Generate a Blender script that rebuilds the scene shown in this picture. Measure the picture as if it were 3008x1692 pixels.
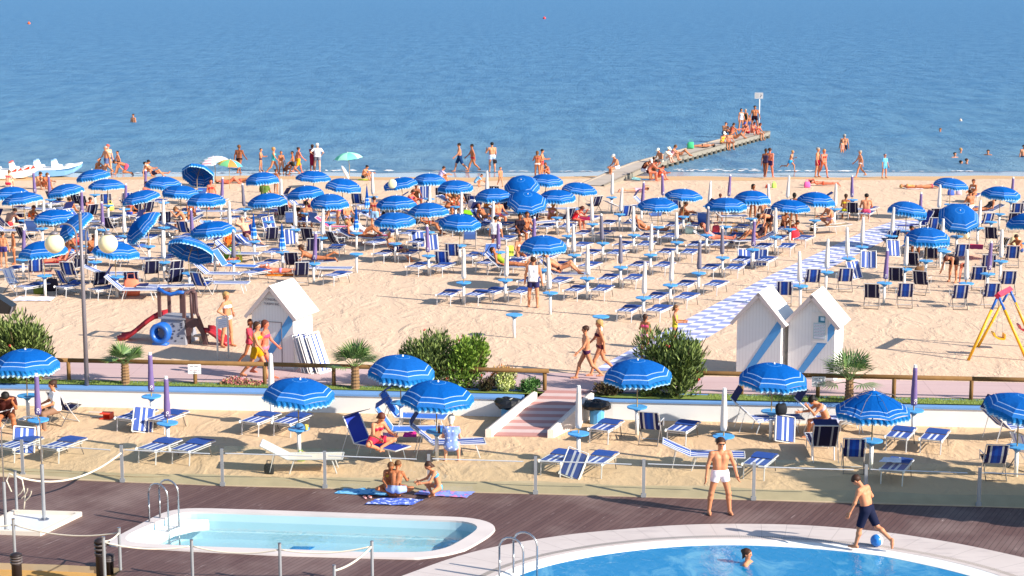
import bpy, math, random
import numpy as np
from mathutils import Vector, Matrix
from mathutils.geometry import tessellate_polygon

for _o in list(bpy.data.objects):
    bpy.data.objects.remove(_o, do_unlink=True)
SC = bpy.context.scene
COL = SC.collection
R = math.radians
random.seed(7)

# ------------------------------------------------------------------ camera, sky, sun, exposure
FPX, CX, CY, CAMZ = 5200.0, 1504.0, 846.0, 10.8
PITCH = math.atan(882.0 / FPX)
cam = bpy.data.cameras.new("camera")
cam_o = bpy.data.objects.new("camera", cam)
COL.objects.link(cam_o)
cam.sensor_width = 36.0
cam.lens = FPX / 3008.0 * 36.0
cam.clip_start = 0.5
cam.clip_end = 20000
cam_o.location = (0, 0, CAMZ)
cam_o.rotation_euler = (R(90) - PITCH, 0, 0)
SC.camera = cam_o

SUN_DIR = Vector((0.9, -0.44, 0)).normalized()      # horizontal direction towards the sun
SUN_EL = R(29)
w = bpy.data.worlds.new("World")
SC.world = w
w.use_nodes = True
nt = w.node_tree
bg = nt.nodes["Background"]
sky = nt.nodes.new("ShaderNodeTexSky")
sky.sky_type = 'NISHITA'
sky.sun_disc = False
sky.sun_elevation = SUN_EL
sky.sun_rotation = math.atan2(SUN_DIR.x, SUN_DIR.y)
sky.air_density = 1.0
sky.dust_density = 0.4
sky.ozone_density = 2.0
nt.links.new(sky.outputs[0], bg.inputs[0])
bg.inputs[1].default_value = 0.11
sun = bpy.data.lights.new("sun", 'SUN')
sun.energy = 5.0
sun.angle = R(0.5)
sun.color = (1.0, 0.93, 0.82)
sun_o = bpy.data.objects.new("sun", sun)
COL.objects.link(sun_o)
sdir = Vector((SUN_DIR.x * math.cos(SUN_EL), SUN_DIR.y * math.cos(SUN_EL), math.sin(SUN_EL)))
sun_o.rotation_euler = sdir.to_track_quat('Z', 'Y').to_euler()
sun_o.location = (30, -20, 40)
SC.view_settings.view_transform = 'Standard'
SC.view_settings.look = 'None'
SC.view_settings.exposure = 0.80
SC.view_settings.gamma = 1.0
SC.view_settings.use_curve_mapping = False

# ------------------------------------------------------------------ pixels of the photo -> points on a level plane
FWD = Vector((0, math.cos(PITCH), -math.sin(PITCH)))
UPV = Vector((0, math.sin(PITCH), math.cos(PITCH)))
SA, SCC = 4.2617, 3.6229
TILES = {}
for i, x in enumerate((0, 500, 1000, 1500, 2000, 2408)):
    TILES['A%d' % (i + 1)] = (x, 400, SA)
    TILES['B%d' % (i + 1)] = (x, 650, SA)
for i, x in enumerate((0, 600, 1200, 1800, 2308)):
    TILES['C%d' % (i + 1)] = (x, 900, SCC)
    TILES['D%d' % (i + 1)] = (x, 1292, SCC)
TILES['J'] = (1900, 230, 4.39)
TILES['S'] = (0, 0, 1.0)
TILES['W'] = (0, 0, 0.85638)


def px(tile, x, y):
    a, b, s = TILES[tile]
    return a + x / s, b + y / s


def ray(X, Y):
    return FWD + Vector((1, 0, 0)) * ((X - CX) / FPX) + UPV * (-(Y - CY) / FPX)


def at(X, Y, z=0.0):
    d = ray(X, Y)
    t = (z - CAMZ) / d.z
    return Vector((d.x * t, d.y * t, z))


def tat(tile, x, y, z=0.0):
    return at(*px(tile, x, y), z)


def at_depth(X, Y, depth):
    d = ray(X, Y)
    t = depth / d.y
    return Vector((d.x * t, depth, CAMZ + d.z * t))


def to_px(p):
    v = Vector(p) - Vector((0, 0, CAMZ))
    f = v.dot(FWD)
    return CX + v.x / f * FPX, CY - v.dot(UPV) / f * FPX


# ------------------------------------------------------------------ materials
def lin(c):
    return c / 12.92 if c <= 0.04045 else ((c + 0.055) / 1.055) ** 2.4


def hexc(h):
    return tuple(lin(int(h[i:i + 2], 16) / 255.0) for i in (0, 2, 4)) + (1.0,)


MATS = {}


def mat(name, col, rough=0.7, metal=0.0, spec=0.3, var=0.0, vscale=8.0, bump=0.0, bscale=20.0, emit=None):
    if name in MATS:
        return MATS[name]
    m = bpy.data.materials.new(name)
    m.use_nodes = True
    n = m.node_tree
    b = n.nodes["Principled BSDF"]
    if isinstance(col, str):
        col = hexc(col)
    elif len(col) == 3:
        col = tuple(col) + (1.0,)
    b.inputs['Base Color'].default_value = col
    b.inputs['Roughness'].default_value = rough
    b.inputs['Metallic'].default_value = metal
    b.inputs['Specular IOR Level'].default_value = spec
    m.diffuse_color = col
    if var or bump:
        tc = n.nodes.new("ShaderNodeTexCoord")
        if var:
            t = n.nodes.new("ShaderNodeTexNoise")
            t.inputs['Scale'].default_value = vscale
            t.inputs['Detail'].default_value = 4
            n.links.new(tc.outputs['Object'], t.inputs['Vector'])
            r = n.nodes.new("ShaderNodeMapRange")
            r.inputs[3].default_value = 1 - var
            r.inputs[4].default_value = 1 + var
            n.links.new(t.outputs['Fac'], r.inputs[0])
            mx = n.nodes.new("ShaderNodeVectorMath")
            mx.operation = 'SCALE'
            mx.inputs[0].default_value = col[:3]
            n.links.new(r.outputs[0], mx.inputs['Scale'])
            n.links.new(mx.outputs[0], b.inputs['Base Color'])
        if bump:
            t = n.nodes.new("ShaderNodeTexNoise")
            t.inputs['Scale'].default_value = bscale
            t.inputs['Detail'].default_value = 3
            n.links.new(tc.outputs['Object'], t.inputs['Vector'])
            bp = n.nodes.new("ShaderNodeBump")
            bp.inputs['Strength'].default_value = bump
            n.links.new(t.outputs['Fac'], bp.inputs['Height'])
            n.links.new(bp.outputs[0], b.inputs['Normal'])
    MATS[name] = m
    return m


def ramp(n, stops, interp='LINEAR'):
    r = n.nodes.new("ShaderNodeValToRGB")
    r.color_ramp.interpolation = interp
    e = r.color_ramp.elements
    e[0].position, e[0].color = stops[0][0], stops[0][1]
    e[1].position, e[1].color = stops[1][0], stops[1][1]
    for p, c in stops[2:]:
        k = e.new(p)
        k.color = c
    return r


def new_mat(name, rough=0.7, spec=0.3):
    m = bpy.data.materials.new(name)
    m.use_nodes = True
    n = m.node_tree
    b = n.nodes["Principled BSDF"]
    b.inputs['Roughness'].default_value = rough
    b.inputs['Specular IOR Level'].default_value = spec
    MATS[name] = m
    return m, n, b


def noise(n, vec, scale, detail=4, rough=0.5, dist=0.0):
    t = n.nodes.new("ShaderNodeTexNoise")
    t.inputs['Scale'].default_value = scale
    t.inputs['Detail'].default_value = detail
    t.inputs['Roughness'].default_value = rough
    t.inputs['Distortion'].default_value = dist
    n.links.new(vec, t.inputs['Vector'])
    return t


def mapping(n, vec, scale=(1, 1, 1), rot=(0, 0, 0)):
    m = n.nodes.new("ShaderNodeMapping")
    m.inputs['Scale'].default_value = scale
    m.inputs['Rotation'].default_value = rot
    n.links.new(vec, m.inputs['Vector'])
    return m.outputs[0]


def math_n(n, op, a, b=None, c=None):
    m = n.nodes.new("ShaderNodeMath")
    m.operation = op
    for i, v in enumerate((a, b, c)):
        if v is None:
            continue
        if isinstance(v, (int, float)):
            m.inputs[i].default_value = v
        else:
            n.links.new(v, m.inputs[i])
    return m.outputs[0]


def mixc(n, fac, a, b, mode='MIX'):
    m = n.nodes.new("ShaderNodeMix")
    m.data_type = 'RGBA'
    m.blend_type = mode
    for i, v in ((0, fac), (6, a), (7, b)):
        if isinstance(v, (int, float)):
            m.inputs[i].default_value = v
        elif isinstance(v, tuple):
            m.inputs[i].default_value = v
        else:
            n.links.new(v, m.inputs[i])
    return m.outputs[2]


def gpos(n):
    return n.nodes.new("ShaderNodeNewGeometry").outputs['Position']


# sand
def sand_mat(name, c1, c2, cd, fs=1.0):
    m, n, b = new_mat(name, 0.95, 0.1)
    P = gpos(n)
    big = noise(n, P, 0.35, 3)
    mid = noise(n, mapping(n, P, (1, 0.55, 1)), 5.0 * fs, 4, 0.62)
    track = noise(n, mapping(n, P, (1, 0.5, 1), (0, 0, 0.4)), 1.1, 3, 0.6, 0.8)
    fine = noise(n, P, 30, 2, 0.6)
    c = mixc(n, big.outputs['Fac'], hexc(c1), hexc(c2))
    mm = n.nodes.new("ShaderNodeMapRange")
    mm.inputs[1].default_value, mm.inputs[2].default_value = 0.64, 0.78
    n.links.new(mid.outputs['Fac'], mm.inputs[0])
    tm = n.nodes.new("ShaderNodeMapRange")
    tm.inputs[1].default_value, tm.inputs[2].default_value, tm.inputs[3].default_value = 0.42, 0.62, 0.25
    n.links.new(track.outputs['Fac'], tm.inputs[0])
    c = mixc(n, math_n(n, 'MULTIPLY', mm.outputs[0], math_n(n, 'MULTIPLY', tm.outputs[0], 0.85)), c, hexc(cd))
    n.links.new(c, b.inputs['Base Color'])
    h = math_n(n, 'MULTIPLY_ADD', fine.outputs['Fac'], 0.12, math_n(n, 'MULTIPLY', mid.outputs['Fac'], tm.outputs[0]))
    h = math_n(n, 'MULTIPLY_ADD', track.outputs['Fac'], 0.3, h)
    bp = n.nodes.new("ShaderNodeBump")
    bp.inputs['Strength'].default_value = 1.0
    bp.inputs['Distance'].default_value = 0.05
    n.links.new(h, bp.inputs['Height'])
    n.links.new(bp.outputs[0], b.inputs['Normal'])
    return m


M_SAND = sand_mat("dry_sand", 'cfb196', 'd9bca2', 'a87850')
M_NSAND = sand_mat("raked_sand", 'c9a986', 'd2b492', 'a27850', 0.8)

# sea
m, n, b = new_mat("sea_water", 0.45, 0.06)
P = gpos(n)
sx = n.nodes.new("ShaderNodeSeparateXYZ")
n.links.new(P, sx.inputs[0])
mr = n.nodes.new("ShaderNodeMapRange")
mr.inputs[1].default_value, mr.inputs[2].default_value = 98, 420
n.links.new(sx.outputs[1], mr.inputs[0])
dep = ramp(n, [(0.0, hexc('8598a4')), (0.03, hexc('6f92a8')), (0.10, hexc('5486a8')), (0.35, hexc('4479a2')), (1.0, hexc('3c739e'))])
n.links.new(mr.outputs[0], dep.inputs[0])
wav = noise(n, mapping(n, P, (1.0, 0.30, 1)), 0.42, 9, 0.80, 0.0)
wv2 = noise(n, mapping(n, P, (0.10, 0.25, 1)), 0.8, 3, 0.6)
patch = noise(n, mapping(n, P, (0.012, 0.035, 1)), 1.0, 3)
wr = n.nodes.new("ShaderNodeMapRange")
wr.inputs[1].default_value, wr.inputs[2].default_value = 0.42, 0.60
n.links.new(wav.outputs['Fac'], wr.inputs[0])
c = mixc(n, math_n(n, 'MULTIPLY', wr.outputs[0], 0.58), mixc(n, 0.2, dep.outputs[0], hexc('8cb0c8')), hexc('1f5c8c'))
c = mixc(n, math_n(n, 'MULTIPLY', patch.outputs['Fac'], 0.15), c, hexc('2f6a98'))
n.links.new(c, b.inputs['Base Color'])
bp = n.nodes.new("ShaderNodeBump")
bp.inputs['Strength'].default_value = 1.0
bp.inputs['Distance'].default_value = 0.5
n.links.new(math_n(n, 'MULTIPLY_ADD', wv2.outputs['Fac'], 1.5, wav.outputs['Fac']), bp.inputs['Height'])
n.links.new(bp.outputs[0], b.inputs['Normal'])

m, n, b = new_mat("wet_sand", 0.16, 0.6)
P = gpos(n)
t = noise(n, mapping(n, P, (0.1, 0.6, 1)), 1.0, 3)
n.links.new(mixc(n, t.outputs['Fac'], hexc('8c8a98'), hexc('9c9cac')), b.inputs['Base Color'])  # bluish tint puts the sky's reflection into the base colour
m, n, b = new_mat("damp_sand", 0.8, 0.2)
t = noise(n, mapping(n, gpos(n), (0.3, 0.6, 1)), 1.0, 4)
n.links.new(mixc(n, t.outputs['Fac'], hexc('c39b71'), hexc('d0ab82')), b.inputs['Base Color'])

# timber deck: boards run towards the sea, at a slant
m, n, b = new_mat("deck_boards", 0.6, 0.3)
P = gpos(n)
v = mapping(n, P, (1, 1, 1), (0, 0, R(27)))
sx = n.nodes.new("ShaderNodeSeparateXYZ")
n.links.new(v, sx.inputs[0])
bx = math_n(n, 'MULTIPLY', sx.outputs[0], 1 / 0.115)
fr = math_n(n, 'FRACT', bx)
fl = math_n(n, 'FLOOR', bx)
wn = n.nodes.new("ShaderNodeTexWhiteNoise")
wn.noise_dimensions = '1D'
n.links.new(fl, wn.inputs['W'])
gap = math_n(n, 'LESS_THAN', fr, 0.09)
grain = noise(n, mapping(n, v, (22, 1.5, 1)), 1.0, 4, 0.6)
worn = noise(n, P, 0.35, 4, 0.6)
c = mixc(n, wn.outputs['Value'], hexc('684c47'), hexc('7c605a'))
c = mixc(n, grain.outputs['Fac'], c, hexc('4b3433'))
gr = n.nodes.new("ShaderNodeMapRange")
gr.inputs[1].default_value, gr.inputs[2].default_value = 0.65, 0.75
n.links.new(grain.outputs['Fac'], gr.inputs[0])
c = mixc(n, math_n(n, 'MULTIPLY', gr.outputs[0], 0.85), c, hexc('b8a29c'))
wr = n.nodes.new("ShaderNodeMapRange")
wr.inputs[1].default_value, wr.inputs[2].default_value = 0.5, 0.75
n.links.new(worn.outputs['Fac'], wr.inputs[0])
c = mixc(n, math_n(n, 'MULTIPLY', wr.outputs[0], 0.75), c, hexc('917c76'))
c = mixc(n, math_n(n, 'MULTIPLY', gap, 0.85), c, hexc('1d1414'))
n.links.new(c, b.inputs['Base Color'])

M_STONE = mat("pool_stone", 'cdc2be', 0.55, var=0.14, vscale=1.3)
M_WHITE = mat("white_paint", 'e6e4e0', 0.45, spec=0.4)
M_CONC = mat("concrete", 'a09a8c', 0.9, var=0.15, vscale=3)
M_KERB = mat("mossy_concrete", 'b4a084', 0.9, var=0.22, vscale=2.2)
M_WALL = mat("white_render", 'e6e4e2', 0.85, var=0.06, vscale=1.2)
M_CAP = mat("blue_wall_paint", '6a94c8', 0.7, var=0.10, vscale=1.5)
M_GRASS = mat("lawn", '74843e', 0.9, var=0.35, vscale=6)
M_SOIL = mat("orange_soil", 'b98f52', 0.95, var=0.25, vscale=3)
M_STEEL = mat("steel", 'b9b9bd', 0.25, 0.9)
M_GALV = mat("galvanised", 'a2a4a8', 0.5, 0.5, var=0.1)
M_WOODRAIL = mat("log_wood", '7a5a34', 0.85, var=0.3, vscale=5)
M_ROPE = mat("rope", 'd8cdbb', 0.9)
M_ALU = mat("white_tube", 'd4d4d6', 0.35, 0.3)
M_DARKTUBE = mat("brown_tube", '6b625c', 0.5, 0.2)
M_TABLE = mat("table_blue", '4a9bd8', 0.4, spec=0.5)
M_TABLE2 = mat("table_deep_blue", '2f7fc4', 0.4, spec=0.5)
M_PURPLE = mat("purple_cover", '6f5c8c', 0.8, var=0.1, vscale=4)
M_GREYC = mat("grey_cover", '6b6878', 0.8, var=0.1, vscale=4)
M_WCOVER = mat("white_cover", 'd9d2cc', 0.8, var=0.1, vscale=4)
M_BLACK = mat("black_plastic", '1a1a1e', 0.35, spec=0.5)
M_NAVY = mat("navy_cloth", '1c2458', 0.8)
M_BLUE = mat("blue_cloth", '26488e', 0.75)
M_POLE = mat("bamboo_pole", 'a98e63', 0.5)
M_GLOBE = mat("cream_globe", 'efe0b4', 0.35, spec=0.4)
M_GREYP = mat("grey_post", '7c767c', 0.5, 0.3)
M_RED = mat("red_plastic", 'a82a34', 0.4, spec=0.5)
M_BROWN = mat("brown_plastic", '5e4444', 0.5)
M_PGREY = mat("stone_grey_plastic", '8d8e98', 0.6, var=0.1)
M_PBLUE = mat("blue_plastic", '2060b8', 0.4, spec=0.5)
M_YEL = mat("yellow_steel", 'e8a818', 0.4, spec=0.4)
M_EYE = mat("eye_dark", '20140f', 0.4)
M_LIP = mat("lip", 'a5564a', 0.6)


def stripes_mat(name, base, light, dark, stops, coord='x', rough=0.75):
    """lengthwise stripes driven by UV.x (0..1)"""
    m, n, b = new_mat(name, rough, 0.15)
    uv = n.nodes.new("ShaderNodeUVMap")
    s = n.nodes.new("ShaderNodeSeparateXYZ")
    n.links.new(uv.outputs[0], s.inputs[0])
    r = ramp(n, [(p, hexc(c)) for p, c in stops], 'CONSTANT')
    n.links.new(s.outputs[0], r.inputs[0])
    n.links.new(r.outputs[0], b.inputs['Base Color'])
    return m


S_LNG = stripes_mat("lounger_stripes", 0, 0, 0, [(0, '3e5496'), (0.22, '3c559c'), (0.30, 'd0d2dc'), (0.42, '3c559c'), (0.58, 'd0d2dc'), (0.70, '3c559c'), (0.92, '3e5496')])
S_HUT = stripes_mat("leaning_bed_cloth", 0, 0, 0, [(0, 'd8d8dc'), (0.24, '3450a8'), (0.36, 'd8d8dc'), (0.64, '3450a8'), (0.76, 'd8d8dc')])
S_DC = stripes_mat("chair_stripes", 0, 0, 0, [(0, '1d2250'), (0.16, 'b9bcc4'), (0.26, '20409a'), (0.44, '1f50b0'), (0.60, '20409a'), (0.74, 'b9bcc4'), (0.84, '1d2250')])
S_DCD = stripes_mat("dark_chair_stripes", 0, 0, 0, [(0, '16183a'), (0.18, '8f929c'), (0.26, '16183a'), (0.74, '8f929c'), (0.82, '16183a')])
S_BRN = stripes_mat("brown_chair_stripes", 0, 0, 0, [(0, '4c3424'), (0.2, 'd8b890'), (0.3, '4c3424'), (0.45, 'd8b890'), (0.55, '4c3424'), (0.7, 'd8b890'), (0.8, '4c3424')])
S_WB = stripes_mat("pale_stripes", 0, 0, 0, [(0, 'dfe0e8'), (0.2, '8c98d0'), (0.3, 'dfe0e8'), (0.7, '8c98d0'), (0.8, 'dfe0e8')])


def canopy_mat(name, base, base2, line, stops):
    m, n, b = new_mat(name, 0.9, 0.04)
    uv = n.nodes.new("ShaderNodeUVMap")
    s = n.nodes.new("ShaderNodeSeparateXYZ")
    n.links.new(uv.outputs[0], s.inputs[0])
    r = ramp(n, [(p, hexc(c)) for p, c in stops], 'CONSTANT')
    n.links.new(s.outputs[1], r.inputs[0])
    oi = n.nodes.new("ShaderNodeObjectInfo")
    tc = n.nodes.new("ShaderNodeTexCoord")
    t = noise(n, tc.outputs['Object'], 3.5, 4, .6)
    fade = mixc(n, math_n(n, 'MULTIPLY', oi.outputs['Random'], 0.06), r.outputs[0], hexc('5888b8'))
    v = math_n(n, 'MULTIPLY_ADD', t.outputs['Fac'], 0.34, 0.84)
    sc = n.nodes.new("ShaderNodeVectorMath")
    sc.operation = 'SCALE'
    n.links.new(fade, sc.inputs[0])
    n.links.new(v, sc.inputs['Scale'])
    n.links.new(sc.outputs[0], b.inputs['Base Color'])
    bp = n.nodes.new("ShaderNodeBump")
    bp.inputs['Strength'].default_value = 0.5
    bp.inputs['Distance'].default_value = 0.05
    n.links.new(t.outputs['Fac'], bp.inputs['Height'])
    n.links.new(bp.outputs[0], b.inputs['Normal'])
    return m


CAN_BLUE = canopy_mat("parasol_blue", 0, 0, 0, [(0, '0456a4'), (0.17, '5c94c8'), (0.182, '0452a0'), (0.70, '9cb4d4'), (0.722, '1458a6'), (0.85, '9cb4d4'), (0.872, '2568b2')])
VAL_BLUE = canopy_mat("parasol_valance", 0, 0, 0, [(0, '1668ac'), (0.45, '2c7cbc'), (0.74, 'a4c6de')])
CLOSEDC = canopy_mat("parasol_folded_cloth", 0, 0, 0, [(0, '03499a'), (0.58, 'a8c8f0'), (0.62, '1c64cc'), (0.72, 'a8c8f0'), (0.76, '2a78d6'), (0.90, 'a8d0f4')])


def seg_mat(name, cols, white_v=None):
    m, n, b = new_mat(name, 0.7, 0.2)
    uv = n.nodes.new("ShaderNodeUVMap")
    s = n.nodes.new("ShaderNodeSeparateXYZ")
    n.links.new(uv.outputs[0], s.inputs[0])
    k = len(cols)
    r = ramp(n, [(i / k, hexc(c)) for i, c in enumerate(cols)], 'CONSTANT')
    n.links.new(s.outputs[0], r.inputs[0])
    c = r.outputs[0]
    if white_v:
        wv = n.nodes.new("ShaderNodeMath")
        wv.operation = 'PINGPONG'
        n.links.new(s.outputs[1], wv.inputs[0])
        wv.inputs[1].default_value = white_v
        lt = math_n(n, 'GREATER_THAN', wv.outputs[0], white_v * 0.6)
        c = mixc(n, lt, hexc('eceae8'), c)
    n.links.new(c, b.inputs['Base Color'])
    return m


CAN_GREEN = seg_mat("parasol_mint", ['6fd8b0', 'a8e6cc'] * 4)
CAN_WHITE = seg_mat("parasol_pastel", ['8cc8d8', 'e8a0a8', 'a0c8e8', 'f0c8a8', '90c8c0', 'e8a0a8', '8cb8e0', 'e8b0b8'], 0.12)
CAN_RAIN = seg_mat("parasol_rainbow", ['e0a83c', '6cb878', 'd87840', '4c9cc0', 'e8c058', '70b880', 'd88848', '58a8c8'])


def leaf_mat(name, cols, rough=0.55):
    m, n, b = new_mat(name, rough, 0.3)
    g = n.nodes.new("ShaderNodeNewGeometry")
    k = len(cols)
    r = ramp(n, [(i / max(1, k - 1), hexc(c)) for i, c in enumerate(cols)])
    n.links.new(g.outputs['Random Per Island'], r.inputs[0])
    n.links.new(r.outputs[0], b.inputs['Base Color'])
    return m


# water of the two pools and the shower tray: clear tinted sheet with a glossy surface
def water_mat(name, tint, rough=0.02, bumpd=0.01, bs=6.0, body=None, bodyf=0.0, gloss=0.5):
    m = bpy.data.materials.new(name)
    m.use_nodes = True
    n = m.node_tree
    n.nodes.remove(n.nodes["Principled BSDF"])
    out = n.nodes["Material Output"]
    tr = n.nodes.new("ShaderNodeBsdfTransparent")
    tr.inputs[0].default_value = hexc(tint)
    gl = n.nodes.new("ShaderNodeBsdfGlossy")
    gl.inputs['Roughness'].default_value = rough
    fr = n.nodes.new("ShaderNodeFresnel")
    fr.inputs[0].default_value = 1.33
    P = gpos(n)
    t = noise(n, mapping(n, P, (1, 0.6, 1)), bs, 3, 0.5, 0.6)
    bp = n.nodes.new("ShaderNodeBump")
    bp.inputs['Strength'].default_value = 1
    bp.inputs['Distance'].default_value = bumpd
    n.links.new(t.outputs['Fac'], bp.inputs['Height'])
    n.links.new(bp.outputs[0], gl.inputs['Normal'])
    n.links.new(bp.outputs[0], fr.inputs['Normal'])
    first = tr.outputs[0]
    if body:
        df = n.nodes.new("ShaderNodeBsdfDiffuse")
        t2 = noise(n, mapping(n, P, (0.8, 0.35, 1), (0, 0, 0.3)), 1.6, 4, 0.6, 1.2)
        mr2 = n.nodes.new("ShaderNodeMapRange")
        mr2.inputs[1].default_value, mr2.inputs[2].default_value = 0.5, 0.68
        n.links.new(t2.outputs['Fac'], mr2.inputs[0])
        n.links.new(mixc(n, math_n(n, 'MULTIPLY', mr2.outputs[0], 0.5), hexc(body[0]), hexc(body[1])), df.inputs[0])
        mb = n.nodes.new("ShaderNodeMixShader")
        mb.inputs[0].default_value = bodyf
        n.links.new(tr.outputs[0], mb.inputs[1])
        n.links.new(df.outputs[0], mb.inputs[2])
        first = mb.outputs[0]
    mx = n.nodes.new("ShaderNodeMixShader")
    n.links.new(math_n(n, 'MULTIPLY', fr.outputs[0], gloss), mx.inputs[0])
    n.links.new(first, mx.inputs[1])
    n.links.new(gl.outputs[0], mx.inputs[2])
    n.links.new(mx.outputs[0], out.inputs[0])
    MATS[name] = m
    return m


W_KID = water_mat("kiddie_water", 'eefafa', gloss=0.35)
W_POOL = water_mat("pool_water", '6cc0f0', 0.04, 0.03, 5.0, ('0a84bc', '8ccce0'), 0.85, gloss=0.25)
W_TRAY = water_mat("tray_water", 'dfe8f0')


def glass_mat():
    m = bpy.data.materials.new("fence_glass")
    m.use_nodes = True
    n = m.node_tree
    n.nodes.remove(n.nodes["Principled BSDF"])
    out = n.nodes["Material Output"]
    tr = n.nodes.new("ShaderNodeBsdfTransparent")
    tr.inputs[0].default_value = hexc('f4f8f2')
    df = n.nodes.new("ShaderNodeBsdfDiffuse")
    df.inputs[0].default_value = hexc('b8c8b0')
    gl = n.nodes.new("ShaderNodeBsdfGlossy")
    gl.inputs['Roughness'].default_value = 0.02
    mx = n.nodes.new("ShaderNodeMixShader")
    mx.inputs[0].default_value = 0.035
    n.links.new(tr.outputs[0], mx.inputs[1])
    n.links.new(df.outputs[0], mx.inputs[2])
    m2 = n.nodes.new("ShaderNodeMixShader")
    m2.inputs[0].default_value = 0.05
    n.links.new(mx.outputs[0], m2.inputs[1])
    n.links.new(gl.outputs[0], m2.inputs[2])
    n.links.new(m2.outputs[0], out.inputs[0])
    return m


M_GLASS = glass_mat()

# ------------------------------------------------------------------ mesh building
class MB:
    def __init__(self):
        self.v, self.f, self.uv = [], [], []

    def add(self, vs, fs, uvs=None):
        o = len(self.v)
        self.v += [tuple(p) for p in vs]
        for i, f in enumerate(fs):
            self.f.append(tuple(o + k for k in f))
            if uvs is not None:
                self.uv.append([uvs[k] for k in f])
            else:
                self.uv.append([(0, 0)] * len(f))
        return self

    def box(self, c, s, M=None):
        cx, cy, cz = c
        a, b2, d = s[0] / 2, s[1] / 2, s[2] / 2
        vs = [Vector((cx + i * a, cy + j * b2, cz + k * d)) for i in (-1, 1) for j in (-1, 1) for k in (-1, 1)]
        if M is not None:
            vs = [M @ p for p in vs]
        fs = [(0, 1, 3, 2), (4, 6, 7, 5), (0, 4, 5, 1), (2, 3, 7, 6), (0, 2, 6, 4), (1, 5, 7, 3)]
        return self.add(vs, fs)

    def tube(self, pts, r, n=6, caps=True):
        pts = [Vector(p) for p in pts]
        rs = r if isinstance(r, (list, tuple)) else [r] * len(pts)
        vs, fs = [], []
        prev = None
        for i, p in enumerate(pts):
            if i == 0:
                d = pts[1] - pts[0]
            elif i == len(pts) - 1:
                d = pts[-1] - pts[-2]
            else:
                d = (pts[i + 1] - pts[i]).normalized() + (pts[i] - pts[i - 1]).normalized()
            d.normalize()
            if prev is None:
                a = Vector((1, 0, 0)) if abs(d.x) < 0.8 else Vector((0, 1, 0))
                u = d.cross(a).normalized()
            else:
                u = (prev - d * prev.dot(d)).normalized()
            prev = u
            v2 = d.cross(u)
            for k in range(n):
                t = 2 * math.pi * k / n
                vs.append(p + (u * math.cos(t) + v2 * math.sin(t)) * rs[i])
        for i in range(len(pts) - 1):
            for k in range(n):
                a, b2 = i * n + k, i * n + (k + 1) % n
                fs.append((a, b2, b2 + n, a + n))
        if caps:
            fs.append(tuple(reversed(range(n))))
            fs.append(tuple((len(pts) - 1) * n + k for k in range(n)))
        return self.add(vs, fs)

    def lathe(self, prof, c=(0, 0, 0), n=16, cap=True):
        vs, fs = [], []
        for r, z in prof:
            for k in range(n):
                t = 2 * math.pi * k / n
                vs.append((c[0] + r * math.cos(t), c[1] + r * math.sin(t), c[2] + z))
        for i in range(len(prof) - 1):
            for k in range(n):
                a, b2 = i * n + k, i * n + (k + 1) % n
                fs.append((a, b2, b2 + n, a + n))
        if cap:
            fs.append(tuple(reversed(range(n))))
            fs.append(tuple((len(prof) - 1) * n + k for k in range(n)))
        return self.add(vs, fs)

    def sphere(self, c, r, n=12, m=8, M=None):
        if isinstance(r, (int, float)):
            r = (r, r, r)
        vs = []
        for i in range(m + 1):
            a = math.pi * i / m
            for k in range(n):
                t = 2 * math.pi * k / n
                p = Vector((r[0] * math.sin(a) * math.cos(t), r[1] * math.sin(a) * math.sin(t), r[2] * math.cos(a)))
                if M is not None:
                    p = M @ p
                vs.append(p + Vector(c))
        fs = []
        for i in range(m):
            for k in range(n):
                a, b2 = i * n + k, i * n + (k + 1) % n
                fs.append((a, a + n, b2 + n, b2))
        return self.add(vs, fs)

    def prism(self, poly, z0, z1):
        n = len(poly)
        vs = [(p[0], p[1], z0) for p in poly] + [(p[0], p[1], z1) for p in poly]
        fs = [(i, (i + 1) % n, (i + 1) % n + n, i + n) for i in range(n)]
        fs.append(tuple(range(n, 2 * n)))
        fs.append(tuple(reversed(range(n))))
        return self.add(vs, fs)

    def mesh(self, name, material, smooth=False):
        me = bpy.data.meshes.new(name)
        me.from_pydata(self.v, [], self.f)
        uvl = me.uv_layers.new(name="UVMap")
        flat = []
        for u in self.uv:
            for a in u:
                flat += [a[0], a[1]]
        if len(flat) == len(uvl.data) * 2:
            uvl.data.foreach_set("uv", flat)
        if material:
            me.materials.append(material)
        if smooth:
            me.polygons.foreach_set("use_smooth", [True] * len(me.polygons))
        me.update()
        return me

    def build(self, name, material, parent=None, smooth=False, loc=None):
        return link(name, self.mesh(name, material, smooth), parent, loc)


def link(name, me, parent=None, loc=None):
    o = bpy.data.objects.new(name, me)
    COL.objects.link(o)
    if parent:
        o.parent = parent
    if loc:
        o.location = loc
    return o


def tag(o, label=None, cat=None, group=None, kind=None):
    if label:
        o['label'] = label
    if cat:
        o['category'] = cat
    if group:
        o['group'] = group
    if kind:
        o['kind'] = kind
    return o


def empty(name, loc=(0, 0, 0), rz=0.0, label=None, cat=None, group=None):
    o = bpy.data.objects.new(name, None)
    o.empty_display_size = 0.2
    COL.objects.link(o)
    o.location = loc
    o.rotation_euler = (0, 0, rz)
    return tag(o, label, cat, group)


def copy_tree(o, parent=None):
    c = o.copy()
    COL.objects.link(c)
    c.parent = parent
    for ch in KIDS.get(o.name, [x for x in o.children]):
        copy_tree(ch, c)
    return c


KIDS = {}
USED = set()


def copy_of(root, loc, rz=0.0, scale=None):
    if root.name not in KIDS:
        for q in [root] + list(root.children_recursive):
            KIDS[q.name] = list(q.children)
    if root.name not in USED:
        USED.add(root.name)
        c = root
    else:
        c = copy_tree(root)
    c.location = loc
    c.rotation_euler = (0, 0, rz)
    if scale:
        c.scale = (scale,) * 3
    return c


PLACED = {}


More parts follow.
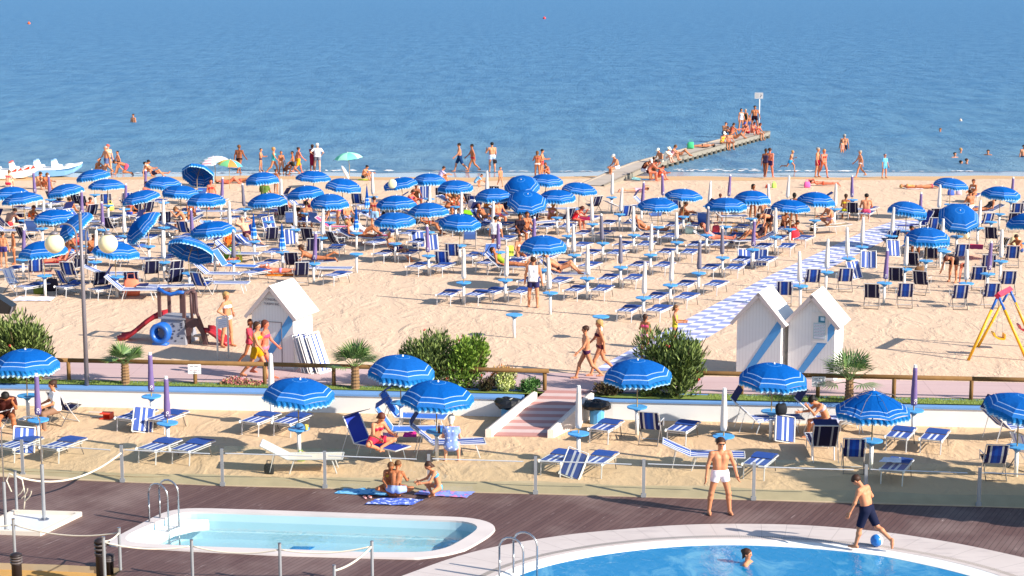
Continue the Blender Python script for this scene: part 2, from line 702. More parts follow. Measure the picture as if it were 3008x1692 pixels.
def struct(name, mb, material, smooth=False):
    return tag(mb.build(name, material, None, smooth), kind='structure')


def sheet(name, poly, z, material, kind='structure', holes=()):
    loops = [[Vector((p[0], p[1], 0)) for p in poly]] + [[Vector((p[0], p[1], 0)) for p in h] for h in holes]
    tri = tessellate_polygon(loops)
    vs = [(p.x, p.y, z) for l in loops for p in l]
    me = bpy.data.meshes.new(name)
    fs = []
    for t in tri:
        a, b2, c2 = [Vector(vs[i]) for i in t]
        fs.append(t if (b2 - a).cross(c2 - a).z > 0 else tuple(reversed(t)))
    me.from_pydata(vs, [], fs)
    me.materials.append(material)
    me.update()
    return tag(link(name, me), kind=kind)
# ------------------------------------------------------------------ figures: one continuous skin grown round a posed skeleton
def V(*a):
    return np.array(a, float)


def sdf_field(bones, lo, res, shape, k):
    F = np.full(shape, 0.3)
    ax = [lo[i] + res * np.arange(shape[i]) for i in range(3)]
    for a, ra, b, rb in bones:
        a, b = np.asarray(a, float), np.asarray(b, float)
        pad = max(ra, rb) + k + 2.5 * res
        mn, mx = np.minimum(a, b) - pad, np.maximum(a, b) + pad
        sl = []
        for i in range(3):
            s0 = max(0, int((mn[i] - lo[i]) / res))
            s1 = min(shape[i], int((mx[i] - lo[i]) / res) + 2)
            sl.append(slice(s0, max(s0, s1)))
        X, Y, Z = np.meshgrid(ax[0][sl[0]], ax[1][sl[1]], ax[2][sl[2]], indexing='ij')
        if X.size == 0:
            continue
        ab = b - a
        L = ab.dot(ab) + 1e-9
        t = np.clip(((X - a[0]) * ab[0] + (Y - a[1]) * ab[1] + (Z - a[2]) * ab[2]) / L, 0, 1)
        d = np.sqrt((X - a[0] - t * ab[0]) ** 2 + (Y - a[1] - t * ab[1]) ** 2 + (Z - a[2] - t * ab[2]) ** 2) - (ra + (rb - ra) * t)
        f = F[sl[0], sl[1], sl[2]]
        h = np.maximum(k - np.abs(f - d), 0) / k
        F[sl[0], sl[1], sl[2]] = np.minimum(f, d) - h * h * k * 0.25
    return F


def surface_nets(F, lo, res):
    nx, ny, nz = F.shape
    S = F < 0
    acc = np.zeros((nx - 1, ny - 1, nz - 1, 3))
    cnt = np.zeros((nx - 1, ny - 1, nz - 1))

    def blk(A, c):
        return A[c[0]:nx - 1 + c[0], c[1]:ny - 1 + c[1], c[2]:nz - 1 + c[2]]
    for axis in range(3):
        o1, o2 = [i for i in range(3) if i != axis]
        for u in (0, 1):
            for v in (0, 1):
                c0 = [0, 0, 0]
                c0[o1], c0[o2] = u, v
                c1 = list(c0)
                c1[axis] = 1
                f0, f1 = blk(F, c0), blk(F, c1)
                m = (f0 < 0) != (f1 < 0)
                t = np.where(m, f0 / np.where(m, f0 - f1, 1), 0)
                acc[..., axis] += t * m
                acc[..., o1] += u * m
                acc[..., o2] += v * m
                cnt += m
    mask = cnt > 0
    idx = np.full(mask.shape, -1)
    ii = np.argwhere(mask)
    idx[mask] = np.arange(len(ii))
    verts = (acc[mask] / cnt[mask][:, None] + ii) * res + np.asarray(lo)
    faces = []
    for axis in range(3):
        o1, o2 = [(1, 2), (2, 0), (0, 1)][axis]
        sl0 = [slice(1, -1)] * 3
        sl1 = [slice(1, -1)] * 3
        sl0[axis] = slice(0, F.shape[axis] - 1)
        sl1[axis] = slice(1, F.shape[axis])
        s0, s1 = S[tuple(sl0)], S[tuple(sl1)]
        for flip in (0, 1):
            e = (s0 & ~s1) if not flip else (~s0 & s1)
            p = np.argwhere(e)
            if not len(p):
                continue
            base = p.copy()
            base[:, o1] += 1
            base[:, o2] += 1
            q = []
            for du, dv in ((1, 1), (0, 1), (0, 0), (1, 0)):
                c = base.copy()
                c[:, o1] -= du
                c[:, o2] -= dv
                q.append(idx[c[:, 0], c[:, 1], c[:, 2]])
            q = np.stack(q, 1)
            if flip:
                q = q[:, ::-1]
            faces.append(q)
    faces = np.concatenate(faces) if faces else np.zeros((0, 4), int)
    faces = faces[(faces >= 0).all(1)]
    return verts, faces


def np_mesh(name, verts, faces, mats, midx=None):
    me = bpy.data.meshes.new(name)
    me.from_pydata(verts.tolist(), [], [tuple(int(i) for i in f) for f in faces])
    for m in mats:
        me.materials.append(m)
    me.polygons.foreach_set("use_smooth", [True] * len(me.polygons))
    if midx is not None:
        me.polygons.foreach_set("material_index", midx)
    me.update()
    return me


POSES = {
    'stand': dict(tl=3, tr=-3, kl=4, kr=3, al=6, ar=6, ul=4, ur=2, bl=14, br=12, el=14, er=12),
    'man': dict(tl=2, tr=-2, kl=2, kr=2, al=13, ar=12, ul=0, ur=2, bl=22, br=16, el=16, er=8, hp=6),
    'hips': dict(tl=4, tr=-6, kl=3, kr=3, al=8, ar=6, ul=-22, ur=-18, bl=42, br=38, el=70, er=68, inl=55, inr=50),
    'walk': dict(tp=3, tl=26, tr=-20, kl=12, kr=26, al=2, ar=2, ul=-20, ur=24, bl=8, br=8, el=16, er=22),
    'walk2': dict(tp=3, tl=-20, tr=26, kl=26, kr=12, al=2, ar=2, ul=24, ur=-20, bl=8, br=8, el=22, er=16),
    'run': dict(tp=14, tl=44, tr=-30, kl=40, kr=60, al=2, ar=2, ul=-35, ur=35, bl=14, br=14, el=70, er=70),
    'ball': dict(tp=10, tc=8, hp=38, tl=14, tr=-24, kl=4, kr=28, al=4, ar=8, ul=10, ur=-8, bl=16, br=34, el=10, er=46, inr=20),
    'phone': dict(tl=4, tr=-3, kl=3, kr=3, al=5, ar=5, ul=18, ur=10, bl=26, br=10, el=120, er=20, inl=30),
    'hold': dict(tl=3, tr=-3, kl=3, kr=3, al=6, ar=6, ul=20, ur=20, bl=14, br=14, el=70, er=70, inl=20, inr=20, hp=14),
    'kneesup': dict(tp=8, tc=20, hp=6, tl=128, tr=126, kl=110, kr=108, al=8, ar=8, ul=52, ur=50, bl=14, br=14, el=34, er=34, inl=14, inr=14),
    'cross': dict(tp=12, tc=16, hp=14, tl=88, tr=88, kl=118, kr=110, al=52, ar=50, ul=34, ur=30, bl=18, br=18, el=50, er=46, inl=16, inr=16, shin=1),
    'seat': dict(tp=2, tc=8, tl=82, tr=84, kl=82, kr=80, al=10, ar=8, ul=22, ur=22, bl=14, br=14, el=52, er=50, inl=14, inr=14),
    'seatlean': dict(tp=18, tc=26, hp=18, tl=82, tr=84, kl=76, kr=80, al=10, ar=12, ul=48, ur=46, bl=10, br=12, el=92, er=40, inl=20, inr=8),
    'deck': dict(tp=-34, tc=8, hp=14, tl=84, tr=86, kl=62, kr=56, al=8, ar=8, ul=12, ur=10, bl=20, br=20, el=62, er=60, inl=10, inr=10),
    'recline': dict(tp=-50, tc=6, hp=18, tl=90, tr=90, kl=4, kr=6, al=6, ar=6, ul=20, ur=16, bl=20, br=20, el=60, er=54, inl=24, inr=24),
    'reclineup': dict(tp=-55, tc=6, hp=20, tl=124, tr=112, kl=82, kr=64, al=6, ar=6, ul=16, ur=16, bl=18, br=18, el=50, er=50, inl=20, inr=20),
    'elbow': dict(tp=-42, tc=8, hp=8, tl=92, tr=118, kl=6, kr=76, al=6, ar=6, ul=-40, ur=-40, bl=20, br=20, el=40, er=40),
    'handshead': dict(tp=-38, tc=6, hp=14, tl=88, tr=88, kl=40, kr=44, al=10, ar=10, ul=120, ur=120, bl=50, br=50, el=120, er=120, inl=60, inr=60),
    'supine': dict(tp=-86, tl=90, tr=90, kl=4, kr=4, al=6, ar=6, ul=84, ur=84, bl=20, br=20, el=4, er=4),
    'supup': dict(tp=-86, tl=132, tr=130, kl=88, kr=86, al=6, ar=6, ul=84, ur=84, bl=20, br=20, el=4, er=4),
    'prone': dict(tp=87, hp=-12, tl=-88, tr=-88, kl=2, kr=4, al=7, ar=7, ul=150, ur=150, bl=40, br=40, el=-70, er=-70, inl=60, inr=60),
    'pronearm': dict(tp=70, tc=-16, hp=-44, tl=-88, tr=-88, kl=2, kr=30, al=7, ar=7, ul=20, ur=20, bl=14, br=14, el=60, er=60),
    'bend': dict(tp=72, tc=14, hp=6, tl=12, tr=4, kl=12, kr=6, al=6, ar=8, ul=20, ur=14, bl=8, br=8, el=10, er=14),
    'crouch': dict(tp=32, tc=20, hp=4, tl=112, tr=108, kl=128, kr=126, al=16, ar=16, ul=46, ur=40, bl=8, br=8, el=12, er=16, ft=0),
    'kneel': dict(tp=62, tc=14, hp=-6, tl=28, tr=22, kl=110, kr=106, al=8, ar=8, ul=12, ur=8, bl=6, br=6, el=6, er=6),
    'tread': dict(tl=10, tr=-8, kl=12, kr=16, al=12, ar=12, ul=50, ur=48, bl=40, br=40, el=30, er=30),
    'edge': dict(tp=10, tc=14, hp=8, tl=84, tr=82, kl=78, kr=84, al=6, ar=8, ul=24, ur=18, bl=10, br=10, el=34, er=36, inl=14, inr=14),
}


def skeleton(pose, sex, child):
    p = dict(tp=0, tc=0, hp=0, tl=0, tr=0, kl=0, kr=0, al=4, ar=4, ul=0, ur=0, bl=10, br=10, el=8, er=8, inl=0, inr=0, ft=None, shin=0)
    p.update(POSES[pose])
    r = math.radians

    def up(a):
        return V(0, -math.sin(r(a)), math.cos(r(a)))

    def fw(a):
        return V(0, -math.cos(r(a)), -math.sin(r(a)))
    J = {}
    a1, a2, a3 = p['tp'], p['tp'] + p['tc'] * 0.5, p['tp'] + p['tc']
    J['pel'] = V(0, 0, 0)
    J['waist'] = J['pel'] + up(a1) * 0.15
    J['chest'] = J['waist'] + up(a2) * 0.19
    J['neck'] = J['chest'] + up(a3) * 0.14
    ah = a3 + p['hp']
    J['skull'] = J['neck'] + up(a3 + p['hp'] * 0.4) * 0.07 + up(ah) * 0.11
    J['upc'], J['uph'], J['fwh'], J['upp'], J['fwc'] = up(a3), up(ah), fw(ah), up(a1), fw(a2)
    F = sex == 'f'
    sw = 0.155 if F else 0.178
    hw = 0.088 if F else 0.082
    if child:
        sw *= 0.9
    bones, tagd = [], {}

    def B(key, a, ra, b2, rb):
        bones.append((a, ra, b2, rb))
        tagd.setdefault(key, []).append((a, ra, b2, rb))
    ths = 0.92 if child else 1.0
    X = V(1, 0, 0)
    # torso
    wr = (0.082 if F else 0.094) * ths
    B('pelvis', J['pel'] - X * (hw - 0.01) - up(a1) * 0.0, 0.098 * ths, J['pel'] + X * (hw - 0.01), 0.098 * ths)
    for s in (-1, 1):
        B('belly', J['pel'] + X * s * 0.06 + up(a1) * 0.03, 0.09 * ths, J['waist'] + X * s * 0.048, wr)
        B('chest', J['waist'] + X * s * 0.048, wr, J['chest'] + X * s * (0.062 if F else 0.078), 0.096 * ths)
        B('chest', J['chest'] + X * s * 0.07, 0.09 * ths, J['neck'] + X * s * 0.085 - J['upc'] * 0.05, 0.058)
    B('chest', J['neck'] - X * (sw - 0.03) - J['upc'] * 0.035, 0.05, J['neck'] + X * (sw - 0.03) - J['upc'] * 0.035, 0.05)
    if F and not child:
        for s in (-1, 1):
            q = J['chest'] + X * s * 0.07 + J['fwc'] * 0.075 - up(a3) * 0.01
            B('chest', q, 0.052, q + J['fwc'] * 0.01, 0.045)
    # neck, head
    hk = 1.14 if child else 1.0
    B('neck', J['neck'] - J['upc'] * 0.03, 0.054, J['skull'] - J['uph'] * 0.05, 0.048)
    c = J['skull']
    B('head', c - J['uph'] * 0.062 + J['fwh'] * 0.03, 0.050 * hk, c + J['uph'] * 0.0 + J['fwh'] * 0.022, 0.068 * hk)
    B('head', c + J['uph'] * 0.035 + J['fwh'] * 0.012, 0.080 * hk, c + J['uph'] * 0.042 - J['fwh'] * 0.024, 0.082 * hk)
    nose = c + J['fwh'] * 0.092 * hk - J['uph'] * 0.012
    B('head', nose + J['uph'] * 0.028 - J['fwh'] * 0.006, 0.009, nose - J['uph'] * 0.008 + J['fwh'] * 0.006, 0.013)
    for s in (-1, 1):
        B('head', c + X * s * 0.078 * hk - J['fwh'] * 0.01 + J['uph'] * 0.01, 0.015, c + X * s * 0.082 * hk - J['fwh'] * 0.012 - J['uph'] * 0.018, 0.012)
    J['eyes'] = [c + J['fwh'] * 0.083 * hk + J['uph'] * 0.014 + X * s * 0.03 for s in (-1, 1)]
    J['mouth'] = c + J['fwh'] * 0.082 * hk - J['uph'] * 0.05
    # legs
    for s, T, K, A in ((1, p['tl'], p['kl'], p['al']), (-1, p['tr'], p['kr'], p['ar'])):
        hip = J['pel'] + X * s * hw - up(a1) * 0.035
        d = V(s * math.sin(r(A)), -math.sin(r(T)) * math.cos(r(A)), -math.cos(r(T)) * math.cos(r(A)))
        knee = hip + d * 0.415
        T2 = T - K
        if p['shin']:
            d2 = V(-s * 0.86, 0.18, -0.38)
            d2 /= np.linalg.norm(d2)
        else:
            A2 = A * 0.35
            d2 = V(s * math.sin(r(A2)), -math.sin(r(T2)) * math.cos(r(A2)), -math.cos(r(T2)) * math.cos(r(A2)))
        ank = knee + d2 * 0.40
        th = (0.088 if F else 0.083) * ths
        B('thigh%d' % s, hip, th, knee, 0.054 * ths)
        cm = knee + d2 * 0.12 - V(0, -math.cos(r(T2)), math.sin(r(T2))) * 0.014
        B('shin', knee, 0.051 * ths, cm, 0.055 * ths)
        B('shin', cm, 0.053 * ths, ank, 0.035)
        if p['ft'] is not None or abs(T2) < 50:
            fd, hu = V(0.10 * s, -1, -0.0), V(0, 0, -1)
        else:
            fd, hu = -V(0, math.cos(r(T2)), -math.sin(r(T2))) * 0.75 + d2 * 0.5, d2
        if p['shin']:
            fd, hu = V(-s * 0.6, -0.6, -0.1), V(0, 0, -1)
        fd = fd / np.linalg.norm(fd)
        heel = ank + hu * 0.035 - fd * 0.035
        B('foot', heel, 0.034, ank + hu * 0.04 + fd * 0.06, 0.034)
        B('foot', ank + hu * 0.04 + fd * 0.06, 0.033, ank + hu * 0.05 + fd * 0.15, 0.024)
        J['ank%d' % s] = ank
        J['hip%d' % s], J['knee%d' % s] = hip, knee
    # arms
    J['hands'] = []
    for s, U, Bd, E, I in ((1, p['ul'], p['bl'], p['el'], p['inl']), (-1, p['ur'], p['br'], p['er'], p['inr'])):
        sh = J['neck'] + X * s * sw - J['upc'] * 0.045
        d = V(s * math.sin(r(Bd)), -math.sin(r(U)) * math.cos(r(Bd)), -math.cos(r(U)) * math.cos(r(Bd)))
        el = sh + d * 0.28
        U2 = U + E
        b3 = r(Bd * 0.5 - I)
        d2 = V(s * math.sin(b3), -math.sin(r(U2)) * math.cos(b3), -math.cos(r(U2)) * math.cos(b3))
        wr2 = el + d2 * 0.245
        B('sho', sh - d * 0.0, 0.056 * ths, sh + d * 0.05, 0.050 * ths)
        B('uarm%d' % s, sh, 0.047 * ths, el, 0.037 * ths)
        B('farm', el, 0.037 * ths, wr2, 0.026)
        side = np.cross(d2, V(0, -math.cos(r(U2)), math.sin(r(U2))))
        side = side / (np.linalg.norm(side) + 1e-9)
        palm = wr2 + d2 * 0.075
        fwdn = np.cross(side, d2)
        for q in (-0.018, 0.018):
            B('hand', wr2 + d2 * 0.01, 0.022, palm + fwdn * q, 0.020)
        J['hands'].append((palm, d2, fwdn, side, s))
        J['sh%d' % s], J['el%d' % s] = sh, el
    return J, bones, tagd


def fingers(J):
    mb = MB()
    for palm, d, w_, nrm, s in J['hands']:
        n = -nrm * s
        for i, (o, L, sp) in enumerate(((0.027, 0.070, 0.12), (0.009, 0.080, 0.03), (-0.009, 0.074, -0.05), (-0.027, 0.058, -0.14))):
            a = palm + w_ * o + d * 0.005
            d1 = d * 0.95 + w_ * sp + n * 0.22
            d2 = d * 0.80 + w_ * sp + n * 0.60
            d1, d2 = d1 / np.linalg.norm(d1), d2 / np.linalg.norm(d2)
            b2 = a + d1 * L * 0.55
            mb.tube([a, b2, b2 + d2 * L * 0.45], [0.0095, 0.0085, 0.006], 5)
        a = palm - d * 0.05 + w_ * 0.03
        d1 = d * 0.55 + w_ * 0.75 + n * 0.25
        d1 = d1 / np.linalg.norm(d1)
        d2 = d * 0.9 + w_ * 0.25 + n * 0.3
        d2 = d2 / np.linalg.norm(d2)
        mb.tube([a, a + d1 * 0.035, a + d1 * 0.035 + d2 * 0.03], [0.012, 0.010, 0.007], 5)
    return mb


def grid_for(bones, res, pad=0.06):
    P = np.array([b[0] for b in bones] + [b[2] for b in bones])
    rr = max(max(b[1], b[3]) for b in bones)
    lo = P.min(0) - rr - pad
    hi = P.max(0) + rr + pad
    return lo, tuple(int(v) + 2 for v in (hi - lo) / res)


def coords(lo, res, shape):
    return np.meshgrid(*[lo[i] + res * np.arange(shape[i]) for i in range(3)], indexing='ij')


def plane(G, p, nrm):
    return (G[0] - p[0]) * nrm[0] + (G[1] - p[1]) * nrm[1] + (G[2] - p[2]) * nrm[2]


def infl(bs, d):
    return [(a, ra + d, b2, rb + d) for a, ra, b2, rb in bs]


def garment(kind, J, T, res):
    """a thin shell over the body, cut off at its hems; returns verts, faces"""
    up_, hip = J['upp'], J['pel']
    tor = T['pelvis'] + T['belly'] + T['chest']
    cut = []
    if kind in ('trunks', 'shorts', 'briefs', 'longshorts', 'trousers'):
        f, e = {'briefs': (0.02, 0.010), 'trunks': (0.34, 0.018), 'shorts': (0.5, 0.024), 'longshorts': (0.88, 0.026), 'trousers': (1.0, 0.02)}[kind]
        bs = infl(T['pelvis'] + T['belly'], e * 0.8)
        for s in (1, -1):
            h, k = J['hip%d' % s], J['knee%d' % s]
            q = h + (k - h) * f
            bs.append((h, 0.083 + e, q, 0.083 - 0.028 * f + e))
        if kind == 'trousers':
            bs += infl(T['shin'], 0.02)
        lo, sh = grid_for(bs, res)
        F = sdf_field(bs, lo, res, sh, 0.02)
        G = coords(lo, res, sh)
        top = 0.05 if kind == 'briefs' else 0.085
        F = np.maximum(F, plane(G, hip + up_ * top, up_))
        if kind not in ('trousers',):
            # hem: nothing beyond the cut on either thigh
            d1 = plane(G, J['hip1'] + (J['knee1'] - J['hip1']) * (f + (0.06 if kind == 'briefs' else 0.02)), (J['knee1'] - J['hip1']) / 0.415)
            d2 = plane(G, J['hip-1'] + (J['knee-1'] - J['hip-1']) * (f + (0.06 if kind == 'briefs' else 0.02)), (J['knee-1'] - J['hip-1']) / 0.415)
            dd = np.where(G[0] > 0, d1, d2)
            F = np.maximum(F, dd)
    elif kind == 'top':
        bs = infl(T['chest'], 0.009)
        lo, sh = grid_for(bs, res)
        F = sdf_field(bs, lo, res, sh, 0.02)
        G = coords(lo, res, sh)
        F = np.maximum(F, np.abs(plane(G, J['chest'], J['upc'])) - 0.045)
    elif kind == 'swimsuit':
        bs = infl(tor, 0.009)
        lo, sh = grid_for(bs, res)
        F = sdf_field(bs, lo, res, sh, 0.03)
        G = coords(lo, res, sh)
        F = np.maximum(F, plane(G, J['neck'] - J['upc'] * 0.07, J['upc']))
        F = np.maximum(F, -plane(G, hip - up_ * 0.07, up_))
    elif kind in ('shirt', 'tank'):
        bs = infl(tor, 0.026)
        if kind == 'shirt':
            for s in (1, -1):
                a, b2 = J['sh%d' % s], J['el%d' % s]
                bs.append((a, 0.068, a + (b2 - a) * 0.6, 0.062))
        lo, sh = grid_for(bs, res)
        F = sdf_field(bs, lo, res, sh, 0.03)
        G = coords(lo, res, sh)
        F = np.maximum(F, plane(G, J['neck'] + J['upc'] * 0.012, J['upc']))
        F = np.maximum(F, -plane(G, hip - up_ * 0.05, up_))
        if kind == 'tank':
            F = np.maximum(F, np.abs(G[0]) - 0.15)
    elif kind == 'dress':
        bs = infl(tor, 0.02)
        k = (J['knee1'] + J['knee-1']) / 2
        m_ = (J['hip1'] + J['hip-1']) / 2
        for s in (-1, 1):
            bs.append((m_ + V(s * 0.05, 0, 0), 0.13, k + V(s * 0.05, 0, 0), 0.12))
        for s in (1, -1):
            a, b2 = J['sh%d' % s], J['el%d' % s]
            bs.append((a, 0.064, a + (b2 - a) * 0.35, 0.064))
        lo, sh = grid_for(bs, res)
        F = sdf_field(bs, lo, res, sh, 0.04)
        G = coords(lo, res, sh)
        F = np.maximum(F, plane(G, J['neck'] + J['upc'] * 0.005, J['upc']))
    else:
        # hair and headgear
        c, u, f = J['skull'], J['uph'], J['fwh']
        bs = [(c + u * 0.036 + f * 0.008, 0.093, c + u * 0.044 - f * 0.026, 0.096)]
        if kind in ('long', 'bob', 'bun'):
            bs.append((c - f * 0.045 + u * 0.02, 0.075, c - f * 0.06 - u * 0.09, 0.058))
        if kind == 'long':
            bs.append((c - f * 0.062 - u * 0.08, 0.062, c - f * 0.09 - u * 0.25, 0.04))
            for s in (-1, 1):
                bs.append((c - f * 0.03 + V(s * 0.05, 0, 0), 0.048, c - f * 0.06 - u * 0.18 + V(s * 0.055, 0, 0), 0.03))
        if kind == 'bun':
            bs.append((c - f * 0.10 + u * 0.06, 0.045, c - f * 0.11 + u * 0.06, 0.045))
        lo, sh = grid_for(bs, res)
        F = sdf_field(bs, lo, res, sh, 0.03)
        G = coords(lo, res, sh)
        if kind in ('cap', 'hat'):
            F = np.maximum(F, -plane(G, c + u * 0.035, u))
        else:
            n1 = f * 0.72 - u * 0.69
            low = 0.055 if kind == 'short' else 0.30
            F = np.maximum(F, plane(G, c + f * 0.045 + u * 0.025, n1))
            F = np.maximum(F, -plane(G, c - u * low, u))
    v, fc = surface_nets(F, lo, res)
    if kind in ('cap', 'hat'):
        mb = MB()
        c, u, f = J['skull'] + J['uph'] * 0.045, J['uph'], J['fwh']
        X = V(1, 0, 0)
        nn = 14
        rr = 0.17 if kind == 'hat' else 0.0
        vs, fs = [], []
        for i in range(nn):
            t = 2 * math.pi * i / nn
            d = X * math.sin(t) + f * math.cos(t)
            ext = rr if kind == 'hat' else (0.10 + 0.08 * max(0, math.cos(t)) ** 0.7)
            vs += [c + d * 0.088, c + d * ext - u * 0.006, c + d * ext - u * 0.014, c + d * 0.088 - u * 0.01]
        for i in range(nn):
            j = (i + 1) % nn
            for k in range(4):
                a, b2 = i * 4 + k, i * 4 + (k + 1) % 4
                fs.append((a, b2, j * 4 + (k + 1) % 4, j * 4 + k))
        o = len(v)
        v = np.concatenate([v, np.array(vs)])
        fc = np.concatenate([fc, np.array(fs) + o])
    return v, fc


SKINS = {'pale': 'dca082', 'fair': 'c8845f', 'tan': 'ae6a44', 'brown': '8e5232', 'red': 'cf7458'}
BODYC = {}
M_SKIN = {}
for k_, h_ in SKINS.items():
    M_SKIN[k_] = mat("skin_" + k_, h_, 0.55, spec=0.35, var=0.07, vscale=5)


def cloth(col):
    return mat("cloth_" + col, col, 0.85, spec=0.1, var=0.05, vscale=12)


HAIRC = {'black': '17120f', 'brown': '3c2418', 'lbrown': '6b4628', 'blond': 'b08a54', 'grey': '9c948c', 'white': 'd8d2c8', 'auburn': '5a2a1c'}
GNAME = {'trunks': 'swim_trunks', 'shorts': 'swim_shorts', 'longshorts': 'long_shorts', 'trousers': 'trousers', 'briefs': 'swim_briefs', 'top': 'bikini_top',
         'swimsuit': 'swimsuit', 'shirt': 'shirt', 'tank': 'tank_top', 'dress': 'dress'}


def body_set(pose, sex, child, hair, garms, res):
    key = (pose, sex, child, hair, garms, res)
    if key in BODYC:
        return BODYC[key]
    J, bones, T = skeleton(pose, sex, child)
    lo, sh = grid_for(bones, res)
    F = sdf_field(bones, lo, res, sh, 0.028 if res < 0.014 else 0.032)
    v, f = surface_nets(F, lo, res)
    midx = None
    if res < 0.02:
        cen = v[f].mean(1)
        midx = np.zeros(len(f), int)
        for e in J['eyes']:
            midx[np.linalg.norm((cen - e) * V(0.8, 1, 1.5) if True else 0, axis=1) < 0.016] = 1
        midx[np.linalg.norm((cen - J['mouth']) * V(0.6, 1, 1.9), axis=1) < 0.016] = 2
        midx = midx.tolist() + [0] * 0
    fg = fingers(J)
    o = len(v)
    fv = np.array([list(p) for p in fg.v])
    if pose in ('seat', 'seatlean', 'edge', 'deck', 'tread'):
        z0 = -0.10
        c0 = V(0, 0, z0)
    else:
        z0 = v[:, 2].min()
        c0 = V(0, 0, z0)
        if POSES[pose].get('tp', 0) > -20 and abs(POSES[pose].get('tl', 0)) < 50:
            m_ = (J['ank1'] + J['ank-1']) / 2
            c0 = V(m_[0], m_[1] - 0.05, z0)
    allv = np.concatenate([v, fv]) - c0
    me = bpy.data.meshes.new("body_mesh")
    faces = [tuple(int(i) for i in q) for q in f] + [tuple(o + i for i in q) for q in fg.f]
    me.from_pydata(allv.tolist(), [], faces)
    for m_ in (M_SKIN['fair'], M_EYE, M_LIP):
        me.materials.append(m_)
    if midx:
        me.polygons.foreach_set("material_index", midx + [0] * len(fg.f))
    me.polygons.foreach_set("use_smooth", [True] * len(me.polygons))
    me.update()
    parts = []
    gs = list(garms) + ([hair] if hair and hair != 'bald' else [])
    for g in gs:
        gv, gf = garment(g, J, T, res)
        if len(gv):
            parts.append((g, np_mesh(g + "_mesh", gv - c0, gf, [M_WHITE])))
    BODYC[key] = (me, parts, J, c0)
    return BODYC[key]


def person(loc, pose, face=0, h=1.7, sex='m', hair='short', hc='brown', skin='fair', garms='', label='', group=None, res=0.022, tilt=None, cat='person'):
    """garms: 'trunks:1c2458 shirt:ffffff'"""
    child = h < 1.5
    gl = [g.split(':') for g in garms.split()]
    me, parts, J, c0 = body_set(pose, sex, child, hair, tuple(g[0] for g in gl), res)
    root = empty('person', loc, R(face), label, cat, group)
    s = h / 1.72
    root.scale = (s * (1.09 if sex == 'm' and not child else 1.0), s * (1.06 if sex == 'm' and not child else 1.0), s)
    b = link('body', me, root)
    b.material_slots[0].link = 'OBJECT'
    b.material_slots[0].material = M_SKIN[skin]
    cols = dict(gl)
    for g, gm in parts:
        if g in cols:
            o = link(GNAME[g], gm, root)
            c = cloth(cols[g])
        else:
            o = link({'cap': 'cap', 'hat': 'sun_hat'}.get(g, 'hair'), gm, root)
            c = cloth(hc) if len(hc) == 6 and hc not in HAIRC else mat("hair_" + hc, HAIRC[hc], 0.6, spec=0.3)
        o.material_slots[0].link = 'OBJECT'
        o.material_slots[0].material = c
    return root
# ------------------------------------------------------------------ ground, sea, pools, walls
def P2(lst, z):
    """photo points lying on the level z -> plan points"""
    return [at(x, y, z) for x, y in lst]


ZN, ZD = -0.60, -0.70           # sand by the pool, timber deck
SDIR = Vector((0.42, 0.907, 0))   # the way the rows of parasols run towards the sea

g = MB()
g.add([(-160, -40, -1.6), (160, -40, -1.6), (160, 112, -1.6), (-160, 112, -1.6)], [(0, 1, 2, 3)])
struct("ground", g, M_SAND)

# main beach, level with the promenade; seaward edge wavers
prom_far = [(-900, 1049), (165, 1063), (931, 1083.6), (1510, 1093), (2076, 1107), (3008, 1125), (4000, 1146)]
prom_near = [(-900, 1104), (166, 1116), (600, 1124), (1000, 1133), (1490, 1140), (1606, 1151), (1760, 1152), (2090, 1157), (3008, 1175), (4000, 1196)]
shore = []
for i in range(81):
    X = -1200 + i * 68
    shore.append((X, 519 + 2.2 * math.sin(X * 0.006) + 1.2 * math.sin(X * 0.023 + 1)))
wet_in = [(x, y - 12.5 - 1.5 * math.sin(x * 0.011)) for x, y in shore]
damp_in = [(x, y + 9 + 3.0 * math.sin(x * 0.009 + 2)) for x, y in shore]
pf = [Vector((-80, at(-900, 1049, 0).y, 0))] + P2(prom_far, 0) + [Vector((80, at(4000, 1146, 0).y, 0))]
sh = P2(shore, 0)
poly = pf + [Vector((95, sh[-1].y, 0))] + list(reversed(sh)) + [Vector((-95, sh[0].y, 0))]
sheet("beach_sand", poly, 0.0, M_SAND)
sheet("wet_sand", P2(shore, 0) + list(reversed(P2([(x, y - 14) for x, y in wet_in], 0))), 0.004, MATS["wet_sand"])
sheet("damp_sand", P2(damp_in, 0) + list(reversed(P2(shore, 0))), 0.006, MATS["damp_sand"])
seaedge = P2(wet_in, 0)
sheet("sea", [Vector((-4000, seaedge[0].y, 0))] + seaedge + [Vector((4000, seaedge[-1].y, 0)), Vector((9000, 9000, 0)), Vector((-9000, 9000, 0))], 0.010, MATS["sea_water"])

# foam of the last little breakers: ragged strips lying on the water
rnd = random.Random(5)
fm = MB()
m_foam = mat("foam", 'e8e6e6', 0.7, var=0.15, vscale=3)
def foam_run(x0, x1, y, th, zz):
    x = x0
    while x < x1:
        L = rnd.uniform(10, 45)
        n = max(3, int(L / 5))
        top, bot = [], []
        for i in range(n + 1):
            xx = x + L * i / n
            e = math.sin(math.pi * i / n)
            yy = y + rnd.uniform(-0.7, 0.7)
            top.append(at(xx, yy - th * e * rnd.uniform(0.3, 1), 0.0) + Vector((0, 0, zz)))
            bot.append(at(xx, yy + th * e * rnd.uniform(0.2, 0.7) + 0.05, 0.0) + Vector((0, 0, zz)))
        fm.add(bot + top, [(i, i + 1, n + 2 + i, n + 1 + i) for i in range(n)])
        x += L * rnd.uniform(0.8, 1.6)
foam_run(840, 1160, 502, 3.2, 0.03)
foam_run(1270, 1800, 504, 1.2, 0.032)
foam_run(1990, 2500, 503, 2.4, 0.03)
foam_run(2430, 2800, 504, 1.2, 0.034)
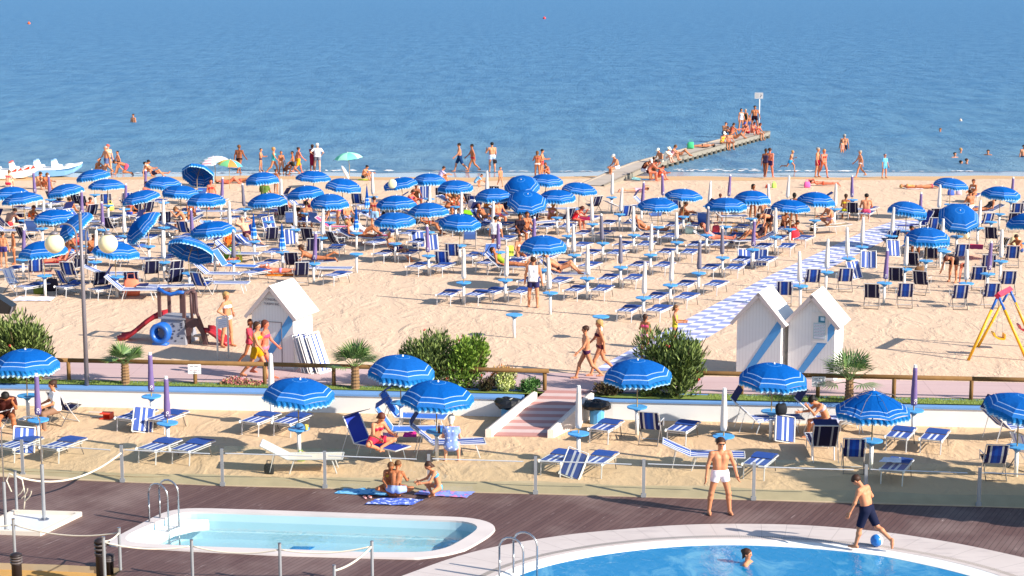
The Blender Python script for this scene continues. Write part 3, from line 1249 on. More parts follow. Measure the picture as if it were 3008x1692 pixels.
foam_run(2740, 2840, 503, 2.6, 0.03)
foam_run(1975, 2230, 499, 2.0, 0.036)
foam_run(-200, 300, 507, 1.0, 0.03)
foam_run(300, 860, 509, 1.3, 0.03)
tag(fm.build("foam", m_foam), 'thin broken white foam where small waves reach the beach', 'foam', kind='stuff')

# small real waves near the shore: low ridges of water
wv = MB()
for (x0, x1, y, hgt) in ((500, 1180, 496, 0.14), (2640, 3050, 502, 0.12), (1960, 2260, 496, 0.10), (2380, 2900, 470, .07), (-100, 500, 478, .07), (900, 1500, 470, .06)):
    a, b2 = at(x0, y, 0), at(x1, y, 0)
    n = 40
    vs = []
    for i in range(n + 1):
        t = i / n
        e = hgt * math.sin(math.pi * t) ** 0.5 * rnd.uniform(0.7, 1.1)
        c_ = a.lerp(b2, t) + Vector((0, math.sin(t * 17) * 0.35, 0))
        vs += [(c_.x, c_.y - 0.35, 0.012), (c_.x, c_.y, 0.012 + e), (c_.x, c_.y + 0.9, 0.012)]
    fs = []
    for i in range(n):
        o = i * 3
        fs += [(o, o + 3, o + 4, o + 1), (o + 1, o + 4, o + 5, o + 2)]
    wv.add(vs, fs)
tag(wv.build("waves", MATS["sea_water"], None, True), 'low ripples of sea water near the shore', 'waves', kind='stuff')

# promenade, lawn strip
m, n, b = new_mat("promenade_paving", 0.8, 0.2)
P = gpos(n)
sxx = n.nodes.new("ShaderNodeSeparateXYZ")
n.links.new(mapping(n, P, (1, 1, 1), (0, 0, R(3))), sxx.inputs[0])
gx = math_n(n, 'LESS_THAN', math_n(n, 'FRACT', math_n(n, 'MULTIPLY', sxx.outputs[0], 0.45)), 0.012)
gy = math_n(n, 'LESS_THAN', math_n(n, 'FRACT', math_n(n, 'MULTIPLY', sxx.outputs[1], 1.1)), 0.03)
t = noise(n, mapping(n, P, (0.3, 1.6, 1)), 1.0, 4)
c = mixc(n, t.outputs['Fac'], hexc('c6adaa'), hexc('b99a99'))
c = mixc(n, math_n(n, 'MULTIPLY', math_n(n, 'MAXIMUM', gx, gy), 0.35), c, hexc('8f7675'))
n.links.new(c, b.inputs['Base Color'])
pn = P2(prom_near, 0)
sheet("promenade", P2(prom_far, 0) + list(reversed(pn)), 0.012, m)
capb = [(-900, 1110), (0, 1125), (700, 1137), (1545, 1157)]
capb2 = [(1716, 1160), (1800, 1168), (3008, 1191), (4000, 1211)]
gl = [(-900, 1104), (166, 1116), (600, 1124), (1000, 1133), (1490, 1140), (1606, 1151)]
gr_ = [(1750, 1152.5), (2090, 1157), (3008, 1175), (4000, 1196)]
sheet("lawn_strip", P2(gl, 0) + list(reversed(P2(capb, -0.02))), -0.02, M_GRASS)
sheet("lawn_strip", P2(gr_, 0) + list(reversed(P2(capb2, -0.02))), -0.02, M_GRASS)

# retaining walls: white render with a sloping blue cap
def retaining(name, base, label):
    root = empty(name, (0, 0, 0), 0, label, 'wall')
    pts = [at(x, y, ZN) for x, y in base]
    w1, w2 = MB(), MB()
    nrm = Vector((0, 1, 0))
    for i in range(len(pts) - 1):
        a, b2 = pts[i], pts[i + 1]
        a2, b3 = a + nrm * 0.75, b2 + nrm * 0.75
        z0, z1 = -0.75, -0.12
        w1.add([(a.x, a.y, z0), (b2.x, b2.y, z0), (b2.x, b2.y, z1), (a.x, a.y, z1)], [(0, 1, 2, 3)])
        for p_, q_ in ((a, b2),):
            e = 0.035
            w2.add([(a.x, a.y - e, z1), (b2.x, b2.y - e, z1), (b2.x, b2.y - e, z1 + 0.05), (a.x, a.y - e, z1 + 0.05),
                    (a2.x, a2.y, z1 + 0.11), (b3.x, b3.y, z1 + 0.11), (a2.x, a2.y, z1 - 0.2), (b3.x, b3.y, z1 - 0.2),
                    (a.x, a.y + 0.01, z1), (b2.x, b2.y + 0.01, z1)],
                   [(0, 1, 2, 3), (3, 2, 5, 4), (4, 5, 7, 6), (0, 8, 9, 1)])
    for k, p in ((0, pts[0]), (1, pts[-1])):
        s_ = -1 if k == 0 else 1
        w2.box((p.x + s_ * 0.02, p.y + 0.36, -0.40), (0.045, 0.78, 0.70))
    w1.build('rendered_face', M_WALL, root)
    w2.build('painted_cap', M_CAP, root)
    return root
retaining("retaining_wall", [(-900, 1176), (0, 1190), (700, 1206), (1393, 1222), (1536, 1226)], 'white rendered retaining wall with blue top left of the ramp')
retaining("retaining_wall", [(1722, 1229), (1800, 1232), (3008, 1259), (4000, 1281)], 'white rendered retaining wall with blue top right of the ramp')

# sand strip between wall and deck
dk_far = [(-900, 1392), (0, 1401), (359, 1417), (654, 1428), (956, 1436), (1260, 1445), (1573, 1452), (1888, 1461), (2213, 1470), (2543, 1480), (2874, 1489), (3300, 1503), (4200, 1530)]
def _interp(L, x):
    for (x0, y0), (x1, y1) in zip(L[:-1], L[1:]):
        if x <= x1:
            return y0 + (y1 - y0) * (x - x0) / (x1 - x0)
    return L[-1][1]
dk_far = [(x, _interp(dk_far, x)) for x in range(-900, 4201, 50)]
_rk = random.Random(9)
kerb_far = [(x, y - (13 + 10 * min(1, max(0, x / 1300))) - 2.5 * math.sin(x * .013) + _rk.uniform(-1.2, 1.2)) for x, y in dk_far]
kf = P2(kerb_far, -0.64)
sheet("lower_sand", [kf[0]] + kf[1:] + [Vector((kf[-1].x, 49.5, 0)), Vector((kf[0].x, 49.5, 0))], ZN, M_NSAND)
kb = MB()
dfar = P2(dk_far, ZD)
for i in range(len(dfar) - 1):
    a, b2, c2, d2 = dfar[i], dfar[i + 1], kf[i + 1] + Vector((0, .12, 0)), kf[i] + Vector((0, .12, 0))
    kb.add([(a.x, a.y, ZD + .015), (b2.x, b2.y, ZD + .015), (c2.x, c2.y, ZN + .03), (d2.x, d2.y, ZN + .03), (a.x, a.y, -1.2), (b2.x, b2.y, -1.2)],
           [(0, 1, 2, 3), (4, 5, 1, 0)])
struct("kerb", kb, M_KERB)

# deck with holes for the pools
kid_out = [(310, 1600), (360, 1572), (420, 1540), (469, 1514), (505, 1502), (560, 1497), (620, 1498), (900, 1507), (1200, 1518), (1366, 1524), (1420, 1532), (1450, 1544), (1458, 1556), (1440, 1576), (1400, 1600), (1366, 1620),
           (1310, 1634), (1228, 1645), (1097, 1641), (821, 1633), (552, 1620), (373, 1609), (325, 1606)]
kid_in = [(364, 1590), (372, 1578), (420, 1556), (497, 1524), (524, 1513), (560, 1509), (620, 1510), (900, 1519), (1200, 1530), (1352, 1536), (1390, 1542), (1408, 1553), (1400, 1563), (1370, 1584), (1340, 1602), (1310, 1617),
          (1255, 1628), (1100, 1629), (821, 1619), (607, 1612), (414, 1602), (373, 1597)]
pool_out = [(1050, 1745), (1196, 1692), (1320, 1645), (1449, 1610), (1669, 1574), (1900, 1553), (2021, 1545), (2159, 1543), (2352, 1546), (2446, 1553), (2612, 1568), (2832, 1604), (3008, 1643), (3300, 1715), (3500, 1800),
            (3600, 1950), (3400, 2150), (2900, 2300), (2200, 2380), (1500, 2300), (1050, 2100), (900, 1900)]
pool_mid = [(1432, 1710), (1500, 1676), (1614, 1642), (1752, 1616), (1900, 1599), (1993, 1592), (2110, 1589), (2214, 1590), (2407, 1600), (2584, 1617), (2777, 1652), (2900, 1684), (3080, 1750), (3200, 1850), (3150, 2000), (2900, 2120), (2200, 2190), (1700, 2120), (1430, 1950), (1380, 1790)]
pool_in = [(1466, 1722), (1531, 1692), (1614, 1665), (1752, 1637), (1900, 1618), (1993, 1610), (2110, 1606), (2214, 1607), (2407, 1618), (2584, 1637), (2777, 1678), (2900, 1712), (3050, 1775), (3150, 1860), (3100, 1980), (2860, 2090), (2200, 2160), (1730, 2090), (1470, 1940), (1425, 1800)]
soil_edge = [(-900, 1632), (-100, 1650), (200, 1660), (363, 1669)]
pd = P2(dk_far, ZD)
deck_poly = pd + P2([(4600, 1700), (5200, 2500), (300, 3000), (180, 1830), (363, 1669)], ZD) + list(reversed(P2(soil_edge[:-1], ZD)))
KO, KI = P2(kid_out, ZD), P2(kid_in, ZD)
PO, PM, PI_ = P2(pool_out, ZD), P2(pool_mid, ZD), P2(pool_in, ZD - 0.06)
sheet("deck", deck_poly, ZD, MATS["deck_boards"], holes=[KO, PO])
sh_tray = P2([(39, 1508), (245, 1514), (119, 1575), (-75, 1568)], ZD)
sl = MB()
for (a, b2) in zip(P2(soil_edge, ZD)[:-1], P2(soil_edge, ZD)[1:]):
    sl.add([(a.x, a.y, ZD), (b2.x, b2.y, ZD), (b2.x, b2.y, ZD - .3), (a.x, a.y, ZD - .3)], [(0, 1, 2, 3)])
a, b2 = at(363, 1669, ZD), at(180, 1830, ZD)
sl.add([a, b2, (b2.x, b2.y, ZD - .3), (a.x, a.y, ZD - .3)], [(0, 1, 2, 3)])
struct("deck_edge", sl, M_KERB)
so = P2([(-900, 1600), (400, 1640)], ZD)
sheet("planting_soil", [so[0], so[1], Vector((so[1].x, 20, 0)), Vector((so[0].x, 20, 0))], ZD - 0.14, M_SOIL)


def band(mb, L1, L2, z1, z2, n=None):
    """closed ring of faces between two loops of equal length"""
    n = len(L1)
    mb.add([(p.x, p.y, z1) for p in L1] + [(p.x, p.y, z2) for p in L2], [(i, (i + 1) % n, n + (i + 1) % n, n + i) for i in range(n)])


def resample(L, n):
    L = list(L) + [L[0]]
    d = [0]
    for a, b2 in zip(L[:-1], L[1:]):
        d.append(d[-1] + (b2 - a).length)
    out = []
    for i in range(n):
        s_ = d[-1] * i / n
        k = max(j for j in range(len(d)) if d[j] <= s_)
        k = min(k, len(L) - 2)
        out.append(L[k].lerp(L[k + 1], (s_ - d[k]) / max(1e-9, d[k + 1] - d[k])))
    return out


def smooth_loop(L, n=96, it=3):
    L = resample(L, n)
    for _ in range(it):
        L = [(L[i - 1] + L[i] * 2 + L[(i + 1) % n]) / 4 for i in range(n)]
    return L


def align(A, B2):
    n = len(A)
    k = min(range(n), key=lambda s: sum((A[i] - B2[(i + s) % n]).length for i in range(0, n, 8)))
    return [B2[(i + k) % n] for i in range(n)]


def loft_pool(name, out, inn, z, lip, floor_z, m_cop, m_basin, m_water, wz, label, cat, water_label):
    A = smooth_loop(out, 128)
    B_ = align(A, smooth_loop(inn, 128))
    root = empty(name, (0, 0, 0), 0, label, cat)
    A0 = [a + (a - sum(A, Vector()) / len(A)).normalized() * 0.03 for a in A]
    mb = MB()
    band(mb, A0, A, z - 0.05, z + 0.04)
    band(mb, A, B_, z + 0.04, z + 0.05)
    band(mb, B_, B_, z + 0.05, z + 0.01)
    mb.build('coping', m_cop, root)
    bs = MB()
    cen = sum(B_, Vector()) / len(B_)
    S1 = [cen + (p - cen) * 0.965 for p in B_]
    S2 = [cen + (p - cen) * 0.95 for p in B_]
    band(bs, B_, B_, z + 0.01, wz - 0.22)
    band(bs, B_, S1, wz - 0.22, wz - 0.24)
    band(bs, S1, S2, wz - 0.24, floor_z)
    n_ = len(S2)
    bs.add([(p.x, p.y, floor_z) for p in S2], [tuple(range(n_))])
    bs.build('basin', m_basin, root)
    ws = MB()
    ws.add([(p.x, p.y, wz) for p in B_], [tuple(range(n_))])
    wo = ws.build('pool_water', m_water, root)
    wo['label'] = water_label
    return root, B_, cen


M_AQUA = mat("aqua_basin", 'aecbd4', 0.6, var=0.04, vscale=2)
M_PBAS = mat("blue_basin", '58a4d0', 0.6, var=0.06, vscale=2)
kidpool, KB, KC = loft_pool("kiddie_pool", KO, KI, ZD, 0.05, ZD - 0.55, M_STONE, M_AQUA, W_KID, ZD - 0.16, 'shallow rounded rectangular kiddie pool with pale aqua water', 'pool', 'clear pale aqua water')
# white curved seat steps in the kiddie pool's left end, blue floor drain and inlets
st = MB()
pp = P2([(370, 1592), (378, 1578), (420, 1558), (500, 1526), (530, 1514), (612, 1513), (614, 1523), (565, 1528), (510, 1541), (400, 1598)], ZD)
st.prism(pp, ZD - 0.27, ZD - 0.10)
st.build('seat_step', M_WHITE, kidpool)
dr = MB()
q = P2([(850, 1614), (862, 1605), (925, 1606), (908, 1616)], ZD - 0.54)
dr.prism(q, ZD - 0.548, ZD - 0.535)
dr.build('floor_drain', mat("drain_blue", '1c78b0', 0.5), kidpool)
for X, Y in ((667, 1575), (1197, 1596)):
    c_ = at(X, Y, ZD - 0.54)
    d_ = MB()
    d_.lathe([(0.12, 0), (0.12, 0.012), (0.02, 0.014)], (c_.x, c_.y, ZD - 0.549), 14)
    d_.build('inlet', MATS["drain_blue"], kidpool)

A = smooth_loop(PO, 128)
M1 = align(A, smooth_loop(PM, 128))
bigpool, PB, PC = loft_pool("swimming_pool", PO, PM, ZD, 0.05, ZD - 0.85, M_STONE, M_PBAS, W_POOL, ZD - 0.02, 'large round-edged swimming pool with bright blue water', 'pool', 'rippled bright blue water')
# paving joints and water stains of the big pool's rim
m, n, b = new_mat("pool_paving", 0.5, 0.3)
P = gpos(n)
s_ = n.nodes.new("ShaderNodeSeparateXYZ")
n.links.new(P, s_.inputs[0])
an = math_n(n, 'ARCTAN2', math_n(n, 'SUBTRACT', s_.outputs[1], PC.y), math_n(n, 'SUBTRACT', s_.outputs[0], PC.x))
jt = math_n(n, 'LESS_THAN', math_n(n, 'FRACT', math_n(n, 'MULTIPLY', an, 11.0)), 0.02)
ta = noise(n, P, 0.9, 5, 0.6)
tb = noise(n, mapping(n, P, (0.5, 2.5, 1)), 2.2, 4, 0.6)
c = mixc(n, ta.outputs['Fac'], hexc('d6cac4'), hexc('b9aba6'))
rb_ = n.nodes.new("ShaderNodeMapRange")
rb_.inputs[1].default_value, rb_.inputs[2].default_value = 0.55, 0.7
n.links.new(tb.outputs['Fac'], rb_.inputs[0])
c = mixc(n, math_n(n, 'MULTIPLY', rb_.outputs[0], 0.55), c, hexc('a79a98'))
c = mixc(n, math_n(n, 'MULTIPLY', jt, 0.6), c, hexc('857a76'))
n.links.new(c, b.inputs['Base Color'])
for q_ in bigpool.children:
    if q_.name.startswith('coping'):
        q_.data.materials[0] = m
# the white overflow lip just inside the coping
lp = MB()
I1 = align(M1, smooth_loop([Vector((p.x, p.y, 0)) for p in PI_], 128))
band(lp, M1, I1, ZD + 0.045, ZD - 0.012)
band(lp, I1, [p + (PC - p).normalized() * 0.03 for p in I1], ZD - 0.012, ZD - 0.2)
lip = lp.build('overflow_lip', M_WHITE, bigpool)
gm = MB()
for i in range(128):
    p = M1[i].lerp(A[i], 0.10)
    nx_ = M1[(i + 1) % 128].lerp(A[(i + 1) % 128], 0.10)
    for k in range(6):
        q_ = p.lerp(nx_, k / 6)
        d_ = (PC - q_).normalized()
        e = q_ + d_ * -0.13
        s_ = (nx_ - p).normalized() * 0.012
        gm.add([(q_.x - s_.x, q_.y - s_.y, ZD + .053), (q_.x + s_.x, q_.y + s_.y, ZD + .053), (e.x + s_.x, e.y + s_.y, ZD + .053), (e.x - s_.x, e.y - s_.y, ZD + .053)], [(0, 1, 2, 3)])
gm.build('overflow_grating', mat("grate_slots", '9c948e', 0.7), bigpool)

# shower tray
root = empty("shower_tray", (0, 0, 0), 0, 'shallow white stone shower basin on the deck at left edge', 'shower')
tr_ = smooth_loop(sh_tray, 64, 0)
cen = sum(tr_, Vector()) / 64
inn = [cen + (p - cen) * 0.88 for p in tr_]
mb = MB()
band(mb, tr_, tr_, ZD - 0.02, ZD + 0.09)
band(mb, tr_, inn, ZD + 0.09, ZD + 0.09)
band(mb, inn, inn, ZD + 0.09, ZD + 0.01)
mb.build('rim', mat("tray_stone", 'ddd0c0', 0.6, var=0.06), root)
mb = MB()
mb.add([(p.x, p.y, ZD + 0.012) for p in inn], [tuple(range(64))])
mb.build('basin_floor', mat("tray_floor", 'd4d6dc', 0.3, var=0.06, vscale=1.5), root)

def pole_thing(name, base_px, z, top_h, r, m_, label, cat, extra=None, sides=10, lean=0):
    p = at(base_px[0], base_px[1], z)
    root = empty(name, p, 0, label, cat)
    mb = MB()
    mb.tube([(0, 0, 0), (lean, 0, top_h)], r, sides)
    mb.build('pole', m_, root)
    if extra:
        extra(root)
    return root

def shower_extra(root):
    mb = MB()
    mb.tube([(0, 0, 1.1), (0.0, 0, 2.28), (-0.06, -0.04, 2.34), (-0.3, -0.2, 2.36)], 0.016, 8)
    mb.build('riser_pipe', M_STEEL, root)
    mb = MB()
    mb.lathe([(0.02, 0.05), (0.09, 0.01), (0.09, 0.0)], (-0.32, -0.21, 2.3), 12)
    mb.build('shower_head', M_STEEL, root)
    mb = MB()
    mb.lathe([(0.11, 0), (0.11, 0.02), (0.05, 0.05)], (0, 0, 0.0), 14)
    mb.build('foot_flange', M_STEEL, root)
pole_thing("outdoor_shower", (130, 1527), ZD + 0.01, 1.25, 0.04, M_GALV, 'steel outdoor shower post standing in the middle of the white tray', 'shower', shower_extra)
pole_thing("outdoor_shower", (18, 1562), ZD + 0.01, 1.1, 0.035, M_GALV, 'steel outdoor shower post at the left frame edge of the tray', 'shower', shower_extra)

# kiddie-pool and swimming-pool ladders
def ladder(name, a, b2, inward, z, label, hh=0.86, step_drop=0.62):
    root = empty(name, at(*a, z), 0, label, 'pool ladder')
    o = at(*a, z)
    for q in (a, b2):
        p = at(*q, z) - o
        pts = [(p.x, p.y, 0), (p.x, p.y, hh - 0.22)]
        for i in range(9):
            t = math.pi * i / 8
            c_ = 0.27
            k = inward * (c_ - c_ * math.cos(t))
            pts.append((p.x + k.x, p.y + k.y, hh - 0.22 + 0.24 * math.sin(t)))
        e = inward * 0.54
        pts.append((p.x + e.x, p.y + e.y, -step_drop))
        mb = MB()
        mb.tube(pts, 0.021, 8)
        mb.build('handrail', M_STEEL, root, True)
    pa, pb = at(*a, z) - o + inward * 0.54, at(*b2, z) - o + inward * 0.54
    for zz in (-0.12, -0.4):
        mb = MB()
        mb.tube([(pa.x, pa.y, zz), (pb.x, pb.y, zz)], 0.025, 6)
        mb.build('step', M_STEEL, root)
    return root
ladder("pool_ladder", (439, 1531), (470, 1519), Vector((0.85, -0.5, 0)).normalized(), ZD + .05, 'steel ladder with arched handrails at the kiddie pool')
ladder("pool_ladder", (1467, 1700), (1508, 1683), Vector((0.85, -0.5, 0)).normalized(), ZD + .05, 'steel ladder with arched handrails at the large blue pool')

# glass fence along the deck
posts = [(68, 1398), (360, 1416), (654, 1427), (955, 1434), (1260, 1444), (1573, 1451), (1890, 1460), (2213, 1469), (2541, 1477), (2874, 1487), (3220, 1500), (-220, 1390)]
posts.sort()
fence = empty("glass_fence", (0, 0, 0), 0, 'low clear glass fence with steel posts between deck and sand', 'glass fence')
pw = [at(x, y + 1, ZD) for x, y in posts]
for i, p in enumerate(pw):
    mb = MB()
    mb.box((p.x, p.y, ZD + 0.45), (0.07, 0.05, 0.90))
    fp = mb.build('post', M_GALV, fence)
    mb = MB()
    mb.box((p.x, p.y, ZD + 0.05), (0.12, 0.06, 0.08))
    mb.build('bracket', M_GALV, fp)
for a, b2 in zip(pw[:-1], pw[1:]):
    d_ = (b2 - a).normalized()
    a_, b_ = a + d_ * 0.09, b2 - d_ * 0.28
    mb = MB()
    mb.tube([(a_.x, a_.y - .03, ZD + 0.80), (b_.x, b_.y - .03, ZD + 0.78)], 0.014, 8)
    mb.build('handrail', M_ALU, fence)
    a_, b_ = a + d_ * 0.06, b2 - d_ * 0.06
    nn = Vector((-d_.y, d_.x, 0)) * 0.006
    mb = MB()
    mb.add([(a_ + nn)[:2] + (ZD + .03,), (b_ + nn)[:2] + (ZD + .03,), (b_ + nn)[:2] + (ZD + 0.97,), (a_ + nn)[:2] + (ZD + 0.97,),
            (a_ - nn)[:2] + (ZD + .03,), (b_ - nn)[:2] + (ZD + .03,), (b_ - nn)[:2] + (ZD + 0.97,), (a_ - nn)[:2] + (ZD + 0.97,)] if False else
           [(a_.x, a_.y, ZD + .03), (b_.x, b_.y, ZD + .03), (b_.x, b_.y, ZD + 0.97), (a_.x, a_.y, ZD + 0.97)], [(0, 1, 2, 3)])
    mb.build('glass_panel', M_GLASS, fence)

# rope posts round the kiddie pool and the ropes
rp = {}
for k, bx_, by_, h_, lab in (('a', 44, 1636, 0.80, 'steel rope post in front of the shower tray, beside the dark bollard'),
                             ('b', 354, 1674, 0.86, 'steel rope post at the corner of the deck by the kiddie pool'),
                             ('c', 309, 1712, 0.92, 'steel rope post right beside the tall dark bollard'),
                             ('d', 566, 1702, 0.80, 'steel rope post in front of the left half of the kiddie pool'),
                             ('e', 824, 1716, 0.82, 'steel rope post in front of the middle of the kiddie pool'),
                             ('f', 1094, 1716, 0.86, 'steel rope post in front of the right end of the kiddie pool'),
                             ('g', 983, 1754, 0.62, 'short steel rope post cut by the lower picture edge'),
                             ('h', 50, 1508, 0.95, 'steel rope post with hanging white loops, behind the shower tray')):
    def ex(root, h_=h_):
        mb = MB()
        mb.lathe([(0.034, 0), (0.036, 0.02), (0.0, 0.028)], (0, 0, h_), 10)
        mb.build('cap', M_STEEL, root)
    rp[k] = (pole_thing("rope_post", (bx_, by_), ZD, h_, 0.031, M_GALV, lab, 'post', ex), h_)

def rope(a, b2, sag, label, r=0.016, extra=None):
    pts = []
    for i in range(17):
        t = i / 16
        p = a.lerp(b2, t)
        pts.append(p - Vector((0, 0, sag * 4 * t * (1 - t))))
    mb = MB()
    mb.tube(pts, r, 6)
    return tag(mb.build("rope", M_ROPE, None, True), label, 'rope', 'ropes slung between the steel posts')

def ptop(k, f=0.86):
    o, h_ = rp[k]
    return Vector(o.location) + Vector((0, 0, h_ * f))
rope(ptop('a'), ptop('b', 0.9), 0.14, 'slack rope in front of the shower tray')
rope(ptop('b', 0.9), ptop('c', 0.92), 0.05, 'short rope between the two posts at the deck corner')
rope(ptop('c', 0.9), ptop('d'), 0.10, 'slack rope before the left end of the kiddie pool')
rope(ptop('d'), ptop('e'), 0.11, 'slack rope before the middle of the kiddie pool, left')
rope(ptop('e'), ptop('f', 0.9), 0.10, 'slack rope before the right part of the kiddie pool')
rope(ptop('f', 0.9), ptop('g', 0.85), 0.08, 'thick rope curving down to the short cut-off post', 0.022)
rope(ptop('a'), ptop('a') + Vector((-2.6, 0.2, 0.0)), 0.12, 'slack rope leaving the picture at lower left')
p360 = at(360, 1417, ZD) + Vector((0, 0, 0.72))
hp = ptop('h', 0.9)
rope(hp, p360, 0.36, 'thick white rope slung from the shower corner to the glass fence', 0.024)
mb = MB()
for k in range(3):
    pts = []
    for i in range(13):
        t = i / 12
        pts.append(hp + Vector((0.10 + 0.09 * k + 0.08 * math.cos(t * 2 * math.pi), -0.03 * k, -0.22 - 0.24 * math.sin(t * math.pi) - 0.05 * k)))
    mb.tube(pts, 0.016, 6)
mb.tube([hp, hp + Vector((0.15, 0, -0.08)), hp + Vector((0.2, 0, -0.45)), hp + Vector((0.16, 0, -0.75))], 0.016, 6)
mb.tube([hp, hp + Vector((-0.12, 0, 0.06)), hp + Vector((-0.2, 0, -0.1)), hp + Vector((-0.1, 0, -0.36))], 0.018, 6)
tag(mb.build("rope_coil", M_ROPE, None, True), 'coiled white rope end hanging on the post behind the shower tray', 'rope')

def bollard(bp, z, h_, label):
    p = at(*bp, z)
    root = empty("bollard_lamp", p, 0, label, 'bollard')
    mb = MB()
    mb.lathe([(0.10, 0), (0.10, h_ * 0.62), (0.115, h_ * 0.64)], (0, 0, 0), 14)
    mb.build('shaft', mat("bollard_brown", '2c2426', 0.5), root, True)
    for k in range(3):
        mb = MB()
        mb.lathe([(0.12, 0), (0.125, 0.02), (0.12, 0.035)], (0, 0, h_ * (0.66 + 0.09 * k)), 14)
        mb.build('louvre', mat("bollard_ring", '5a5252', 0.4), root, True)
    mb = MB()
    mb.lathe([(0.10, h_ * 0.64), (0.10, h_ * 0.9), (0.125, h_ * 0.9), (0.11, h_ * 0.96), (0.05, h_)], (0, 0, 0), 14)
    mb.build('head', MATS["bollard_brown"], root, True)
bollard((51, 1712), ZD - 0.14, 0.62, 'dark bollard lamp in front of the rope post at lower left')
bollard((299, 1716), ZD - 0.14, 0.95, 'tall dark bollard lamp at the corner post')
bollard((321, 1686), ZD - 0.14, 0.42, 'short dark bollard lamp behind the tall one')

# ramp from the lower sand up to the promenade
rb = P2([(1444, 1282), (1608, 1284)], ZN)
rt = P2([(1606, 1149), (1752, 1152)], 0.0)
rm = MB()
N = 15
ramp_root = empty("ramp", (0, 0, 0), 0, 'sloping ramp paved in pink and white bands down to the lower sand', 'ramp')
for kk, colr in ((0, 'b0807a'), (1, 'c2aaa6')):
    rm = MB()
    for i in range(N):
        if i % 2 != kk:
            continue
        t0, t1 = i / N, (i + 1) / N
        a, b2, c2, d2 = rb[0].lerp(rt[0], t0), rb[1].lerp(rt[1], t0), rb[1].lerp(rt[1], t1), rb[0].lerp(rt[0], t1)
        rm.add([(p.x, p.y, p.z + 0.03) for p in (a, b2, c2, d2)], [(0, 1, 2, 3)])
    rm.build('paving_band', mat("ramp_" + colr, colr, 0.8, var=0.1, vscale=4), ramp_root)
fr_ = MB()
a, b2 = rb
fr_.add([(a.x, a.y, -0.7), (b2.x, b2.y, -0.7), (b2.x, b2.y, ZN + .03), (a.x, a.y, ZN + .03)], [(0, 1, 2, 3)])
fr_.build('front_edge', mat("ramp_b0807a", 'b0807a'), ramp_root)
for s_, (a, b2) in ((-1, (rb[0], rt[0])), (1, (rb[1], rt[1]))):
    mb = MB()
    d_ = (b2 - a)
    e0, e1 = a - Vector((0, 0.1, 0)), a + d_ * 0.82
    X = Vector((0.08, 0, 0)) * (1 if s_ > 0 else -1)
    zt0, zt1 = ZN + 0.24, 0.10
    vs = []
    for p, zt in ((e0, zt0), (e1, zt1)):
        vs += [(p.x, p.y, -0.8), (p.x + X.x * 2, p.y, -0.8), (p.x + X.x * 2, p.y, zt - .03), (p.x + X.x, p.y, zt), (p.x, p.y, zt - .03)]
    fs = [(0, 1, 2, 3, 4), (9, 8, 7, 6, 5)] + [(i, i + 5, (i + 1) % 5 + 5, (i + 1) % 5) for i in range(5)]
    mb.add(vs, fs)
    mb.build('side_curb', mat("curb_pale", 'd9ccc2', 0.8, var=0.08), ramp_root)

# checkered walkway of rubber tiles
m, n, b = new_mat("checkered_tiles", 0.8, 0.2)
uv = n.nodes.new("ShaderNodeUVMap")
ck = n.nodes.new("ShaderNodeTexChecker")
ck.inputs['Scale'].default_value = 1.0
ck.inputs[1].default_value = hexc('d9d9e2')
ck.inputs[2].default_value = hexc('8a95c4')
n.links.new(uv.outputs[0], ck.inputs['Vector'])
t = noise(n, gpos(n), 3.0, 3)
tr_m = n.nodes.new("ShaderNodeMapRange")
tr_m.inputs[1].default_value, tr_m.inputs[2].default_value, tr_m.inputs[3].default_value, tr_m.inputs[4].default_value = 0.52, 0.70, 0.04, 0.45
t2_ = noise(n, mapping(n, gpos(n), (1, 0.6, 1)), 1.1, 5, 0.65)
n.links.new(t2_.outputs['Fac'], tr_m.inputs[0])
n.links.new(mixc(n, tr_m.outputs[0], ck.outputs[0], hexc('d2b094')), b.inputs['Base Color'])
wl = [at(1740, 1090, 0), at(2000, 948, 0), at(2258, 812, 0), at(2549, 676, 0), at(2631, 648, 0)]
wr_ = [p + Vector((1.62, -0.25, 0)) for p in wl]
mb = MB()
dist = 0
for i in range(len(wl) - 1):
    L_ = (wl[i + 1] - wl[i]).length
    u0, u1 = dist / 0.42, (dist + L_) / 0.42
    mb.add([tuple(wl[i])[:2] + (0.02,), tuple(wr_[i])[:2] + (0.02,), tuple(wr_[i + 1])[:2] + (0.02,), tuple(wl[i + 1])[:2] + (0.02,)],
           [(0, 1, 2, 3)], [(0.001, u0), (4.001, u0), (4.001, u1), (0.001, u1)])
    dist += L_
struct("walkway", mb, m)
WLINE = wl

# log fence along the promenade
def log_fence(label, ppx, ends):
    root = empty("log_fence", (0, 0, 0), 0, label, 'fence')
    for X, Y in ppx:
        p = at(X, Y, 0)
        mb = MB()
        mb.tube([(p.x, p.y, -0.1), (p.x, p.y, 0.52)], 0.055, 8)
        mb.build('post', M_WOODRAIL, root, True)
    pts = [at(X, Y, 0) + Vector((0, 0, 0.56)) for X, Y in ends]
    for a, b2 in zip(pts[:-1], pts[1:]):
        mb = MB()
        mb.tube([a, b2], 0.062, 8)
        mb.build('rail', M_WOODRAIL, root, True)
log_fence('low log fence along the promenade left of the ramp', [(-140, 1108), (203, 1116), (574, 1125), (778, 1128), (981, 1133), (1280, 1142), (1600, 1148)],
          [(-180, 1107), (203, 1116), (778, 1128), (1280, 1142), (1612, 1149)])
log_fence('low log fence along the promenade right of the ramp', [(1900, 1152), (2178, 1158), (2402, 1163), (2625, 1169), (2852, 1173), (3080, 1178)],
          [(1860, 1151), (2402, 1163), (2852, 1173), (3120, 1179)])

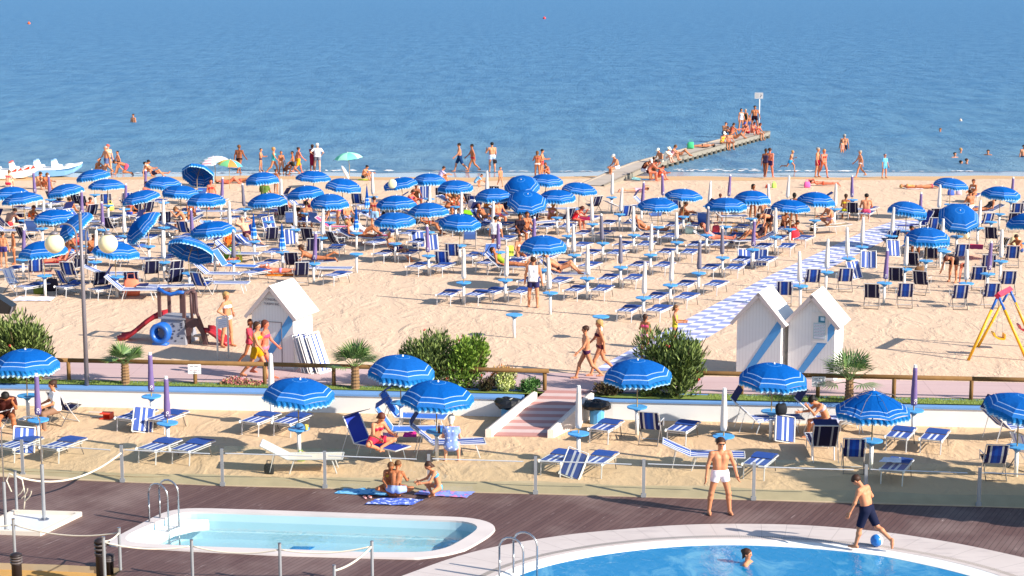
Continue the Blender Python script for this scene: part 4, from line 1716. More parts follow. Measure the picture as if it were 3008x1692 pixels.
# text helper: real letters, turned into a mesh
def letters(name, txt, size, m_, parent, loc, rot, extrude=0.002):
    cu = bpy.data.curves.new(name, 'FONT')
    cu.body = txt
    cu.size = size
    cu.align_x = 'CENTER'
    cu.extrude = extrude
    cu.resolution_u = 2
    ob = bpy.data.objects.new(name, cu)
    COL.objects.link(ob)
    bpy.context.view_layer.update()
    me = bpy.data.meshes.new_from_object(ob.evaluated_get(bpy.context.evaluated_depsgraph_get()))
    bpy.data.objects.remove(ob, do_unlink=True)
    me.materials.clear()
    me.materials.append(m_)
    o = link(name, me, parent)
    o.location, o.rotation_euler = loc, rot
    return o


M_INK = mat("grey_ink", '77707a', 0.7)
M_INKR = mat("reddish_ink", 'b09098', 0.7)
def notice(bp, label):
    p = at(*bp, 0)
    root = empty("notice_sign", p + Vector((0, -0.08, 0)), 0, label, 'sign')
    mb = MB()
    mb.box((0, 0, 0.42), (0.36, 0.015, 0.27))
    bd = mb.build('board', M_WHITE, root)
    mb = MB()
    mb.tube([(0, 0.03, 0), (0, 0.03, 0.36)], 0.04, 8)
    mb.build('post', M_WOODRAIL, root)
    for i, (wd, m_) in enumerate(((0.24, M_INK), (0.08, M_INK), (0.26, M_INKR), (0.13, M_INK))):
        mb = MB()
        z = 0.50 - i * 0.055
        k = int(wd / 0.024)
        for j in range(k):
            if (j * 7 + i) % 5 == 3:
                continue
            mb.box((-wd / 2 + (j + .5) * wd / k, -0.0085, z), (wd / k * 0.7, 0.002, 0.024 if i != 1 else 0.008))
        mb.build('lettering', m_, bd)
notice((574, 1126), 'small white notice board on a log post, left of the two walking women')
notice((2402, 1164), 'small white notice board in front of the right beach hut')

# changing huts
def hut(bc, rz, wd, dp, hw, hr, label, txt=False, posters=False):
    p = at(*bc, 0)
    root = empty("beach_hut", p, rz, label, 'beach hut')
    mb = MB()
    w2_ = wd / 2
    poly = [(-w2_, 0, 0), (w2_, 0, 0), (w2_, 0, hw), (0, 0, hr - .03), (-w2_, 0, hw)]
    mb.add(poly + [(x, dp, z) for x, y, z in poly], [(0, 1, 2, 3, 4), (9, 8, 7, 6, 5), (1, 6, 7, 2), (0, 4, 9, 5)])
    m_hut, n_, b_ = (MATS.get("hut_boards"), None, None)
    if not m_hut:
        m_hut, n_, b_ = new_mat("hut_boards", 0.6, 0.3)
        tc = n_.nodes.new("ShaderNodeTexCoord")
        s_ = n_.nodes.new("ShaderNodeSeparateXYZ")
        n_.links.new(tc.outputs['Object'], s_.inputs[0])
        v_ = math_n(n_, 'ADD', s_.outputs[0], s_.outputs[1])
        g_ = math_n(n_, 'LESS_THAN', math_n(n_, 'FRACT', math_n(n_, 'MULTIPLY', v_, 11)), 0.10)
        n_.links.new(mixc(n_, math_n(n_, 'MULTIPLY', g_, 0.5), hexc('e6e3e0'), hexc('c4bdb8')), b_.inputs['Base Color'])
    mb.build('walls', m_hut, root)
    sl_ = math.atan2(hr - hw, w2_)
    L_ = (w2_ + 0.16) / math.cos(sl_)
    for s_ in (-1, 1):
        M_ = Matrix.Translation((0, dp / 2, hr)) @ Matrix.Rotation(s_ * sl_, 4, 'Y')
        mb = MB()
        mb.box((s_ * L_ / 2, 0, 0.0), (L_, dp + 0.26, 0.045), M_)
        rf = mb.build('roof', mat("hut_roof", 'e4e2de', 0.6), root)
        mb = MB()
        mb.box((s_ * L_ / 2, -dp / 2 - 0.14, -0.03), (L_, 0.02, 0.10), M_)
        mb.build('bargeboard', mat("hut_trim", 'c4b4b0', 0.7), rf)
    # slanted blue band on the front
    mb = MB()
    y_ = -0.008
    mb.add([(w2_ - 0.01, y_, hw - 0.02), (w2_ - 0.01, y_, hw - 0.34), (-w2_ + 0.42, y_, 0.12), (-w2_ + 0.22, y_, 0.12), (w2_ - 0.06, y_, hw + 0.02)], [(0, 4, 3, 2, 1)])
    mb.build('blue_band', mat("hut_blue", '5b9ed6', 0.6, var=0.12, vscale=6), root)
    mb = MB()
    mb.box((0, -0.02, 0.03), (wd + 0.05, 0.03, 0.06))
    mb.box((w2_ + 0.015, dp / 2, 0.03), (0.03, dp, 0.06))
    mb.build('plinth', mat("hut_plinth", 'cfcac4', 0.8), root)
    dw = wd * 0.54
    if txt:
        mb = MB()
        x0 = -0.06
        for bx in (((x0 - dw / 2, -0.012, 0.68), (0.02, 0.012, 1.36)), ((x0 + dw / 2, -0.012, 0.68), (0.02, 0.012, 1.36)), ((x0, -0.012, 1.37), (dw + 0.02, 0.012, 0.02))):
            mb.box(*bx)
        mb.build('door', mat("door_line", '8d8486', 0.8), root)
        letters('lettering', "CONSORZIO", 0.088, M_INK, root, (0.02, -0.012, 1.985), (R(90), 0, 0)).scale = (0.92, 1.1, 1)
        letters('lettering', "TURISMO BAC", 0.088, M_INK, root, (0.0, -0.012, 1.86), (R(90), 0, 0)).scale = (0.86, 1.1, 1)
    if posters:
        mb = MB()
        mb.box((0.22, -0.014, 1.40), (0.34, 0.010, 0.46))
        pb = mb.build('notice_poster', mat("poster_grey", 'b4c4c8', 0.5), root)
        mb = MB()
        for i in range(5):
            mb.box((0.22, -0.021, 1.56 - i * 0.085), (0.29, 0.003, 0.055))
        mb.build('table_rows', mat("poster_paper", 'dcdce4', 0.6), pb)
        mb = MB()
        for i in range(4):
            for j in range(6):
                mb.box((0.11 + j * 0.045, -0.024, 1.56 - i * 0.085), (0.026, 0.002, 0.012))
        mb.build('print', M_INK, pb)
        mb = MB()
        mb.box((0.28, -0.014, 1.73), (0.19, 0.010, 0.18))
        pb = mb.build('picture_poster', mat("poster_teal", '3a7f98', 0.5), root)
        mb = MB()
        mb.box((0.30, -0.021, 1.745), (0.11, 0.003, 0.10))
        mb.build('poster_light', mat("poster_light", 'c4dce8', 0.5), pb)
        mb = MB()
        mb.box((0.22, -0.010, 1.50), (0.46, 0.006, 0.86))
        mb.build('backing_board', mat("backing", 'e2dcd6', 0.7), root)
    return root
hut((803, 1083), R(-20), 1.32, 1.22, 1.68, 2.42, 'white beach hut with dark lettering and blue band, left of the pair', txt=True)
hut((2226, 1108), R(-22), 1.26, 1.2, 1.70, 2.42, 'white beach hut with blue band and no posters, beside its twin')
hut((2380, 1115), R(-22), 1.30, 1.2, 1.70, 2.42, 'white beach hut with posters and timetable over its blue band', posters=True)

# twin-globe street lamp
p = at(258, 1189, ZN)
root = empty("street_lamp", p, 0, 'tall grey lamp post with two arched arms and cream globes', 'street lamp')
H_ = 4.72 - ZN
mb = MB(); mb.tube([(0, 0, 0), (0, 0, 0.25)], 0.09, 10); mb.build('base', M_GREYP, root, True)
mb = MB(); mb.tube([(0, 0, 0.2), (0, 0, 3.2), (0, 0, H_)], [0.065, 0.055, 0.045], 10); mb.build('pole', M_GREYP, root, True)
mb = MB(); mb.lathe([(0.045, 0), (0.05, 0.02), (0.0, 0.1)], (0, 0, H_), 10); mb.build('finial', M_GREYP, root, True)
z0 = H_ - 0.98
zg = H_ - 0.62
for s_ in (-1, 1):
    pts = [(0.10 * s_, 0, z0 - 0.25), (0.13 * s_, 0, z0), (0.13 * s_, 0, z0 + 0.42)]
    for i in range(1, 12):
        t = math.pi * i / 11
        pts.append((s_ * (0.13 + 0.30 * (1 - math.cos(t))), 0, z0 + 0.42 + 0.30 * math.sin(t)))
    pts.append((s_ * 0.73, 0, zg + 0.14))
    mb = MB(); mb.tube(pts, 0.024, 8); am = mb.build('arm', M_GREYP, root, True)
    mb = MB(); mb.lathe([(0.11, 0), (0.11, 0.05), (0.04, 0.09)], (s_ * 0.73, 0, zg + 0.06), 12); mb.build('globe_cap', M_GREYP, am, True)
    mb = MB(); mb.sphere((s_ * 0.73, 0, zg - 0.19), 0.265, 24, 16); mb.build('globe', M_GLOBE, root, True)
for zz in (z0 + 0.06, z0 - 0.22):
    mb = MB(); mb.box((0, 0, zz), (0.34, 0.03, 0.04)); mb.build('bracket', M_GREYP, root)

# corner of a dark awning-like lamp head at the left frame edge, mid height
p = at_depth(0, 905, 40)
root = empty("spotlight_box", p, 0, 'dark box of a floodlight reaching in from the left picture edge', 'floodlight')
mb = MB()
mb.add([(-0.9, 0, -0.1), (0.22, 0, -0.14), (0.28, 0, 0.02), (-0.05, 0, 0.25), (-0.9, 0, 0.6), (-0.9, .4, -0.1), (0.22, .4, -0.14), (0.28, .4, 0.02), (-0.05, .4, 0.25), (-0.9, .4, 0.6)],
       [(0, 1, 2, 3, 4), (9, 8, 7, 6, 5)] + [(i, i + 5, (i + 1) % 5 + 5, (i + 1) % 5) for i in range(5)])
mb.build('housing', M_BLACK, root)
mb = MB(); mb.tube([(0.23, -0.02, -0.14), (0.29, -0.02, 0.03)], 0.02, 6); mb.build('rim', M_GREYP, root)
mb = MB(); mb.tube([(-0.75, 0.2, -0.1), (-0.75, 0.2, ZD - p.z)], 0.06, 8); mb.build('mast', M_GREYP, root)
# ------------------------------------------------------------------ parasols, stands, beds, chairs (one of each built, then copied)
def rib_jit(seed, panels=8):
    rn = random.Random(seed)
    k = 0.0 if seed == 0 else 1.0
    J_ = [(1 + k * rn.uniform(-.035, .03), k * rn.uniform(-.03, .03)) for _ in range(panels)]
    return J_ + J_[:1]


def canopy_mesh(name, mat_, Rr=0.9, H=0.40, panels=8, sub=3, steps=8, seed=0):
    JT = rib_jit(seed, panels)
    rs_ = random.Random(seed + 50)
    sg = [0.035 if not seed else rs_.uniform(.0, .06) for _ in range(panels + 1)]
    mb = MB()
    n = panels * sub
    vs, uvs, fs = [], [], []
    for j in range(steps + 1):
        t = j / steps
        ang = t * 1.12
        rr = Rr * math.sin(ang) / math.sin(1.12)
        z = -H * (1 - math.cos(ang)) / (1 - math.cos(1.12))
        z_row = z
        for i in range(n + 1):
            z = z_row
            k, f = divmod(i, sub)
            f /= sub
            a0, a1 = 2 * math.pi * k / panels, 2 * math.pi * (k + 1) / panels
            j0, j1 = JT[k % panels], JT[(k + 1) % panels]
            q0, q1 = 1 + (j0[0] - 1) * t, 1 + (j1[0] - 1) * t
            x = rr * ((1 - f) * math.cos(a0) * q0 + f * math.cos(a1) * q1)
            y = rr * ((1 - f) * math.sin(a0) * q0 + f * math.sin(a1) * q1)
            z += ((1 - f) * j0[1] + f * j1[1]) * t * t
            sag = sg[k % panels] * t * math.sin(math.pi * f)
            vs.append((x, y, z + sag * 0.6))
            uvs.append(((k + 0.5) / panels, t))
    w_ = n + 1
    me_f, me_uv = [], []
    for j in range(steps):
        for i in range(n):
            q = (j * w_ + i, (j + 1) * w_ + i, (j + 1) * w_ + i + 1, j * w_ + i + 1)
            me_f.append(q)
            k = i // sub
            me_uv.append([((k + .5) / panels, j / steps), ((k + .5) / panels, (j + 1) / steps), ((k + .5) / panels, (j + 1) / steps), ((k + .5) / panels, j / steps)])
    mb.v, mb.f, mb.uv = vs, me_f, me_uv
    return mb.mesh(name, mat_)


def valance_mesh(name, mat_, Rr=0.9, H=0.40, panels=8, drop=0.15, seed=1, js=0):
    rn = random.Random(seed)
    JT = rib_jit(js, panels)
    mb = MB()
    sub = 10
    vs, fs, uv = [], [], []
    n = panels * sub
    ring = []
    for i in range(n):
        k, f = divmod(i, sub)
        f /= sub
        a0, a1 = 2 * math.pi * k / panels, 2 * math.pi * (k + 1) / panels
        j0, j1 = JT[k], JT[k + 1]
        ring.append((Rr * ((1 - f) * math.cos(a0) * j0[0] + f * math.cos(a1) * j1[0]), Rr * ((1 - f) * math.sin(a0) * j0[0] + f * math.sin(a1) * j1[0]),
                     -H + 0.02 * math.sin(math.pi * f) + (1 - f) * j0[1] + f * j1[1]))
    for i in range(n):
        x, y, z = ring[i]
        d = drop * (0.86 + 0.22 * (i % 2)) + rn.uniform(-.012, .012)
        s_ = 1 + (0.02 if i % 2 else -0.02)
        vs += [(x, y, z), (x * s_, y * s_, z - d * 0.6), (x * s_ * 0.99, y * s_ * 0.99, z - d)]
    for i in range(n):
        a, b2 = i * 3, ((i + 1) % n) * 3
        fs += [(a, a + 1, b2 + 1, b2), (a + 1, a + 2, b2 + 2, b2 + 1)]
        uv += [[(0, 0), (0, .6), (0, .6), (0, 0)], [(0, .6), (0, 1), (0, 1), (0, .6)]]
    mb.v, mb.f, mb.uv = vs, fs, uv
    return mb.mesh(name, mat_)


CM = {'b': canopy_mesh("canopy_blue", CAN_BLUE), 'g': canopy_mesh("canopy_mint", CAN_GREEN, 0.78, 0.32), 'w': canopy_mesh("canopy_pastel", CAN_WHITE, 0.9, 0.36), 'r': canopy_mesh("canopy_rainbow", CAN_RAIN, 0.7, 0.30),
      'p': canopy_mesh("canopy_blue_pointed", CAN_BLUE, 0.92, 0.56)}
# pointed one: flatten the dome to a cone
me_ = CM['p']
for v_ in me_.vertices:
    r_ = math.hypot(v_.co.x, v_.co.y) / 0.92
    v_.co.z = -0.50 * r_ + 0.04 * math.sin(math.pi * r_)
VM = {'b': valance_mesh("valance_blue", VAL_BLUE), 'p': valance_mesh("valance_pointed", VAL_BLUE, 0.92, 0.50)}
CV = [(CM['b'], VM['b'])] + [(canopy_mesh("canopy_blue", CAN_BLUE, H=h_, seed=k_), valance_mesh("valance_blue", VAL_BLUE, H=h_, drop=d_, seed=k_, js=k_)) for k_, h_, d_ in ((1, .36, .17), (2, .43, .13), (3, .40, .18), (4, .34, .12))]
mb = MB(); mb.lathe([(0.03, -0.03), (0.02, 0.03), (0.0, 0.06)], (0, 0, 0), 8); FINIAL = mb.mesh("finial", M_WHITE)
mb = MB(); mb.tube([(0, 0, -0.72), (0, 0, -0.02)], 0.017, 6); UPOLE = mb.mesh("upper_pole", M_POLE)
mb = MB(); mb.tube([(0, 0, -0.62), (0, 0, 0.02)], 0.017, 6); LPOLE = mb.mesh("lower_pole", M_POLE)
mb = MB(); mb.tube([(0, 0, -1.3), (0, 0, 0.02)], 0.017, 6); LPOLE_L = mb.mesh("lower_pole_long", M_POLE)
mb = MB()
for i in range(8):
    a = 2 * math.pi * i / 8
    c_, s_ = math.cos(a), math.sin(a)
    mb.tube([(c_ * 0.02, s_ * 0.02, -0.03), (c_ * 0.5, s_ * 0.5, -0.14), (c_ * 0.87, s_ * 0.87, -0.385)], 0.006, 4)
    mb.tube([(c_ * 0.02, s_ * 0.02, -0.42), (c_ * 0.45, s_ * 0.45, -0.14)], 0.006, 4)
RIBS = mb.mesh("ribs", M_DARKTUBE)


def open_parasol(base, kind, tilt=0, az=0, H=1.98, turn=0.0, size=1.0):
    root = empty("parasol", base)
    jz = H - 0.72 * size
    if kind in ('g', 'w', 'r'):
        link("lower_pole", LPOLE_L, root, (0, 0, jz))
    else:
        link("lower_pole", LPOLE, root, (0, 0, jz))
    ax = Vector((math.cos(R(az)), math.sin(R(az)), 0))      # tips the top towards (sin az, -cos az)
    up_ = Matrix.Rotation(R(tilt), 4, Vector((math.cos(R(az)), math.sin(R(az)), 0)))
    M_ = Matrix.Translation((0, 0, jz)) @ up_ @ Matrix.Rotation(turn, 4, 'Z') @ Matrix.Translation((0, 0, 0.72 * size)) @ Matrix.Scale(size, 4)
    cme, vme = CV[int(abs(base[0] * 97 + base[1] * 31)) % 5] if kind == 'b' else (CM[kind], VM.get(kind))
    cn = link("canopy", cme, root)
    cn.matrix_local = M_
    if vme:
        link("valance", vme, cn)
    link("finial", FINIAL, cn)
    link("ribs", RIBS, cn)
    up2 = link("upper_pole", UPOLE, root)
    up2.matrix_local = M_
    return root


# closed parasols in their sleeves: bottom of the pole at the origin, height 1.94
def sleeve_mesh(name, m_, seed, z0=0.88, z1=1.86, r0=0.092, r1=0.052):
    rn = random.Random(seed)
    mb = MB()
    n = 9
    vs, fs = [], []
    st_ = 9
    for j in range(st_ + 1):
        t = j / st_
        r_ = r0 + (r1 - r0) * t
        if j == 0:
            r_ *= 0.75
        for i in range(n):
            a = 2 * math.pi * i / n
            k = r_ * (1 + rn.uniform(-.09, .09))
            vs.append((k * math.cos(a), k * math.sin(a), z0 + (z1 - z0) * t))
    for j in range(st_):
        for i in range(n):
            a, b2 = j * n + i, j * n + (i + 1) % n
            fs.append((a, b2, b2 + n, a + n))
    fs.append(tuple(reversed(range(n))))
    fs.append(tuple(st_ * n + i for i in range(n)))
    mb.add(vs, fs)
    return mb.mesh(name, m_, True)


CL = {}
for k_, m_ in (('w', M_WCOVER), ('p', M_PURPLE), ('d', M_GREYC)):
    root = empty("closed_parasol")
    link("sleeve", sleeve_mesh("sleeve_" + k_, m_, {'w': 3, 'p': 5, 'd': 9}[k_]), root)
    mb = MB(); mb.lathe([(0.046, 0), (0.05, 0.06), (0.04, 0.12), (0.045, 0.13)], (0, 0, 1.80), 9); mb.build('sleeve_cap', M_WHITE, root)
    mb = MB(); mb.tube([(0, 0, 0.68), (0, 0, 0.92)], 0.018, 6); mb.build('pole', M_POLE, root)
    if k_ == 'p':
        mb = MB()
        for i in range(8):
            a = 2 * math.pi * i / 8
            mb.box((0.026 * math.cos(a) + 0.02, -0.078, 1.02 + 0.026 * math.sin(a)), (0.018, 0.006, 0.018))
        for x in (-0.012, 0.052):
            mb.box((x, -0.074, 0.95), (0.016, 0.006, 0.04))
        mb.build('white_emblem', M_WHITE, root)
    CL[k_] = root
# bare folded one: furled striped cloth
root = empty("furled_parasol")
rn = random.Random(2)
mb = MB()
n = 16
prof = [(0.012, 1.93), (0.03, 1.7), (0.055, 1.45), (0.085, 1.2), (0.115, 0.98), (0.105, 0.86)]
vs, fs, uvs = [], [], []
for j, (r_, z) in enumerate(prof):
    for i in range(n + 1):
        a = 2 * math.pi * i / n
        k = r_ * (1.12 if i % 2 else 0.78)
        vs.append((k * math.cos(a), k * math.sin(a), z + (rn.uniform(-.03, .03) if j == 5 else 0)))
        uvs.append((0, (1.93 - z) / 1.07))
for j in range(len(prof) - 1):
    for i in range(n):
        a = j * (n + 1) + i
        fs.append((a, a + n + 1, a + n + 2, a + 1))
mb.v, mb.f = vs, fs
mb.uv = [[uvs[k] for k in f] for f in fs]
link("furled_cloth", mb.mesh("furled_cloth", CLOSEDC), root)
mb = MB(); mb.tube([(0, 0, 0.68), (0, 0, 1.96)], 0.018, 6); mb.build('pole', M_POLE, root)
CL['s'] = root

# stand: post with a round blue table
STAND = empty("parasol_stand")
mb = MB(); mb.tube([(0, 0, -0.05), (0, 0, 0.66)], 0.048, 10); mb.build('post', M_WHITE, STAND, True)
mb = MB(); mb.lathe([(0.055, 0), (0.14, 0.09), (0.13, 0.10)], (0, 0, 0.62), 12); mb.build('collar', M_TABLE2, STAND, True)
mb = MB(); mb.lathe([(0.15, -0.01), (0.26, 0.0), (0.265, 0.03), (0.25, 0.035), (0.05, 0.03)], (0, 0, 0.72), 20); mb.build('table_top', M_TABLE, STAND)


# --- beds
def rect_frame(mb, x0, x1, y0, y1, z, r):
    mb.tube([(x0, y0, z), (x0, y1, z)], r, 6)
    mb.tube([(x1, y0, z), (x1, y1, z)], r, 6)
    mb.tube([(x0, y0, z), (x1, y0, z)], r, 6)
    mb.tube([(x0, y1, z), (x1, y1, z)], r, 6)


def cloth_strip(pts, w_, seg=1, thick=0.012):
    """cloth following (y,z) points across width w_, with UV.x across; closed thin slab"""
    mb = MB()
    vs, uv, fs = [], [], []
    n = len(pts)
    for dz in (0, -thick):
        for y, z in pts:
            vs += [(-w_ / 2, y, z + dz), (w_ / 2, y, z + dz)]
            uv += [(0.001, 0), (0.999, 0)]
    for i in range(n - 1):
        fs.append((i * 2, i * 2 + 1, i * 2 + 3, i * 2 + 2))
        o = n * 2
        fs.append((o + i * 2, o + i * 2 + 2, o + i * 2 + 3, o + i * 2 + 1))
        fs.append((i * 2, i * 2 + 2, o + i * 2 + 2, o + i * 2))
        fs.append((i * 2 + 1, o + i * 2 + 1, o + i * 2 + 3, i * 2 + 3))
    mb.add(vs, fs, uv)
    return mb


# folded bed: near end at y=0 with white hinge knobs, running away along +y
LF = empty("folded_lounger")
mb = MB(); rect_frame(mb, -0.27, 0.27, 0, 1.12, 0.36, 0.016); rect_frame(mb, -0.25, 0.25, 0.05, 0.95, 0.30, 0.012); mb.build('frame', M_ALU, LF)
cloth_strip([(0.02, 0.375), (0.62, 0.372)], 0.5).build('mattress_cloth', S_LNG, LF)
cloth_strip([(0.60, 0.395), (0.86, 0.425), (1.12, 0.40)], 0.52).build('sunshade', M_BLUE, LF)
for sx_ in (-1, 1):
    mb = MB(); mb.tube([(sx_ * 0.25, 0.06, 0.36), (sx_ * 0.25, 0.02, 0.0)], 0.016, 6); mb.build('leg', M_ALU, LF)
    mb = MB(); mb.tube([(sx_ * 0.25, 0.85, 0.30), (sx_ * 0.25, 0.98, 0.0)], 0.012, 6); mb.build('leg', M_DARKTUBE, LF)
    mb = MB(); mb.sphere((sx_ * 0.28, -0.01, 0.35), (0.03, 0.05, 0.045), 8, 6); mb.build('hinge', M_WHITE, LF)


def lounger(back=35, cloth_m=None, shade=True, shade_m=None, name="sun_lounger", sh_up=60):
    """full-length bed; feet towards -y; pelvis of a lying figure over the origin"""
    root = empty(name)
    a = R(back)
    yb, zb = 0.18, 0.36
    L_ = 0.72
    te = (yb + L_ * math.cos(a), zb + L_ * math.sin(a))
    mb = MB()
    rect_frame(mb, -0.30, 0.30, -1.12, yb, 0.36, 0.018)
    for x in (-0.30, 0.30):
        mb.tube([(x, yb, zb), (x, te[0], te[1])], 0.018, 6)
        mb.tube([(x, yb + L_ * .5 * math.cos(a), zb + L_ * .5 * math.sin(a)), (x, yb + 0.42, 0.05 if back > 20 else 0.3)], 0.010, 5)
    mb.tube([(-0.30, te[0], te[1]), (0.30, te[0], te[1])], 0.018, 6)
    mb.build('frame', M_ALU, root)
    cloth_strip([(-1.10, 0.365), (-0.5, 0.345), (0.0, 0.345), (yb, 0.362)], 0.57).build('seat_cloth', cloth_m or S_LNG, root)
    cloth_strip([(yb + .01, 0.372), (yb + 0.36 * math.cos(a), zb + 0.36 * math.sin(a) - 0.015), (te[0], te[1])], 0.57).build('back_cloth', cloth_m or S_LNG, root)
    for y0_, y1_ in ((-0.86, -0.98), (0.02, 0.14)):
        for sx_ in (-1, 1):
            mb = MB(); mb.tube([(sx_ * 0.27, y0_, 0.36), (sx_ * 0.27, y1_, 0.0)], 0.016, 6); mb.build('leg', M_ALU, root)
    if shade:
        s_ = R(sh_up)
        mb = cloth_strip([(te[0], te[1] + 0.02), (te[0] - 0.20 * math.cos(s_), te[1] + 0.22 * math.sin(s_)), (te[0] - 0.40 * math.cos(s_), te[1] + 0.40 * math.sin(s_))], 0.58)
        mb.build('sunshade', shade_m or M_NAVY, root)
    for o in root.children_recursive:
        pass
    return root


LL = {'dark': lounger(58, S_DCD, sh_up=10), 'mid': lounger(42), 'high': lounger(62, mat('navy_blue_cloth', '22389a', .8), sh_up=20), 'low': lounger(24, shade=False), 'pink': lounger(36, mat("pink_towelling", 'd8507c', 0.9, var=.15), False), 'flat': lounger(4, shade=True, sh_up=5),
      'leop': lounger(4, mat("tan_blotched_towel", 'b49a74', 0.9, var=.5, vscale=9), False), 'white': lounger(28, mat("cream_towel", 'e4d8c8', 0.9, var=.06), False), 'blue': lounger(55, mat("sky_towel", '3c70c8', 0.85, var=.1), True, M_BLUE, sh_up=35)}


# --- folding deck chair; the sitter looks towards -y
def deck_chair(cloth_m):
    root = empty("deck_chair")
    cloth_strip([(0.33, 0.86), (0.22, 0.60), (0.10, 0.40), (-0.04, 0.345), (-0.22, 0.37), (-0.40, 0.43)], 0.47).build('sling', cloth_m, root)
    mb = MB()
    for x in (-0.26, 0.26):
        mb.tube([(x, 0.34, 0.88), (x, 0.02, 0.38), (x, -0.30, 0.0)], 0.014, 6)
    mb.tube([(-0.26, 0.34, 0.88), (0.26, 0.34, 0.88)], 0.014, 6)
    mb.tube([(-0.26, -0.30, 0.02), (0.26, -0.30, 0.02)], 0.012, 6)
    mb.build('back_frame', M_ALU, root)
    mb = MB()
    for x in (-0.24, 0.24):
        mb.tube([(x, -0.42, 0.44), (x, 0.02, 0.36), (x, 0.34, 0.0)], 0.014, 6)
    mb.tube([(-0.24, -0.42, 0.44), (0.24, -0.42, 0.44)], 0.014, 6)
    mb.tube([(-0.24, 0.34, 0.02), (0.24, 0.34, 0.02)], 0.012, 6)
    mb.build('seat_frame', M_DARKTUBE, root)
    for x in (-0.29, 0.29):
        mb = MB(); mb.tube([(x, 0.20, 0.62), (x, -0.28, 0.60)], 0.013, 6); mb.tube([(x, -0.26, 0.60), (x, -0.24, 0.40)], 0.010, 5); mb.build('armrest', M_ALU, root)
    return root


DC = {'b': deck_chair(S_DC), 'd': deck_chair(S_DCD), 'w': deck_chair(S_WB), 'n': deck_chair(S_BRN), 'u': deck_chair(mat("plain_blue_sling", '5078c8', 0.8))}

# --- bed folded up flat and stood on its side / leaning
FU = empty("folded_up_lounger")
mb = MB(); rect_frame(mb, -0.28, 0.28, 0, 0.98, 0.0, 0.018); rect_frame(mb, -0.26, 0.26, 0.04, 0.92, -0.10, 0.016); mb.build('frame', M_WHITE, FU)
mb = MB()
for k in range(2):
    vs = [(-0.25, 0.05, 0.006 - 0.11 * k), (0.25, 0.05, 0.006 - 0.11 * k), (0.25, 0.93, 0.006 - 0.11 * k), (-0.25, 0.93, 0.006 - 0.11 * k)]
    mb.add(vs, [(0, 1, 2, 3)], [(0.001, 0), (0.999, 0), (0.999, 1), (0.001, 1)])
mb.build('cloth_panel', S_LNG, FU)
mb = MB(); mb.tube([(-0.22, 0.2, -0.12), (-0.22, 0.7, -0.13)], 0.012, 6); mb.tube([(0.22, 0.2, -0.12), (0.22, 0.7, -0.13)], 0.012, 6); mb.build('folded_legs', M_ALU, FU)

TEMPL = list(CL.values()) + [STAND, LF, FU] + list(LL.values()) + list(DC.values())
REG = []            # (object, kind phrase, category, plan position) awaiting labels


def walk_x(y):
    for a, b2 in zip(WLINE[:-1], WLINE[1:]):
        if a.y <= y <= b2.y:
            return a.x + (b2.x - a.x) * (y - a.y) / (b2.y - a.y)
    a, b2 = WLINE[-2], WLINE[-1]
    return b2.x + (b2.x - a.x) / (b2.y - a.y) * (y - b2.y) if y > b2.y else WLINE[0].x


def region(p):
    if p.z < -0.3:
        return 'lower sand'
    if p.x > walk_x(p.y) + 0.8:
        return 'right beach'
    return 'left beach' if to_px(p)[0] < 1120 else 'middle beach'


def put(root, p, rz, phrase, cat, rot=None, label=None, group=None):
    c = copy_of(root, p, rz)
    if rot:
        c.rotation_euler = rot
    if label:
        tag(c, label, cat, group)
    else:
        tag(c, None, cat, group)
        REG.append((c, phrase, p.copy() if isinstance(p, Vector) else Vector(p)))
    return c


STANDS = []


def stand_at(p, what):
    c = put(STAND, p, random.uniform(0, 6), 'blue-topped stand', 'parasol stand', group='parasol stands with round blue tables')
    STANDS.append((p, what))
    return c


# tile x y [tilt az kind H] : the apex of each open canopy as seen
OPENS = """A1 1150 420 8 -90;A1 1340 537 0 0;A1 800 602 10 -90;A1 145 632 0 0;A1 270 703 6 -90;A1 2050 507 4 60;A1 1745 687 12 -70;A1 690 917 0 0
A1 1690 1060 44 -70;A1 850 1050 40 -75;A1 520 1312 4 -90;A1 1470 1325 8 90;A2 300 1312 36 160;A2 370 408 44 172;A2 140 617 4 90;A2 450 712 0 0
A2 1140 452 4 -90;A2 1210 717 4 -60;A2 1800 437 4 60;A2 1680 622 6 -90;A2 1990 727 4 0;A2 2180 532 8 80;A2 520 1068 6 -90
A3 740 522 10 -70;A3 1110 465 4 180;A3 1440 552 2 0;A3 700 742 0 0;A3 1100 832 0 0;A3 680 957 2 0;A3 1500 982 6 20;A3 1920 652 0 0
A3 2260 545 28 -10;A4 215 725 26 10;A4 450 477 4 60;A4 580 672 2 0;A4 880 587 8 60;A4 410 1250 4 0;A4 1850 777 4 0;A4 2180 662 4 60
A5 570 770 0 0;A5 890 682 0 0;A5 1700 702 4 60;A5 1390 800 4 60;A6 1665 528 8 60;A6 1120 822 8 80;A6 2280 632 4 60;A6 1760 930 34 0
A6 1350 1150 4 0;A6 2600 960 8 -90"""
for ln in OPENS.replace('\n', ';').split(';'):
    q = ln.split()
    t_, az_ = float(q[3]), float(q[4])
    top = tat(q[0], float(q[1]), float(q[2]), 1.98 - 0.72 * (1 - math.cos(R(t_))))
    off = 0.72 * math.sin(R(t_))
    base = Vector((top.x - off * math.sin(R(az_)), top.y + off * math.cos(R(az_)), 0))
    o = open_parasol(base, 'b', t_, az_, turn=random.uniform(0, 0.78), size=random.uniform(0.94, 1.0))
    tag(o, None, 'parasol', 'open blue striped parasols')
    REG.append((o, 'steeply tilted blue parasol' if t_ > 25 else 'open blue parasol', base))
    stand_at(base, 'o')
